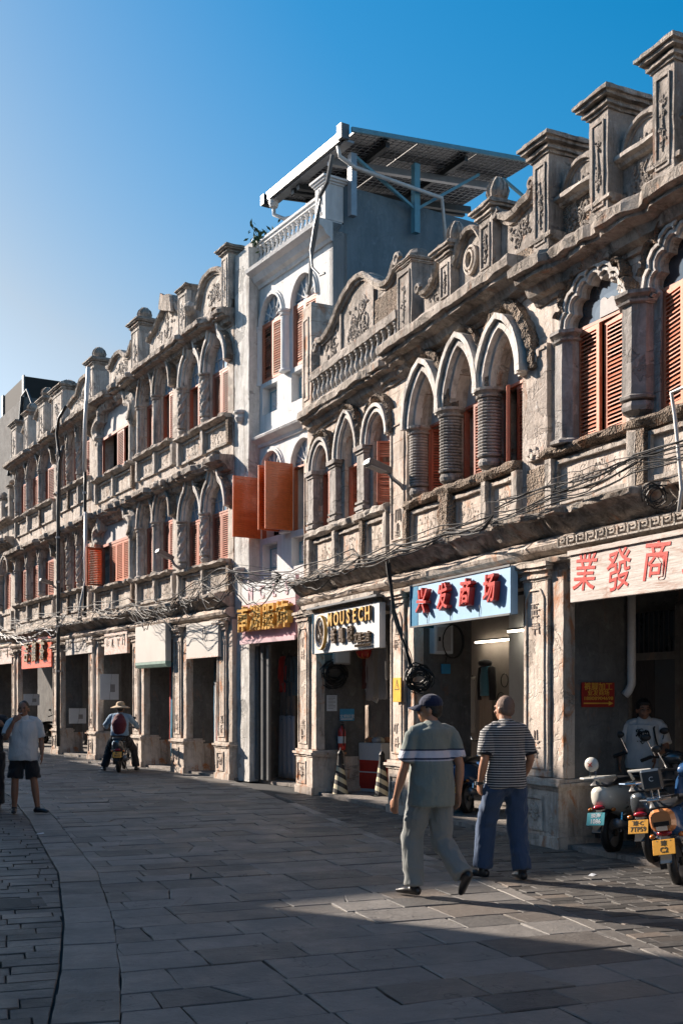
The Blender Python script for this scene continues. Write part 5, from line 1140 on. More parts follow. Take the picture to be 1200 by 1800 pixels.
o=tag(MB().tube([FL.w(FL.P(x,y,.5)[0],.5,FL.P(x,y,.5)[1]) for x,y in ((116,715),(104,735),(100,762),(103,790),(108,805))],.045,6).build('roof_cable','wireb',smooth=True),'black cable looping over the cornice above the blue-grey drainpipe','cable')
def lamp(F,bx,by,hx,hy,label):
    s,z=F.P(bx,by,.1); d,zh=F.Q(s,hx,hy); L=-d
    o=empty('street_lamp',F.w(s,0,z),F.ang,label,'street lamp','arm lamps on the facades')
    dz=zh-z; a=math.atan2(dz,L); 
    MB().tube([(0,0,-.25),(0,-.12,-.1),(0,-.25,-.02),(0,-L*.5,dz*.5)],.03,8).build('arm','steel',o,smooth=True); MB().box(-.06,.06,-.03,.0,-.35,-.05).build('wall_bracket','darksteel',o)
    h=MB().box(-.11,.11,-L*.62,0,-.045,.05); h.v=[(x*(1 if y<-.01 else .5),y,zq) for x,y,zq in h.v]; q=h.build('lamp_head','alu',o,bev=.012); q.location=(0,-L*.42,dz*.42); q.rotation_euler=(-a,0,0)
    q=MB().box(-.09,.09,-L*.55,-L*.15,-.055,-.046).build('lens','tymp',o); q.location=(0,-L*.42,dz*.42); q.rotation_euler=(-a,0,0)
lamp(FB,706,840,645,812,'grey arm street lamp beside the twin-arch windows of the near houses'); lamp(FL,318,992,276,968,'grey arm street lamp in front of the paired round arches'); lamp(FL,104,1030,72,1019,'grey arm street lamp on the dark drainpipe at far left')

# ================================================================ FIGURES AND SCOOTERS
M['skin']=flat('warm_skin',(.40,.20,.12),.5,var=.06,sc=14,bmp=.1); M['skind']=flat('tanned_skin',(.26,.125,.075),.55,var=.08,sc=14,bmp=.1)
M['hair']=flat('black_hair',(.012,.010,.009),.55,bmp=.6,bs=60); M['hairg']=flat('cropped_grey_hair',(.19,.125,.095),.8,bmp=.5,bs=80)
def cloth(name,c,rough=.85,stripe=None,var=.08,fine=180):
    m,t,p=nm(name); tc=N(t,'ShaderNodeTexCoord').outputs['Object']
    o=mix(t,noise_(t,tc,5,5,.7),c,tuple(x*(1-2*var) for x in c))
    if stripe:
        sx=N(t,'ShaderNodeSeparateXYZ'); t.links.new(tc,sx.inputs[0])
        for (z0,z1,col) in stripe.get('bands',[]):
            a=N(t,'ShaderNodeMath',operation='GREATER_THAN'); a.inputs[1].default_value=z0; t.links.new(sx.outputs[2],a.inputs[0])
            b=N(t,'ShaderNodeMath',operation='LESS_THAN'); b.inputs[1].default_value=z1; t.links.new(sx.outputs[2],b.inputs[0])
            c_=N(t,'ShaderNodeMath',operation='MULTIPLY'); t.links.new(a.outputs[0],c_.inputs[0]); t.links.new(b.outputs[0],c_.inputs[1]); o=mix(t,c_.outputs[0],o,col)
        if 'period' in stripe:
            a=N(t,'ShaderNodeMath',operation='MULTIPLY'); a.inputs[1].default_value=1/stripe['period']; t.links.new(sx.outputs[2],a.inputs[0])
            b=N(t,'ShaderNodeMath',operation='FRACT'); t.links.new(a.outputs[0],b.inputs[0]); c_=N(t,'ShaderNodeMath',operation='LESS_THAN'); c_.inputs[1].default_value=stripe['duty']; t.links.new(b.outputs[0],c_.inputs[0]); o=mix(t,c_.outputs[0],o,stripe['col'])
    t.links.new(o,p.inputs['Base Color']); p.inputs['Roughness'].default_value=rough; p.inputs['Specular IOR Level'].default_value=.25; p.inputs['Sheen Weight'].default_value=.2
    n=bump(t,p,noise_(t,mapping(t,tc,(1,1,.45)),9,4,.6,1.2),.5,.03); bump(t,p,noise_(t,tc,fine,2),.25,.004,n); return m
M['polo']=cloth('sage_polo',(.20,.23,.21),stripe={'bands':[(1.185,1.245,(.55,.55,.62)),(1.170,1.185,(.02,.025,.06)),(1.245,1.258,(.02,.025,.06)),(1.158,1.170,(.45,.45,.50))]})
M['stripe']=cloth('striped_polo',(.025,.028,.035),stripe={'period':.0225,'duty':.42,'col':(.38,.37,.36)})
M['khaki']=cloth('grey_trousers',(.22,.235,.23)); M['jeans']=cloth('dark_blue_jeans',(.035,.065,.13)); M['tee']=cloth('white_tee',(.55,.55,.55)); M['shorts']=cloth('black_shorts',(.015,.015,.017))
M['navy']=cloth('navy_cap_cloth',(.012,.018,.05)); M['collar']=cloth('black_collar',(.015,.015,.018)); M['bluecl']=cloth('light_blue_cloth',(.16,.27,.40)); M['maroon']=cloth('maroon_backpack',(.11,.02,.03)); M['straw']=cloth('straw_hat',(.52,.38,.24)); M['darkcl']=cloth('dark_cloth',(.02,.02,.024)); M['greycl']=cloth('grey_cloth',(.16,.165,.17))
M['shoe']=flat('black_shoe_leather',(.02,.02,.022),.35); M['sole']=flat('dark_sole',(.035,.035,.035),.8,bmp=.4)
def rem(mb,name,mat,parent,vox=.012,sm=3,disp=0,fq=6,zs=1.,seed=0,push=0):
    me=bpy.data.meshes.new(name); me.from_pydata(mb.v,[],mb.f); bm=bmesh.new(); bm.from_mesh(me); bmesh.ops.recalc_face_normals(bm,faces=bm.faces); bm.to_mesh(me); bm.free()
    o=bpy.data.objects.new(name,me); SC2.collection.objects.link(o); md=o.modifiers.new('r','REMESH'); md.mode='VOXEL'; md.voxel_size=vox; md2=o.modifiers.new('s','SMOOTH'); md2.iterations=sm; md2.factor=.5
    VL2.update(); dg=VL2.depsgraph; m2=bpy.data.meshes.new_from_object(o.evaluated_get(dg)); bpy.data.objects.remove(o)
    if disp:
        ns=[v.normal.copy() for v in m2.vertices]
        for v,n in zip(m2.vertices,ns):
            q=Vector((v.co.x*fq,v.co.y*fq,v.co.z*fq*zs))+Vector((seed*7,0,0)); w=noise.noise(q+noise.noise_vector(q*.6)*1.2); w2=noise.noise(q*2.3)
            v.co+=n*(disp*((1-abs(w)*2.4)*.7+w2*.35)+push)
    m2.polygons.foreach_set('use_smooth',[True]*len(m2.polygons)); m2.materials.clear(); m2.materials.append(M[mat]); m2.name=name
    q=bpy.data.objects.new(name,m2); COL.objects.link(q); q.parent=parent; return q
SC2=bpy.data.scenes.new('tmp'); VL2=SC2.view_layers[0]
def V(*a): return Vector(a)
def limb(mb,pts,rads,n=12,dome=(1,1)):
    """round limb through pts (radius may be (rx,ry)), ends closed with domes"""
    P=[Vector(p) for p in pts]; Rr=[r if isinstance(r,tuple) else (r,r) for r in rads]
    # densify
    Q=[];W=[]
    for i in range(len(P)-1):
        for k in range(4):
            t=k/4; Q.append(P[i].lerp(P[i+1],t)); s_=t*t*(3-2*t); W.append(tuple(Rr[i][j]*(1-s_)+Rr[i+1][j]*s_ for j in (0,1)))
    Q.append(P[-1]); W.append(Rr[-1])
    d0=(Q[1]-Q[0]).normalized(); d1=(Q[-1]-Q[-2]).normalized()
    if dome[0]: Q=[Q[0]-d0*W[0][0]*.6]+Q; W=[tuple(x*.45 for x in W[0])]+W
    if dome[1]: Q=Q+[Q[-1]+d1*W[-1][0]*.6]; W=W+[tuple(x*.45 for x in W[-1])]
    rs=[]
    for i,p in enumerate(Q):
        d=(Q[min(i+1,len(Q)-1)]-Q[max(i-1,0)]).normalized(); a=V(1,0,0)-d*d.x
        if a.length<.2: a=V(0,1,0)-d*d.y
        a.normalize(); b=d.cross(a); rs.append([p+a*W[i][0]*math.cos(t)+b*W[i][1]*math.sin(t) for t in [2*PI*k/n for k in range(n)]])
    mb.loft(rs)
def ell(mb,c,r,n=14,m=8):
    c=Vector(c); mb.loft([[c+V(r[0]*math.cos(a)*math.sin(f),r[1]*math.sin(a)*math.sin(f),-r[2]*math.cos(f)) for a in [2*PI*k/n for k in range(n)]] for f in [PI*(j+.5)/m for j in range(m)]])
def rotv(v,ang,c=(0,0)):
    x,y=v[0]-c[0],v[1]-c[1]; ca,sa_=math.cos(ang),math.sin(ang); return (c[0]+x*ca-y*sa_,c[1]+x*sa_+y*ca,v[2])
def hand(mb,w,d,palm,curl=.5,side=1,sc=1.):
    """w wrist point, d direction of the palm, palm = direction the palm faces"""
    w=Vector(w); d=Vector(d).normalized(); pn=(Vector(palm)-d*Vector(palm).dot(d)).normalized(); ac=d.cross(pn)*side
    P=w+d*.045*sc
    rs=[]
    for t,hw,hh in ((-.01,.024,.020),(.02,.032,.017),(.06,.040,.015),(.088,.041,.013)):
        c=w+d*t*sc; rs.append([c+ac*hw*sc*math.cos(a)+pn*hh*sc*math.sin(a) for a in [2*PI*k/12 for k in range(12)]])
    mb.loft(rs)
    for k,(o,L) in enumerate(((-.031,.062),(-.011,.074),(.010,.070),(.030,.054))):
        b=w+d*.075*sc+ac*o*sc; p=[b]; dd=d.copy()
        for j in range(3): 
            an=curl*(.35+.35*j); dd=(d*math.cos(an)+pn*math.sin(an)); p.append(p[-1]+dd*L*(.45,.32,.25)[j]*sc)
        limb(mb,p,[.0095*sc,.009*sc,.0085*sc,.0075*sc],8)
    b=w+d*.02*sc-ac*.026*sc; limb(mb,[b,b+d*.03*sc-ac*.022*sc+pn*.012*sc,b+d*.062*sc-ac*.026*sc+pn*.022*sc],[.012*sc,.0105*sc,.009*sc],8)
def head(body,root,c,yaw,skin,hair,style='short',pitch=0,sc=1.):
    """c centre of the skull; the face looks along +Y turned by yaw"""
    mb=MB()
    ell(mb,(0,-.01,.02),(.074,.092,.098)); ell(mb,(0,.022,-.045),(.056,.066,.062)); ell(mb,(0,.05,-.085),(.030,.028,.022))
    ell(mb,(0,.085,-.02),(.020,.012,.030)); limb(mb,[(0,.078,.02),(0,.098,-.022)],[.009,.014],8); ell(mb,(0,.083,-.055),(.024,.010,.008)); ell(mb,(0,.081,-.068),(.020,.010,.007))
    for sx in (-1,1): ell(mb,(sx*.076,-.005,-.015),(.010,.022,.032)); ell(mb,(sx*.036,.07,-.03),(.022,.015,.018)); ell(mb,(sx*.030,.074,.022),(.026,.014,.008))
    def tr(v): 
        v=Vector(v)*sc; y=v.y*math.cos(pitch)-v.z*math.sin(pitch); z=v.y*math.sin(pitch)+v.z*math.cos(pitch); q=rotv((v.x,y,z),yaw); return (q[0]+c[0],q[1]+c[1],q[2]+c[2])
    body.add([tr(v) for v in mb.v],mb.f)
    def part(m,name,mat,vox=.007,**k):
        x=MB(); x.add([tr(v) for v in m.v],m.f); return rem(x,name,mat,root,vox,2,**k)
    h=MB()
    if style=='short': ell(h,(0,-.022,.034),(.079,.093,.094)); ell(h,(0,-.05,-.015),(.070,.060,.060))
    elif style=='cropped': ell(h,(0,-.019,.0270),(.0790,.0900,.0995)); ell(h,(0,-.048,-.02),(.070,.056,.052))
    elif style=='bob': ell(h,(0,-.03,.036),(.092,.100,.10)); ell(h,(0,-.06,-.03),(.085,.065,.085)); ell(h,(0,.045,.075),(.07,.045,.03))
    part(h,'hair',hair,disp=.001 if style=='cropped' else .002,fq=40)
    for sx in (-1,1):
        e=MB(); ell(e,(sx*.031,.0815,.003),(.011,.006,.006)); x=MB(); x.add([tr(v) for v in e.v],e.f); x.build('eye','ink',root,smooth=True)
        e=MB(); limb(e,[(sx*.018,.088,.024),(sx*.034,.088,.029),(sx*.048,.08,.024)],[.003,.0035,.002],6); x=MB(); x.add([tr(v) for v in e.v],e.f); x.build('eyebrow',hair,root)
    return tr
def torso_pts(pel,chest,neck):
    return pel,chest,neck
def figure(name,label,loc,rz,J,outfit,skin='skin',hair='hair',style='short',yaw=0,pitch=0,group=None):
    """J: joints in local metres (facing +Y, x to the right); builds body, shirt, trousers, shoes"""
    root=empty(name,loc,rz,label,'person',group); g=lambda k:Vector(J[k])
    body=MB(); b=J.get('build',1.); tor=[(.150*b,.105*b),(.155*b,.115*b),(.150*b,.11*b),(.165*b,.11*b),(.16*b,.095*b),(.075,.065)]
    pel,wa,ch,sh,nk=g('pelvis'),g('waist'),g('chest'),g('shoulders'),g('neck'); hd=g('head')
    tp=[pel-V(0,0,.06),pel+V(0,0,.05),wa,ch,sh,sh.lerp(nk,.5)]
    tw=J.get('twist',0.)
    def lofttor(mb,grow=0,ext=None,low=None):
        P=list(tp); Rr=[(x+grow,y+grow) for x,y in tor]
        if low is not None:
            P[0]=Vector((pel.x,pel.y,low)); P[1]=Vector((pel.x,pel.y,(low+wa.z)/2)); k_=outfit.get('box',.012); Rr[0]=(.163*b+grow+k_,.122*b+grow+k_); Rr[1]=(.160*b+grow+k_,.122*b+grow+k_); Rr[2]=(.158*b+grow+k_*.6,.12*b+grow+k_*.6)
        limb(mb,P,Rr,20,(low is None,1))
    lofttor(body,-.012); limb(body,[sh-V(0,0,.02),nk,hd-V(0,.0,.04)],[.075,.060,.056],12)
    for sd_ in 'LR':
        s_,e,w=g('sh'+sd_),g('el'+sd_),g('wr'+sd_); limb(body,[s_,s_.lerp(e,.5),e,e.lerp(w,.35),w],[.050,.045,.038,.040,.026])
        hand(body,w,J['hd'+sd_][0],J['hd'+sd_][1],J['hd'+sd_][2],1 if sd_=='L' else -1)
        h,k,a=g('hip'+sd_),g('kn'+sd_),g('an'+sd_); limb(body,[h,h.lerp(k,.5),k,k.lerp(a,.3),a],[.085,.07,.052,.055,.036])
    tr=head(body,root,hd,yaw,skin,hair,style,pitch)
    # bare feet inside shoes
    rem(body,'body',skin,root,.0075,2)
    shm=MB(); grow=outfit.get('loose',.018); lofttor(shm,grow,low=outfit.get('hem'))
    limb(shm,[sh+V(0,0,.0),sh.lerp(nk,.55)],[.10,.068],14)
    for sd_ in 'LR':
        s_,e,w=g('sh'+sd_),g('el'+sd_),g('wr'+sd_); limb(shm,[sh.lerp(s_,.45)+V(0,0,.01),s_+V(0,0,.005)],[.075,.062])
        if outfit.get('long'): limb(shm,[s_,s_.lerp(e,.5),e,e.lerp(w,.5),e.lerp(w,.95)],[.068,.062,.054,.05,.04])
        else: limb(shm,[s_,s_.lerp(e,.4),s_.lerp(e,.80)],[.064,.070,.072],14,(1,0))
    rem(shm,'shirt',outfit['shirt'],root,.010,2,disp=.013,fq=5.5,zs=.75,seed=len(label))
    if outfit.get('collar'):
        c=MB(); q=sh.lerp(nk,.62); c.lathe(q.x,q.y,[(.082,q.z-.012),(.086,q.z+.012),(.072,q.z+.034),(.066,q.z+.030),(.07,q.z-.01)],18); c.build('collar',outfit['collar'],root,smooth=True)
    tm=MB(); limb(tm,[pel+V(0,0,.09),pel,pel-V(0,0,.06)],[(.150*b+.004,.115*b+.004),(.158*b+.006,.125*b+.004),(.15*b,.115*b)],18)
    for sd_ in 'LR':
        h,k,a=g('hip'+sd_),g('kn'+sd_),g('an'+sd_)
        if outfit.get('short'): limb(tm,[h,h.lerp(k,.5),h.lerp(k,.86)],[.105,.104,.108],14,(1,0))
        else: limb(tm,[h,h.lerp(k,.45),k,k.lerp(a,.5),k.lerp(a,.95)],[.105,.102,.088,.084,.084],14,(1,0))
    rem(tm,'trousers' if not outfit.get('short') else 'shorts',outfit['trousers'],root,.010,2,disp=.016,fq=6.5,zs=.8,seed=len(label)+3)
    for sd_ in 'LR':
        a=g('an'+sd_); t=Vector(J['toe'+sd_]); f=MB(); d=(t-a); d.z=0 if abs(t.z-a.z)<.12 else d.z
        heel=a+V(0,0,-.045)-d.normalized()*.045 if abs(t.z-a.z)<.12 else a-(t-a).normalized()*.0+V(0,-.05,.02)
        limb(f,[heel+V(0,0,.01),a.lerp(t,.45)+V(0,0,-.012),t+V(0,0,.006)],[(.036,.040),(.044,.034),(.038,.022)],12); limb(f,[a+V(0,0,.02),a-V(0,0,.03)],[.038,.042])
        z0=min(v[2] for v in f.v)
        if abs(t.z-a.z)<.12: f.v=[(v[0],v[1],max(v[2],.012)) for v in f.v]
        rem(f,'shoe',outfit.get('shoe','shoe'),root,.008,2)
    return root,tr,g
def std(h=1.70,**k):
    s=h/1.70
    J=dict(pelvis=(0,0,.93*s),waist=(0,.0,1.08*s),chest=(0,.01,1.24*s),shoulders=(0,-.01,1.40*s),neck=(0,.0,1.475*s),head=(0,.03,1.585*s),
      shL=(-.19,-.005,1.385*s),elL=(-.25,-.03,1.10*s),wrL=(-.26,.05,.86*s),shR=(.19,-.005,1.385*s),elR=(.25,-.03,1.10*s),wrR=(.26,.05,.86*s),
      hdL=((0,.15,-1),(1,0,0),.5),hdR=((0,.15,-1),(-1,0,0),.5),
      hipL=(-.09,0,.88*s),knL=(-.10,.02,.49*s),anL=(-.10,0,.085),toeL=(-.12,.15,.03),hipR=(.09,0,.88*s),knR=(.10,.02,.49*s),anR=(.10,0,.085),toeR=(.12,.15,.03))
    J.update(k); return J
def heading(dx,dy): return math.atan2(dy,dx)-PI/2
# man with cap
gA=G(758,1577); rA=heading(-.62,.80)
J=std(1.70,build=.97,shL=(-.185,.03,1.375),elL=(-.245,.07,1.10),wrL=(-.26,.16,.84),shR=(.185,-.04,1.375),elR=(.215,-.12,1.12),wrR=(.22,-.10,.88),hdL=((0,.25,-1),(1,.3,0),.6),
   knL=(-.10,.14,.50),anL=(-.09,.12,.085),toeL=(-.13,.28,.03),hipL=(-.095,.02,.87),hipR=(.095,-.01,.87),knR=(.09,-.02,.47),anR=(.10,-.30,.20),toeR=(.11,-.25,.055))
rt,tr,g=figure('person','man in navy cap and sage green polo with white chest stripe, walking in grey trousers',gA,rA,J,dict(shirt='polo',trousers='khaki',hem=.78,collar='greycl',loose=.03,box=.02),'skin','hair','short',yaw=R(42))
cap=MB(); ell(cap,(0,-.015,.052),(.090,.104,.085)); cap.v=[(x,y,max(z,.028)) for x,y,z in cap.v]
q=MB(); q.add([tr(v) for v in cap.v],cap.f); rem(q,'cap','navy',rt,.007,2)
br=MB(); P=[(.078*math.sin(a),.055+ .125*math.cos(a),.040-.028*abs(math.sin(a))**2-.02) for a in [R(-80+16*k) for k in range(11)]]; P2=[(.066*math.sin(a),.05+.03*math.cos(a),.045) for a in [R(-80+16*k) for k in range(11)]]
br.loft([[tr(p) for p in P2],[tr(p) for p in P],[tr((p[0],p[1],p[2]-.008)) for p in P],[tr((p[0],p[1],p[2]-.008)) for p in P2]],cap=False,closed=False); br.build('cap_brim','navy',rt,smooth=True)
# man in striped polo
gB=G(888,1547); rB=heading(-.30,.95)
J=std(1.70,build=1.0,hipL=(-.10,0,.87),hipR=(.10,0,.87),knL=(-.13,.14,.50),anL=(-.16,.16,.085),toeL=(-.27,.27,.03),knR=(.12,.0,.48),anR=(.13,-.08,.085),toeR=(.14,.09,.03),elL=(-.235,-.05,1.12),wrL=(-.245,.03,.90),hdL=((.1,.35,-1),(1,.2,0),.9),shL=(-.182,-.005,1.37),shR=(.182,-.005,1.37),elR=(.24,-.03,1.12),wrR=(.24,.12,.93))
rt,tr,g=figure('person','man with cropped hair in black and white striped polo and blue jeans',gB,rB,J,dict(shirt='stripe',trousers='jeans',hem=.86,collar='collar',loose=.024),'skin','hairg','cropped',yaw=R(22))
for sd_ in 'LR':
    s_,e=g('sh'+sd_),g('el'+sd_); q=s_.lerp(e,.80); d=(e-s_).normalized(); m=MB(); limb(m,[q-d*.014,q+d*.012],[.074,.074],16,(0,0)); m.build('cuff','collar',rt,smooth=True)
w=g('wrL'); MB().lathe(w.x,w.y,[(.030,w.z-.012),(.034,w.z-.01),(.034,w.z+.012),(.030,w.z+.014)],14).build('watch_strap','ink',rt); MB().lathe(w.x-.034,w.y,[(.018,w.z-.016),(.018,w.z+.016)],10).build('watch_case','steel',rt)
# man in white tee smoking
gC=G(42,1430); rC=heading(.22,-.97)
J=std(1.64,wrR=(.13,.16,1.35),elR=(.25,.10,1.10),hdR=((-.75,.0,.66),(0,-1,0),1.0),wrL=(-.26,.03,.86),knL=(-.15,.06,.47),anL=(-.20,.05,.085),toeL=(-.34,.12,.03),anR=(.13,.0,.085),toeR=(.13,.15,.03),knR=(.12,.03,.47))
rt,tr,g=figure('person','man in loose white tee and black shorts raising a hand to his mouth',gC,rC,J,dict(shirt='tee',trousers='shorts',short=1,hem=.78,loose=.035),'skind','hair','cropped',yaw=R(-8))
MB().tube([tr((0.0,.09,-.06)),tr((.02,.16,-.065))],.004,6).build('cigarette','paper',rt)
# person cut by the left edge
gE=G(-14,1424); J=std(1.66,elL=(-.30,.02,1.20),wrL=(-.20,.16,1.28),hdL=((.6,.4,.3),(0,-1,0),.6))
figure('person','person mostly cut off by the left edge, only a bent arm showing',gE,heading(.1,-1),J,dict(shirt='darkcl',trousers='darkcl'),'skind','hair','short')
# standing woman behind the scooters
gD=Vector((3.47,12.75,.06)); J=std(1.60,elL=(-.25,.05,1.06),wrL=(-.14,.22,.98),elR=(.27,0,1.08),wrR=(.26,.12,.92))
rt,tr,g=figure('person','person with dark bobbed hair in white printed tee, standing behind the scooters',gD,heading(-.35,-.94),J,dict(shirt='tee',trousers='darkcl',hem=.82,loose=.035),'skind','hair','bob',yaw=R(18))
pr=relief(.17,.17,77,2.,.006,'scroll'); q=MB(); c=g('chest'); q.add([(x*(1-.35*max(0,-z/.1))+c.x,c.y+.152-abs(x)*.12,z+c.z+.02) for x,y,z in pr.v],pr.f); q.build('printed_heart','ink',rt)
MB().tube([(c.x-.13,c.y+.03,1.33),(c.x-.12,c.y+.115,1.28),(c.x-.14,c.y+.155,1.18),(c.x-.19,c.y+.15,1.0)],.012,6).build('bag_strap','ink',rt)
# figures in the shop
for px,py,lab,hh,out in ((652,1388,'shop worker in black standing inside the doorway under the white shop sign',1.62,dict(shirt='darkcl',trousers='darkcl')),(676,1384,'shop customer in grey top bending deeper inside the white-signed shop',1.55,dict(shirt='greycl',trousers='darkcl'))):
    d=2.1 if px<660 else 2.9; k=(px-CX)/FP; s_=FB.P(px,py,-d)[0]; J=std(hh,wrR=(.16,.28,1.02),elR=(.25,.05,1.1))
    figure('person',lab,FB.w(s_,-d,.05),heading(.75,.4) if px<660 else heading(-.6,.5),J,out,'skind','hair','bob' if px>660 else 'short')
# ---------------------------------------------------------------- scooters
def paint(name,c,**k): return flat(name,c,.22,var=.05,coat=.8,spec=.6,bmp=.03,**k)
M['pearl']=paint('pearl_white_paint',(.62,.60,.54)); M['grey']=paint('dark_grey_paint',(.05,.055,.06)); M['blue']=paint('deep_blue_paint',(.03,.09,.22)); M['copper']=paint('copper_orange_panel',(.60,.24,.09)); M['blk']=flat('black_plastic',(.015,.015,.016),.4,bmp=.2)
M['tail']=flat('red_tail_lens',(.32,.01,.02),.15,coat=.6,bmp=0); M['amber']=flat('amber_lens',(.55,.16,.02),.15,coat=.6,bmp=0); M['chrome']=flat('chrome',(.65,.66,.68),.15,metal=1,bmp=0,var=.02); M['vinyl']=flat('black_seat_vinyl',(.02,.02,.022),.45); M['plateY']=flat('yellow_number_plate',(.75,.36,.04),.45,var=.05); M['plateB']=flat('blue_green_plate',(.03,.30,.36),.45); M['coverb']=cloth('blue_scooter_cover',(.06,.16,.30),.6); M['coverg']=cloth('pale_wind_cover',(.30,.34,.40),.6)
def scooter(label,loc,rz,col='pearl',col2='blk',plate=None,pmat='plateY',rack='chrome',back=None,roll=0,group='scooters parked in the arcades',panel=None,cover=None,steer=0.3):
    o=empty('motor_scooter',loc,rz,label,'scooter',group); o.rotation_euler=(R(3),R(-7+roll),rz)
    def wheel(y,name):
        t=MB(); prof=[(.155,-.035),(.19,-.045),(.215,-.035),(.228,0),(.215,.035),(.19,.045),(.155,.035)]
        rs=[[ (xx,y+r*math.cos(a),.228+r*math.sin(a)) for r,xx in prof] for a in [2*PI*k/28 for k in range(29)]]
        t.loft(rs,cap=False,closed=True); w=t.build(name,'black',o,smooth=True)
        rm=MB(); rm.loft([[(sx*.02,y+.155*math.cos(a),.228+.155*math.sin(a)) for a in [2*PI*k/20 for k in range(20)]] for sx in (-1,1)]); rm.lathe
        for k in range(5):
            a=2*PI*k/5; rm.beam((0,y,.228),(0,y+.16*math.cos(a),.228+.16*math.sin(a)),.06,.03)
        rm.build('rim','steel',w); hb=MB(); hb.loft([[(sx*.05,y+.04*math.cos(a),.228+.04*math.sin(a)) for a in [2*PI*k/12 for k in range(12)]] for sx in (-1,1)]); hb.build('hub','blk',w)
    wheel(-.62,'wheel'); wheel(.66,'wheel')
    def sec(y,w,z0,z1,rz_=.5,n=16):
        c=(z0+z1)/2; h=(z1-z0)/2
        return [(w*math.copysign(abs(math.cos(a))**.7,math.cos(a)),y,c+h*math.copysign(abs(math.sin(a))**.7,math.sin(a))) for a in [2*PI*k/n for k in range(n)]]
    MB().loft([sec(-.86,.03,.60,.70),sec(-.82,.10,.53,.74),sec(-.70,.145,.46,.76),sec(-.5,.165,.38,.75),sec(-.3,.165,.32,.72),sec(-.12,.13,.28,.66),sec(-.02,.10,.26,.5)]).build('rear_body',col,o,smooth=True)
    MB().loft([sec(-.80,.11,.735,.77),sec(-.6,.15,.735,.82),sec(-.3,.155,.73,.81),sec(0,.12,.70,.78),sec(.08,.07,.69,.74)]).build('seat','vinyl',o,smooth=True)
    MB().loft([sec(-.1,.15,.22,.30),sec(.15,.17,.22,.28),sec(.38,.15,.22,.30)]).build('floorboard','blk',o,smooth=True)
    q=MB(); q.loft([[(x*w,y-.05*abs(x),z) for x in (-1,-.5,0,.5,1)]+[(x*w*.9,y+.05-.03*abs(x),z) for x in (1,.5,0,-.5,-1)] for z,y,w in ((.24,.38,.14),(.45,.46,.18),(.7,.52,.19),(.88,.50,.13),(.95,.47,.07))]); q.build('front_shield',col,o,smooth=True)
    MB().loft([sec(.80,.02,.40,.48),sec(.72,.06,.42,.52),sec(.6,.07,.44,.55),sec(.48,.05,.42,.5)]).build('front_fender',col,o,smooth=True)
    MB().tube([(0,.46,.9),(0,.66,.24)],.03,8).build('steering_fork','steel',o)
    hb=MB().tube([(-.33,-.06,.0),(-.24,-.0,.03),(-.08,.05,.0),(.08,.05,.0),(.24,0,.03),(.33,-.06,.0)],.014,8); h=hb.build('handlebar','blk',o); h.location=(0,.42,.98); h.rotation_euler=(0,0,steer)
    for sx in (-1,1):
        MB().tube([(sx*.33,-.07,0),(sx*.22,-.0,.025)],.02,8).build('grip','black',h)
        MB().tube([(sx*.18,.02,.02),(sx*.24,.0,.20)],.007,6).build('mirror_stalk','chrome',h); m=MB(); ell(m,(sx*.25,0,.24),(.055,.018,.038)); m.build('mirror','blk',h,smooth=True)
    MB().loft([sec(.40,.09,.92,1.0),sec(.48,.10,.88,1.04),sec(.56,.06,.90,1.02)]).build('headlight_cowl',col,o,smooth=True)
    # rear end
    q=MB().loft([sec(-.86,.06,.40,.44),sec(-.80,.075,.44,.50),sec(-.6,.08,.46,.52)]); q.build('rear_fender',col2,o,smooth=True)
    MB().beam((0,-.82,.50),(0,-.99,.28),.10,.012).build('mudguard',col2,o)
    if panel: MB().loft([sec(-.90,.09,.56,.73),sec(-.84,.12,.53,.75)]).build('tail_panel',panel,o,smooth=False); MB().box(-.07,.07,-.915,-.902,.60,.64).build('tail_stripe','blk',o); MB().box(-.05,.05,-.918,-.903,.56,.60).build('tail_reflector','chrome',o)
    m=MB(); ell(m,(0,-.865,.53),(.07,.03,.028)); m.build('tail_light','tail',o,smooth=True)
    for sx in (-1,1): m=MB(); ell(m,(sx*.13,-.80,.50),(.026,.03,.022)); m.build('indicator','amber',o,smooth=True)
    MB().tube([(.15,-.35,.30),(.16,-.6,.30),(.16,-.82,.36)],.042,10,rads=[.03,.045,.05]).build('exhaust','steel',o,smooth=True); MB().box(-.11,-.05,-.8,-.3,.2,.32).build('swing_arm','blk',o)
    MB().tube([(-.05,-.2,.22),(-.16,-.26,.02)],.012,6).build('side_stand','steel',o); MB().tube([(.05,-.1,.22),(.16,-.12,.03),(.2,-.14,.01)],.012,6).build('centre_stand','steel',o)
    for sx in (-1,1):
        MB().tube([(sx*.10,-.62,.24),(sx*.12,-.50,.62)],.014,6).build('shock_rod','chrome',o); MB().tube([(sx*(.103+.004*k)+.022*math.cos(k*1.6),-.60+.006*k+.022*math.sin(k*1.6),.30+.016*k) for k in range(16)],.007,5).build('shock_spring','chrome',o)
    MB().box(-.14,-.09,-.66,-.44,.30,.44).build('air_filter','blk',o,bev=.02); MB().tube([(-.2,.42,1.0),(-.12,.60,.98),(-.05,.56,.7),(0,.5,.5)],.006,5).build('brake_cable','black',o); MB().tube([(.2,.42,1.0),(.13,.60,.95),(.04,.6,.6),(.04,.66,.3)],.006,5).build('brake_cable','black',o)
    MB().box(-.155,.155,-.62,-.60,.705,.715).build('body_trim','chrome',o)
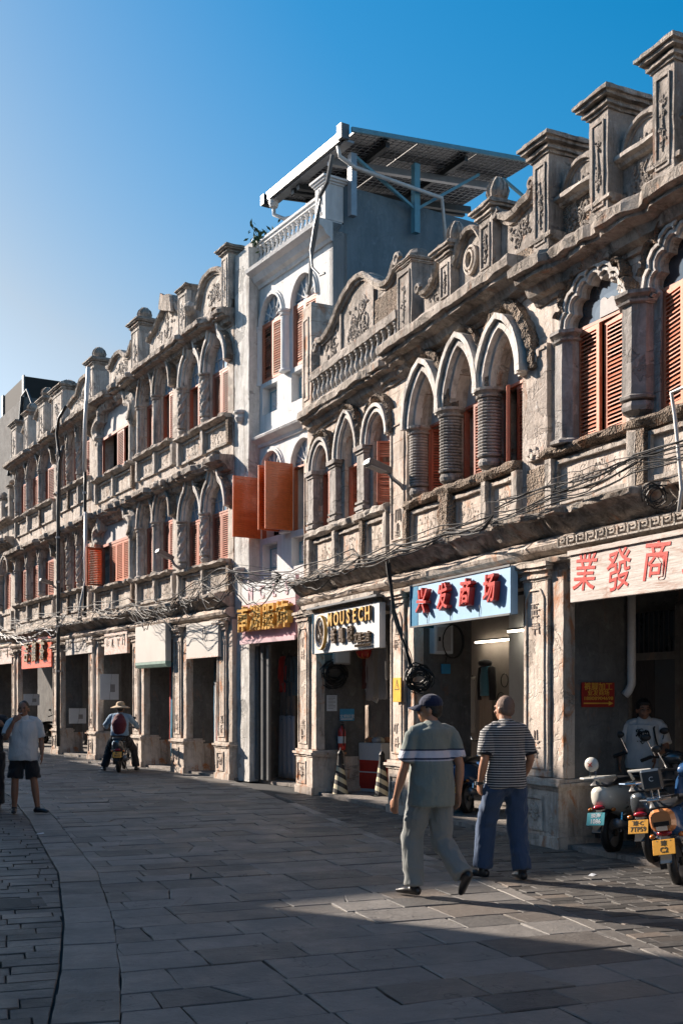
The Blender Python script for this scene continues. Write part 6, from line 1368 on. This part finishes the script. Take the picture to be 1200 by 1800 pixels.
    if rack:
        MB().tube([(-.10,-.55,.80),(-.14,-.70,.84),(-.13,-.95,.85),(-.05,-1.02,.85),(.05,-1.02,.85),(.13,-.95,.85),(.14,-.70,.84),(.10,-.55,.80)],.013,8).build('rear_rack',rack,o)
        for y in (-.75,-.88): MB().tube([(-.13,y,.846),(.13,y,.846)],.008,6).build('rack_bar',rack,o)
        MB().tube([(0,-.72,.76),(0,-.90,.845)],.012,6).build('rack_stay',rack,o)
    if back:
        m=MB(); 
        if back[0]=='round': ell(m,(0,-.93,.99),(.08,.04,.078))
        else: m.box(-.095,.095,-.97,-.91,.93,1.12)
        m.build('backrest',back[1],o,smooth=back[0]=='round',bev=0 if back[0]=='round' else .02); MB().tube([(-.03,-.93,.85),(-.03,-.93,.98)],.01,6).build('backrest_stay','chrome',o); MB().tube([(.03,-.93,.85),(.03,-.93,.98)],.01,6).build('backrest_stay','chrome',o)
        if back[0]=='round': MB().beam((-.022,-.973,.97),(.022,-.973,1.01),.008,.006).beam((.022,-.973,.97),(-.022,-.973,1.01),.008,.006).build('red_mark','signred',o)
        else: text('C',.06,'paper',o,(0,-.973,1.03),ext=.001,name='white_mark')
    if plate:
        p=MB().box(-.10,.10,-.006,0,-.07,.07).build('number_plate',pmat,o,bev=.003); p.location=(0,-.965,.42); p.rotation_euler=(R(-25),0,0); l=plate.split('/')
        tm='ink' if pmat=='plateY' else 'paper'
        if len(l)>1: text(l[0],.055,tm,p,(0,-.0075,.032),ext=.0006,name='plate_characters',off=.001); text(l[1],.068,tm,p,(0,-.0075,-.028),ext=.0006,name='plate_characters',off=.001,sx=.9)
        else: text(l[0],.06,tm,p,(0,-.0075,0),ext=.0006,name='plate_characters')
        for k in (-.06,.06): MB().lathe(k,-.004,[(.005,.055),(.005,.062)],6).build('plate_bolt','steel',p)
    return o
def at(px,py,z,yoff=0): 
    y=FP*(EYE-z)/(py-HY); return Vector(((px-CX)/FP*y,y+yoff,z))
def scat(px,py,z,dx,dy,**k):   # rear wheel contact at the pixel
    p=at(px,py,z); a=heading(dx,dy); f=Vector((dx,dy)).normalized(); return dict(loc=Vector((p.x+f.x*.62,p.y+f.y*.62,z)),rz=a)
scooter(label='pearl white scooter with round cream backrest and blue-green plate by the near pier',col='pearl',plate='琼海/1086',pmat='plateB',rack='pearl',back=('round','pearl'),roll=2,**scat(1078,1496,.055,.62,.78))
sc2=scooter(label='dark grey scooter with chrome rack and yellow plate, between the white and blue scooters',col='grey',plate='琼·C/7TP59',rack='chrome',roll=0,**scat(1150,1512,.055,.55,.83))
MB().tube([(-.11,-.6,.86),(-.11,-.72,.95),(.11,-.72,.95),(.11,-.6,.86)],.016,8).build('grab_rail','pearl',sc2)
scooter(label='deep blue scooter with copper tail panel and square grey backrest at the right edge',col='blue',col2='grey',panel='copper',plate='琼/C2',rack='chrome',back=('square','grey'),roll=-3,**scat(1196,1552,.0,.50,.87))
sc4=scooter(label='scooter draped in a blue wind cover in front of the person in the white tee',col='grey',rack='chrome',**scat(1185,1445,.055,-.55,.83))
cv=MB(); cv.loft([[(x,y,z) for x,y,z in ((-.34,.55,.72),(-.28,.60,1.02),(-.1,.62,1.08),(.1,.62,1.08),(.28,.60,1.02),(.34,.55,.72),(.2,.60,.40),(-.2,.60,.40))],[(x,y,z) for x,y,z in ((-.38,.30,.62),(-.32,.32,1.0),(-.1,.34,1.07),(.1,.34,1.07),(.32,.32,1.0),(.38,.30,.62),(.24,.30,.38),(-.24,.30,.38))]]); cv.build('wind_cover','coverb',sc4,rough=(.02,4,.08),smooth=True)
MB().box(-.46,-.22,.2,.28,.92,1.10).build('hand_muff','coverg',sc4,rough=(.012,6,.08),smooth=True); MB().box(.22,.46,.2,.28,.92,1.10).build('hand_muff','coverg',sc4,rough=(.012,6,.08),smooth=True)
sc5=scooter(label='dark scooter with yellow plate parked between the two walking men',col='blue',col2='blk',plate='琼C/U3K0',rack=None,roll=0,**scat(822,1428,.055,.45,.85))
m=MB(); ell(m,(-.22,-.2,.72),(.14,.2,.12)); m.build('lilac_bag',cloth('lilac_cloth',(.30,.24,.36)),sc5,smooth=True,rough=(.02,6,.05))
scooter(label='dark scooter parked deep in the arcade by the orange-red sign',col='grey',rack=None,**scat(80,1306,.055,.3,.9))
# rider
rp_=at(209,1358,0); rz=heading(-.10,.99); f=Vector((-.10,.99))
loc=Vector((rp_.x+f.x*.62,rp_.y+f.y*.62,0)); o=scooter(label='dark scooter with orange-yellow plate ridden by the person in the straw hat',loc=loc,rz=rz,col='grey',plate='琼C/8K05',rack=None,roll=7,group=None,steer=.05); o.rotation_euler=(0,0,rz)
J=std(1.62,pelvis=(0,-.42,.84),waist=(0,-.40,.98),chest=(0,-.34,1.13),shoulders=(0,-.30,1.27),neck=(0,-.27,1.34),head=(0,-.23,1.45),shL=(-.19,-.29,1.26),shR=(.19,-.29,1.26),elL=(-.36,-.06,1.08),elR=(.34,-.06,1.08),wrL=(-.36,.24,1.00),wrR=(.36,.24,1.00),hdL=((.1,1,-.05),(0,0,-1),1.2),hdR=((-.1,1,-.05),(0,0,-1),1.2),
   hipL=(-.10,-.36,.82),hipR=(.10,-.36,.82),knL=(-.27,-.02,.52),knR=(.27,-.02,.52),anL=(-.38,-.08,.085),anR=(.34,-.02,.085),toeL=(-.44,.07,.03),toeR=(.38,.13,.03))
rt,tr,g=figure('person','rider in wide straw hat and blue sleeves with a maroon backpack on the scooter',loc,rz,J,dict(shirt='bluecl',trousers='darkcl',long=1,hem=.84,loose=.03),'skind','hair','short')
hm=MB(); hm.lathe(0,0,[(.02,.165),(.07,.155),(.095,.12),(.10,.07),(.15,.055),(.225,.02),(.222,.012),(.15,.042),(.09,.055)],24); q=MB(); q.add([tr(v) for v in hm.v],hm.f); q.build('straw_hat','straw',rt,smooth=True,rough=(.006,8,.06))
bp_=MB(); limb(bp_,[(0,-.52,.92),(0,-.54,1.1),(0,-.47,1.26)],[(.14,.10),(.17,.12),(.12,.08)],16); rem(bp_,'backpack','maroon',rt,.015,3,disp=.01,fq=6)
MB().tube([(-.14,-.35,1.30),(-.02,-.58,1.15),(.12,-.50,.88)],.018,6).build('bag_strap','ink',rt)
bpy.data.scenes.remove(SC2)

# ================================================================ SHOP CONTENTS AND STREET THINGS
def T(F,px,dep,z,name,label,cat,group=None,rot=0):
    s_=F.P(px,1000,-dep)[0]; o=empty(name,F.w(s_,-dep,z),F.ang+rot,label,cat,group); return o
def zpx(F,px,py,dep): return F.P(px,py,-dep)[1]
def drape(w,h,seed=0,amp=.02,nx=14,nz=8,th=.012,taper=0,fq=1.):
    rd=random.Random(seed); mb=MB(); ph=rd.uniform(0,6)
    def row(y0): return [[((i/nx-.5)*w*(1-taper*j/nz),y0+amp*math.sin(i*1.5*fq+ph+j*.12)*(1-.5*j/nz)+.01*noise.noise(Vector((i*.4,j*.5,seed))),h*j/nz+.006*math.sin(i*.9+seed)) for i in range(nx+1)] for j in range(nz+1)]
    A=row(0); Bq=row(th); rings=[a+b[::-1] for a,b in zip(A,Bq)]; mb.loft(rings); return mb
C={}
def cm(c):
    k='cloth_%02d_%02d_%02d'%tuple(int(x*99) for x in c)
    if k not in M: M[k]=cloth(k,c)
    return k
def garment(F,px,dep,ytop,h,w,c,label,kind='top',seed=0,c2=None):
    z=zpx(F,px,ytop,dep); o=T(F,px,dep,z-h,'hanging_garment',label,'clothes'); rd=random.Random(seed)
    if kind=='top':
        drape(w,h*.97,seed,.012,taper=.25).build('garment_body',cm(c),o,smooth=True)
        for sx in (-1,1):
            m=MB(); limb(m,[(sx*w*.36,.005,h*.9),(sx*w*.52,.01,h*.62),(sx*w*.54,.01,h*.35)],[(.04,.02),(.05,.022),(.05,.02)],10); m.build('sleeve',cm(c2 or c),o,smooth=True)
    elif kind=='trousers':
        for sx in (-1,1): 
            m=drape(w*.50,h*.9,seed+sx,.012,taper=.1); m.v=[(x+sx*w*.26,y,z_) for x,y,z_ in m.v]; m.build('trouser_leg',cm(c),o,smooth=True)
        MB().box(-w*.46,w*.46,-.015,.03,h*.88,h).build('waistband',cm(c),o)
    else: drape(w,h,seed,.02,taper=.1).build('garment_body',cm(c),o,smooth=True)
    MB().tube([(-w*.35,.006,h*.93),(0,.006,h*1.03),(w*.35,.006,h*.93)],.006,5).build('hanger','ink',o); MB().tube([(0,.006,h*1.03),(0,.006,h*1.08),(.02,.006,h*1.10)],.004,5).build('hook','steel',o)
    return o
def strip(F,x0,x1,y,dep,label):
    s0,z=F.P(x0,y,-dep); s1,_=F.P(x1,y,-dep); o=empty('strip_light',F.w(s0,-dep,z),F.ang,label,'strip light')
    m=MB().box(0,s1-s0,-.02,.02,0,.03); 
    if 'lit' not in M: M['lit']=flat('lit_tube',(1,.86,.66),.5,emit=7,bmp=0,var=0)
    m.build('tube','lit',o); MB().box(0,s1-s0,-.025,.025,.031,.06).build('housing','alu',o)
def wallpatch(F,x0,x1,z0,z1,dep,mat,label,name='shop_wall',cat='shop wall'):
    s0=F.P(x0,1000,-dep)[0]; s1=F.P(x1,1000,-dep)[0]; o=empty(name,F.w(s0,-dep,0),F.ang,label,cat); MB().box(0,s1-s0,0,.05,z0,z1).build('plaster_panel',mat,o); return o,s1-s0
# --- behind the light blue sign
wallpatch(FB,828,905,.05,3.3,2.6,'shop','brown-beige rear wall of the clothes shop under the light blue sign'); 
wallpatch(FB,894,930,.05,3.3,2.2,'paper','pale partition at the right of the clothes shop')
strip(FB,836,893,1131,2.45,'lit strip light in the clothes shop under the light blue sign'); strip(FB,893,918,1112,2.0,'short lit strip light near the right pillar of the clothes shop'); 
o=T(FB,852,2.35,.2,'clothes_dummy','dress form in blue vest, dark jacket and wide beige trousers in the clothes shop','dummy')
z0=zpx(FB,852,1300,2.35)-.2; z1=zpx(FB,852,1218,2.35)-.2; z2=zpx(FB,852,1172,2.35)-.2
for sx in (-1,1): m=drape(.20,z1-z0+.15,3+sx,.015,taper=-.2*0); m.v=[(x*(1.1)+sx*.115,y,z+z0-.15) for x,y,z in m.v]; m.build('trouser_leg',cm((.36,.28,.22)),o,smooth=True)
m=MB(); limb(m,[(0,.02,z1-.05),(0,.02,(z1+z2)/2),(0,.02,z2-.02)],[(.15,.08),(.15,.09),(.12,.07)],16,(0,1)); m.build('vest',cm((.07,.20,.27)),o,smooth=True)
for sx in (-1,1): m=MB(); limb(m,[(sx*.16,.03,z2-.02),(sx*.20,.03,z1+.10),(sx*.19,.03,z1-.12)],[(.045,.07),(.05,.07),(.05,.06)],12,(1,0)); m.build('jacket_side','darkcl',o,smooth=True)
m=MB(); ell(m,(0,0,z2+.06),(.13,.12,.07)); m.build('hat','darkcl',o,smooth=True); MB().tube([(0,.02,z2-.05),(0,.02,z2+.05)],.03,8).build('neck','tymp',o); MB().tube([(0,.02,0),(0,.02,z0)],.02,8).build('stand','steel',o); MB().lathe(0,.02,[(.18,-.14),(.18,-.12),(.03,-.10)],16).build('stand_base','steel',o)
garment(FB,829,2.3,1190,.95,.22,(.42,.40,.37),'long white blouse hanging left of the dress form','sheet',4)
for k,(px,py,rr) in enumerate(((886,1196,.11),(880,1232,.14),(888,1238,.10))):
    z=zpx(FB,px,py,2.4); o=T(FB,px,2.4,z,'display_hoop',['upper dark hoop hung in the clothes shop','lower left dark hoop in the clothes shop','lower right dark hoop in the clothes shop'][k],'hoop'); MB().tube([(rr*math.cos(a),0,rr*math.sin(a)) for a in [2*PI*i/18 for i in range(19)]],.008,6).build('hoop','ink',o)
# cabinet and cable ring on the pier side
d,z=FB.Q(-3.27,752,1150); d1,z1=FB.Q(-3.27,782,1102); d=max(d,.15)
o=empty('meter_cabinet',FB.w(-3.29,-d,z),FB.ang+R(90),'pale meter cabinet high on the pier under the blue sign','cabinet'); L=max(.3,d1-d); MB().box(0,L,-.22,0,0,.42).build('casing','paper',o,bev=.01); MB().box(.04,L-.04,-.228,-.221,.04,.38).build('door','tymp',o); MB().box(.06,.09,-.24,-.229,.18,.24).build('latch','ink',o)
o=empty('cable_ring',FB.w(-3.1,-d1-.02,z+.18),FB.ang+R(90),'large black cable ring hung beside the meter cabinet','cables')
for k in range(3): MB().tube([(.17*math.cos(a),-.02*k,.24*math.sin(a)) for a in [2*PI*i/18 for i in range(19)]],.009,6).build('ring','wireb',o)
o=empty('blue_tag',FB.w(-3.2,-.45,zpx(FB,768,1175,.4)),FB.ang+R(90),'small blue tag hanging on the pier below the meter cabinet','tag'); MB().box(-.07,.07,-.02,0,-.08,.06).build('card','bluep',o); MB().tube([(0,-.01,.06),(.01,-.01,.16)],.004,4).build('string','ink',o)
# --- under the white sign
for i,(px,yt,h,w,c,k,lab) in enumerate(((650,1140,.9,.30,(.50,.42,.36),'top','cream jacket hanging high in the white-signed shop'),(661,1128,.95,.28,(.40,.34,.28),'sheet','beige dress hanging high in the white-signed shop'),(672,1125,1.0,.3,(.36,.34,.33),'top','grey coat hanging by the pillar in the white-signed shop'),(641,1150,.6,.24,(.16,.04,.02),'sheet','dark red cloth hanging behind the lantern'),(642,1240,.75,.3,(.50,.40,.33),'sheet','pale apron cloth hanging low beside the fire extinguisher pier'))):
    garment(FB,px,.75 if i!=4 else 1.15,yt,h,w,c,lab,k,i)
z=zpx(FB,641,1142,.7); o=T(FB,641,.7,z,'paper_lantern','orange-red lantern hanging under the white shop sign','lantern'); 
m=MB(); m.lathe(0,0,[(.05,-.15),(.12,-.12),(.16,-.04),(.16,.04),(.12,.12),(.05,.15)],16); m.build('shade','signred',o); MB().tube([(0,0,.15),(0,0,.5)],.006,4).build('cord','ink',o)
for k in range(8): a=2*PI*k/8; MB().tube([(.05*math.cos(a),.05*math.sin(a),-.155),(.125*math.cos(a),.125*math.sin(a),-.12),(.167*math.cos(a),.167*math.sin(a),0),(.125*math.cos(a),.125*math.sin(a),.12)],.005,4).build('rib','gold',o)
d0=FB.Q(-7.02,583,1110)[0]; z=FB.Q(-7.02,583,1168)[1]
o=empty('junction_box',FB.w(-7.02,-d0,z),FB.ang+R(90),'pale junction box high on the pier under the white sign','box'); MB().box(0,.32,-.1,0,0,.42).build('casing','tymp',o,bev=.01); MB().box(.03,.29,-.106,-.101,.03,.39).build('lid','paper',o)
o=coil('wire_basket','round black net of wire hanging on the pier below the junction box',FB.w(-6.95,-.25,FB.Q(-7.02,574,1185)[1]),.24,16,9); o.rotation_euler=(0,0,FB.ang+R(90)); MB().tube([(0,0,.2),(.15,0,.62)],.01,5).build('strap','wireb',o)
o=empty('conduit_loop',FB.w(-6.94,0,0),FB.ang,'white conduits looping down the pier edge under the white sign','pipe')
for k in range(2): MB().tube([(0,.82+.09*k,3.0),(0,.82+.09*k,zpx(FB,615,1200,.9)),(.03,.90+.08*k,zpx(FB,615,1226,.9)-.05*k),(.15,.98,zpx(FB,615,1230,.9)-.04*k),(.25,1.02,zpx(FB,615,1215,.9))],.028,8).build('conduit','pvc',o,smooth=True)
# traffic cones
def cone(px,py,z,label):
    p=at(px,py,z); o=empty('traffic_cone',p,.3,label,'traffic cone','striped bollard cones')
    MB().box(-.20,.20,-.20,.20,0,.05).build('base','black',o,bev=.01)
    def stripes():
        if 'cone' in M: return
        m,t,pn=nm('striped_cone'); tc=N(t,'ShaderNodeTexCoord').outputs['Object']; sx=N(t,'ShaderNodeSeparateXYZ'); t.links.new(tc,sx.inputs[0])
        a=N(t,'ShaderNodeMath',operation='MULTIPLY'); a.inputs[1].default_value=.55; t.links.new(sx.outputs[0],a.inputs[0]); b=N(t,'ShaderNodeMath',operation='ADD'); t.links.new(a.outputs[0],b.inputs[0]); t.links.new(sx.outputs[2],b.inputs[1])
        c=N(t,'ShaderNodeMath',operation='MULTIPLY'); c.inputs[1].default_value=6.2; t.links.new(b.outputs[0],c.inputs[0]); d=N(t,'ShaderNodeMath',operation='FRACT'); t.links.new(c.outputs[0],d.inputs[0]); g=N(t,'ShaderNodeMath',operation='GREATER_THAN'); g.inputs[1].default_value=.5; t.links.new(d.outputs[0],g.inputs[0])
        o_=mix(t,g.outputs[0],(.03,.03,.032),(.58,.52,.36)); t.links.new(o_,pn.inputs['Base Color']); pn.inputs['Roughness'].default_value=.5; M['cone']=m
    stripes(); MB().lathe(0,0,[(.135,.05),(.06,.56)],16).build('striped_sleeve','cone',o,smooth=False); MB().lathe(0,0,[(.058,.56),(.045,.70),(.05,.74),(.03,.78),(.01,.80)],14).build('black_top','black',o); MB().tube([(0,0,.78),(0,0,.84)],.012,6).build('ring_pin','steel',o)
cone(598,1400,.0,'striped cone in front of the fire extinguisher pier'); cone(671,1404,.0,'striped cone left of the capped man, beside the red display box')
p=at(664,1391,.04); o=empty('display_box',p,FB.ang+R(25),'white and red display box of goods at the shop doorway','box'); MB().box(-.26,.26,-.22,.22,.0,.86).build('carton','signwhite',o,bev=.008); MB().box(-.24,.24,-.226,-.221,.06,.56).build('red_front','signred',o); MB().box(.261,.266,-.2,.2,.06,.56).build('red_side','signred',o); MB().box(-.24,.24,-.229,-.2265,.34,.36).build('white_line','paper',o)
for k in range(7): m=MB(); ell(m,(random.uniform(-.18,.18),random.uniform(-.14,.14),.90),(.09,.08,.06)); m.build('bagged_goods',cm([(.5,.42,.3),(.42,.2,.1),(.4,.4,.42)][k%3]),o,smooth=True,rough=(.012,8,.05))
# --- white building shop
o=T(FW,441,-.02,.05,'copper_panel','coppery brown sheet panel leaning by the white building pier','panel'); h=zpx(FW,441,1200,0); 
for k in range(3): MB().box(-.16,.16,-.03,0,h*k/3+.004,h*(k+1)/3-.004).build('panel_section',cm((.30,.17,.12)),o)
o=T(FW,462,-.05,.05,'folding_door','folded grey steel door leaves standing in the white building shop','door')
for k in range(5): MB().box(-.22+k*.12,-.12+k*.12,-.06+(k%2)*.05,.0+(k%2)*.05,0,zpx(FW,462,1140,0)).build('door_leaf','steel' if k%2 else 'alu',o,bev=.01)
for k,(px,yt,h,w,c,kd,lab) in enumerate(((496,1152,.75,.28,(.40,.03,.03),'top','red shirt hanging in the white building shop'),(508,1150,.85,.34,(.03,.05,.06),'top','black jacket hanging in the white building shop'),(518,1152,.8,.3,(.05,.10,.13),'top','teal jacket hanging at the right of the white building shop'),(505,1200,.95,.62,(.13,.11,.10),'sheet','patterned dark cloth hanging under the red shirt'),(504,1258,1.25,.66,(.26,.27,.30),'sheet','long grey cloth covering the stall in the white building shop'))):
    garment(FW,px,.45 if k<4 else .35,yt,h,w,c,lab,kd,20+k)
o=T(FW,504,.9,.05,'low_rack','low metal rack under the grey cloth','rack')
for x in (-.35,.35): MB().beam((x,0,0),(x,0,.4),.03).build('leg','steel',o)
MB().beam((-.35,0,.12),(.35,0,.12),.03).build('bar','steel',o)
strip(FW,508,520,1148,1.2,'small lit strip light in the white building shop')
# --- left row
def tarp(px,y0,y1,dep,w,label):
    z0=zpx(FL,px,y1,dep); z1=zpx(FL,px,y0,dep); o=T(FL,px,dep,z0,'striped_tarp',label,'tarpaulin'); cs=[(.10,.02,.03),(.03,.16,.30),(.5,.48,.48),(.40,.04,.04),(.03,.25,.42)]
    for k in range(5):
        m=drape(w/5*1.02,z1-z0,k,.01,nx=4,taper=0); m.v=[(x+(k-2)*w/5+.12*w*(z/(z1-z0)-.5),y,z) for x,y,z in m.v]; m.build('tarp_stripe',cm(cs[k]),o,smooth=True)
tarp(296,1165,1328,.95,.55,'striped red, white and blue tarp hanging left of the arcade pillar'); tarp(379,1165,1345,.95,.5,'second striped tarp hanging beside the last left-row pillar')
o=T(FL,350,1.0,.05,'mop','mop with grey head leaning in the dark arcade bay','mop'); MB().tube([(0,0,.2),(.03,.1,1.5)],.014,6).build('handle','tymp',o); m=MB(); ell(m,(0,0,.2),(.14,.08,.24)); m.build('mop_head','greycl',o,rough=(.03,12,.05))
p=at(270,1342,.0); o=bpy.data.objects.new('rubble_heap',None); COL.objects.link(o); o.location=p; tag(o,'low heap of rubble and splintered laths between the left-row pillars','rubble'); rd=random.Random(8); big=MB()
for k in range(60):
    x,y=rd.gauss(0,.62),rd.gauss(0,.24); hgt=max(0,.14*(1-(x/1.3)**2)); a=rd.uniform(0,3.1); l=rd.uniform(.12,.5) if k%2 else rd.uniform(.06,.14)
    c=Vector((x,y,.03+hgt*rd.random())); d=Vector((math.cos(a),math.sin(a)*.6,rd.uniform(-.2,.25)))*l/2; m=MB().beam(c-d,c+d,rd.uniform(.03,.10),rd.uniform(.012,.05)); m.build('debris_piece',rd.choice(['stain','pillar','tymp','trim','pillar']),o,rough=(.006,8,.2))
# --- near right arcade: door with barred fanlight
s0=FA.P(1108,1000,-2.6)[0]; s1=FA.P(1196,1000,-2.6)[0]; o=empty('shop_door',FA.w(s0,-2.62,.05),FA.ang,'dark shop door with barred fanlight at the back of the right arcade','door'); L=s1-s0; za=zpx(FA,1150,1160,2.6); zb=zpx(FA,1150,1075,2.6)
for x in (0,L): MB().box(x-.05,x+.05,-.08,0,0,zb).build('jamb','inner',o)
MB().box(.05,L-.05,-.08,0,za-.05,za+.05).build('transom','inner',o); MB().box(.05,L-.05,-.02,0,za+.05,zb-.05).build('fanlight','glass',o)
for k in range(9): x=.05+(L-.1)*(k+.5)/9; MB().box(x-.008,x+.008,-.05,-.034,za+.05,zb-.05).build('bar','darksteel',o)
MB().box(.05,L*.5,-.04,-.01,0,za-.05).build('door_leaf','darkcl',o); MB().box(L*.5+.01,L-.05,-.04,-.01,0,za-.05).build('door_leaf','grey',o)
# drain grate at lower left, leaves of litter
p=G(12,1590); o=empty('drain_grate',p,heading(-.36,.93),'dark slotted drain grate in the small paving at lower left','drain grate'); 
for k in range(9): MB().box(-.3,.3,-.2+k*.05,-.175+k*.05,-.01,.008).build('grate_bar','darksteel',o)
rd=random.Random(3)
for k,(px,py,lab) in enumerate(((70,1467,'pale scrap of paper on the road behind the left man'),(648,1392,'tiny white scrap near the display box'),(1040,1540,'pale scrap on the brick pavement by the scooters'),(790,1472,'white scrap of litter on the kerb stones near the walking men'))):
    p=G(px,py); o=tag(MB().add([(-.05,-.02,.008),(.05,-.03,.012),(.06,.02,.02),(-.04,.03,.008)],[(0,1,2,3)]).build('litter','paper',smooth=None),lab,'litter'); o.location=p; o.rotation_euler=(0,0,rd.uniform(0,3))
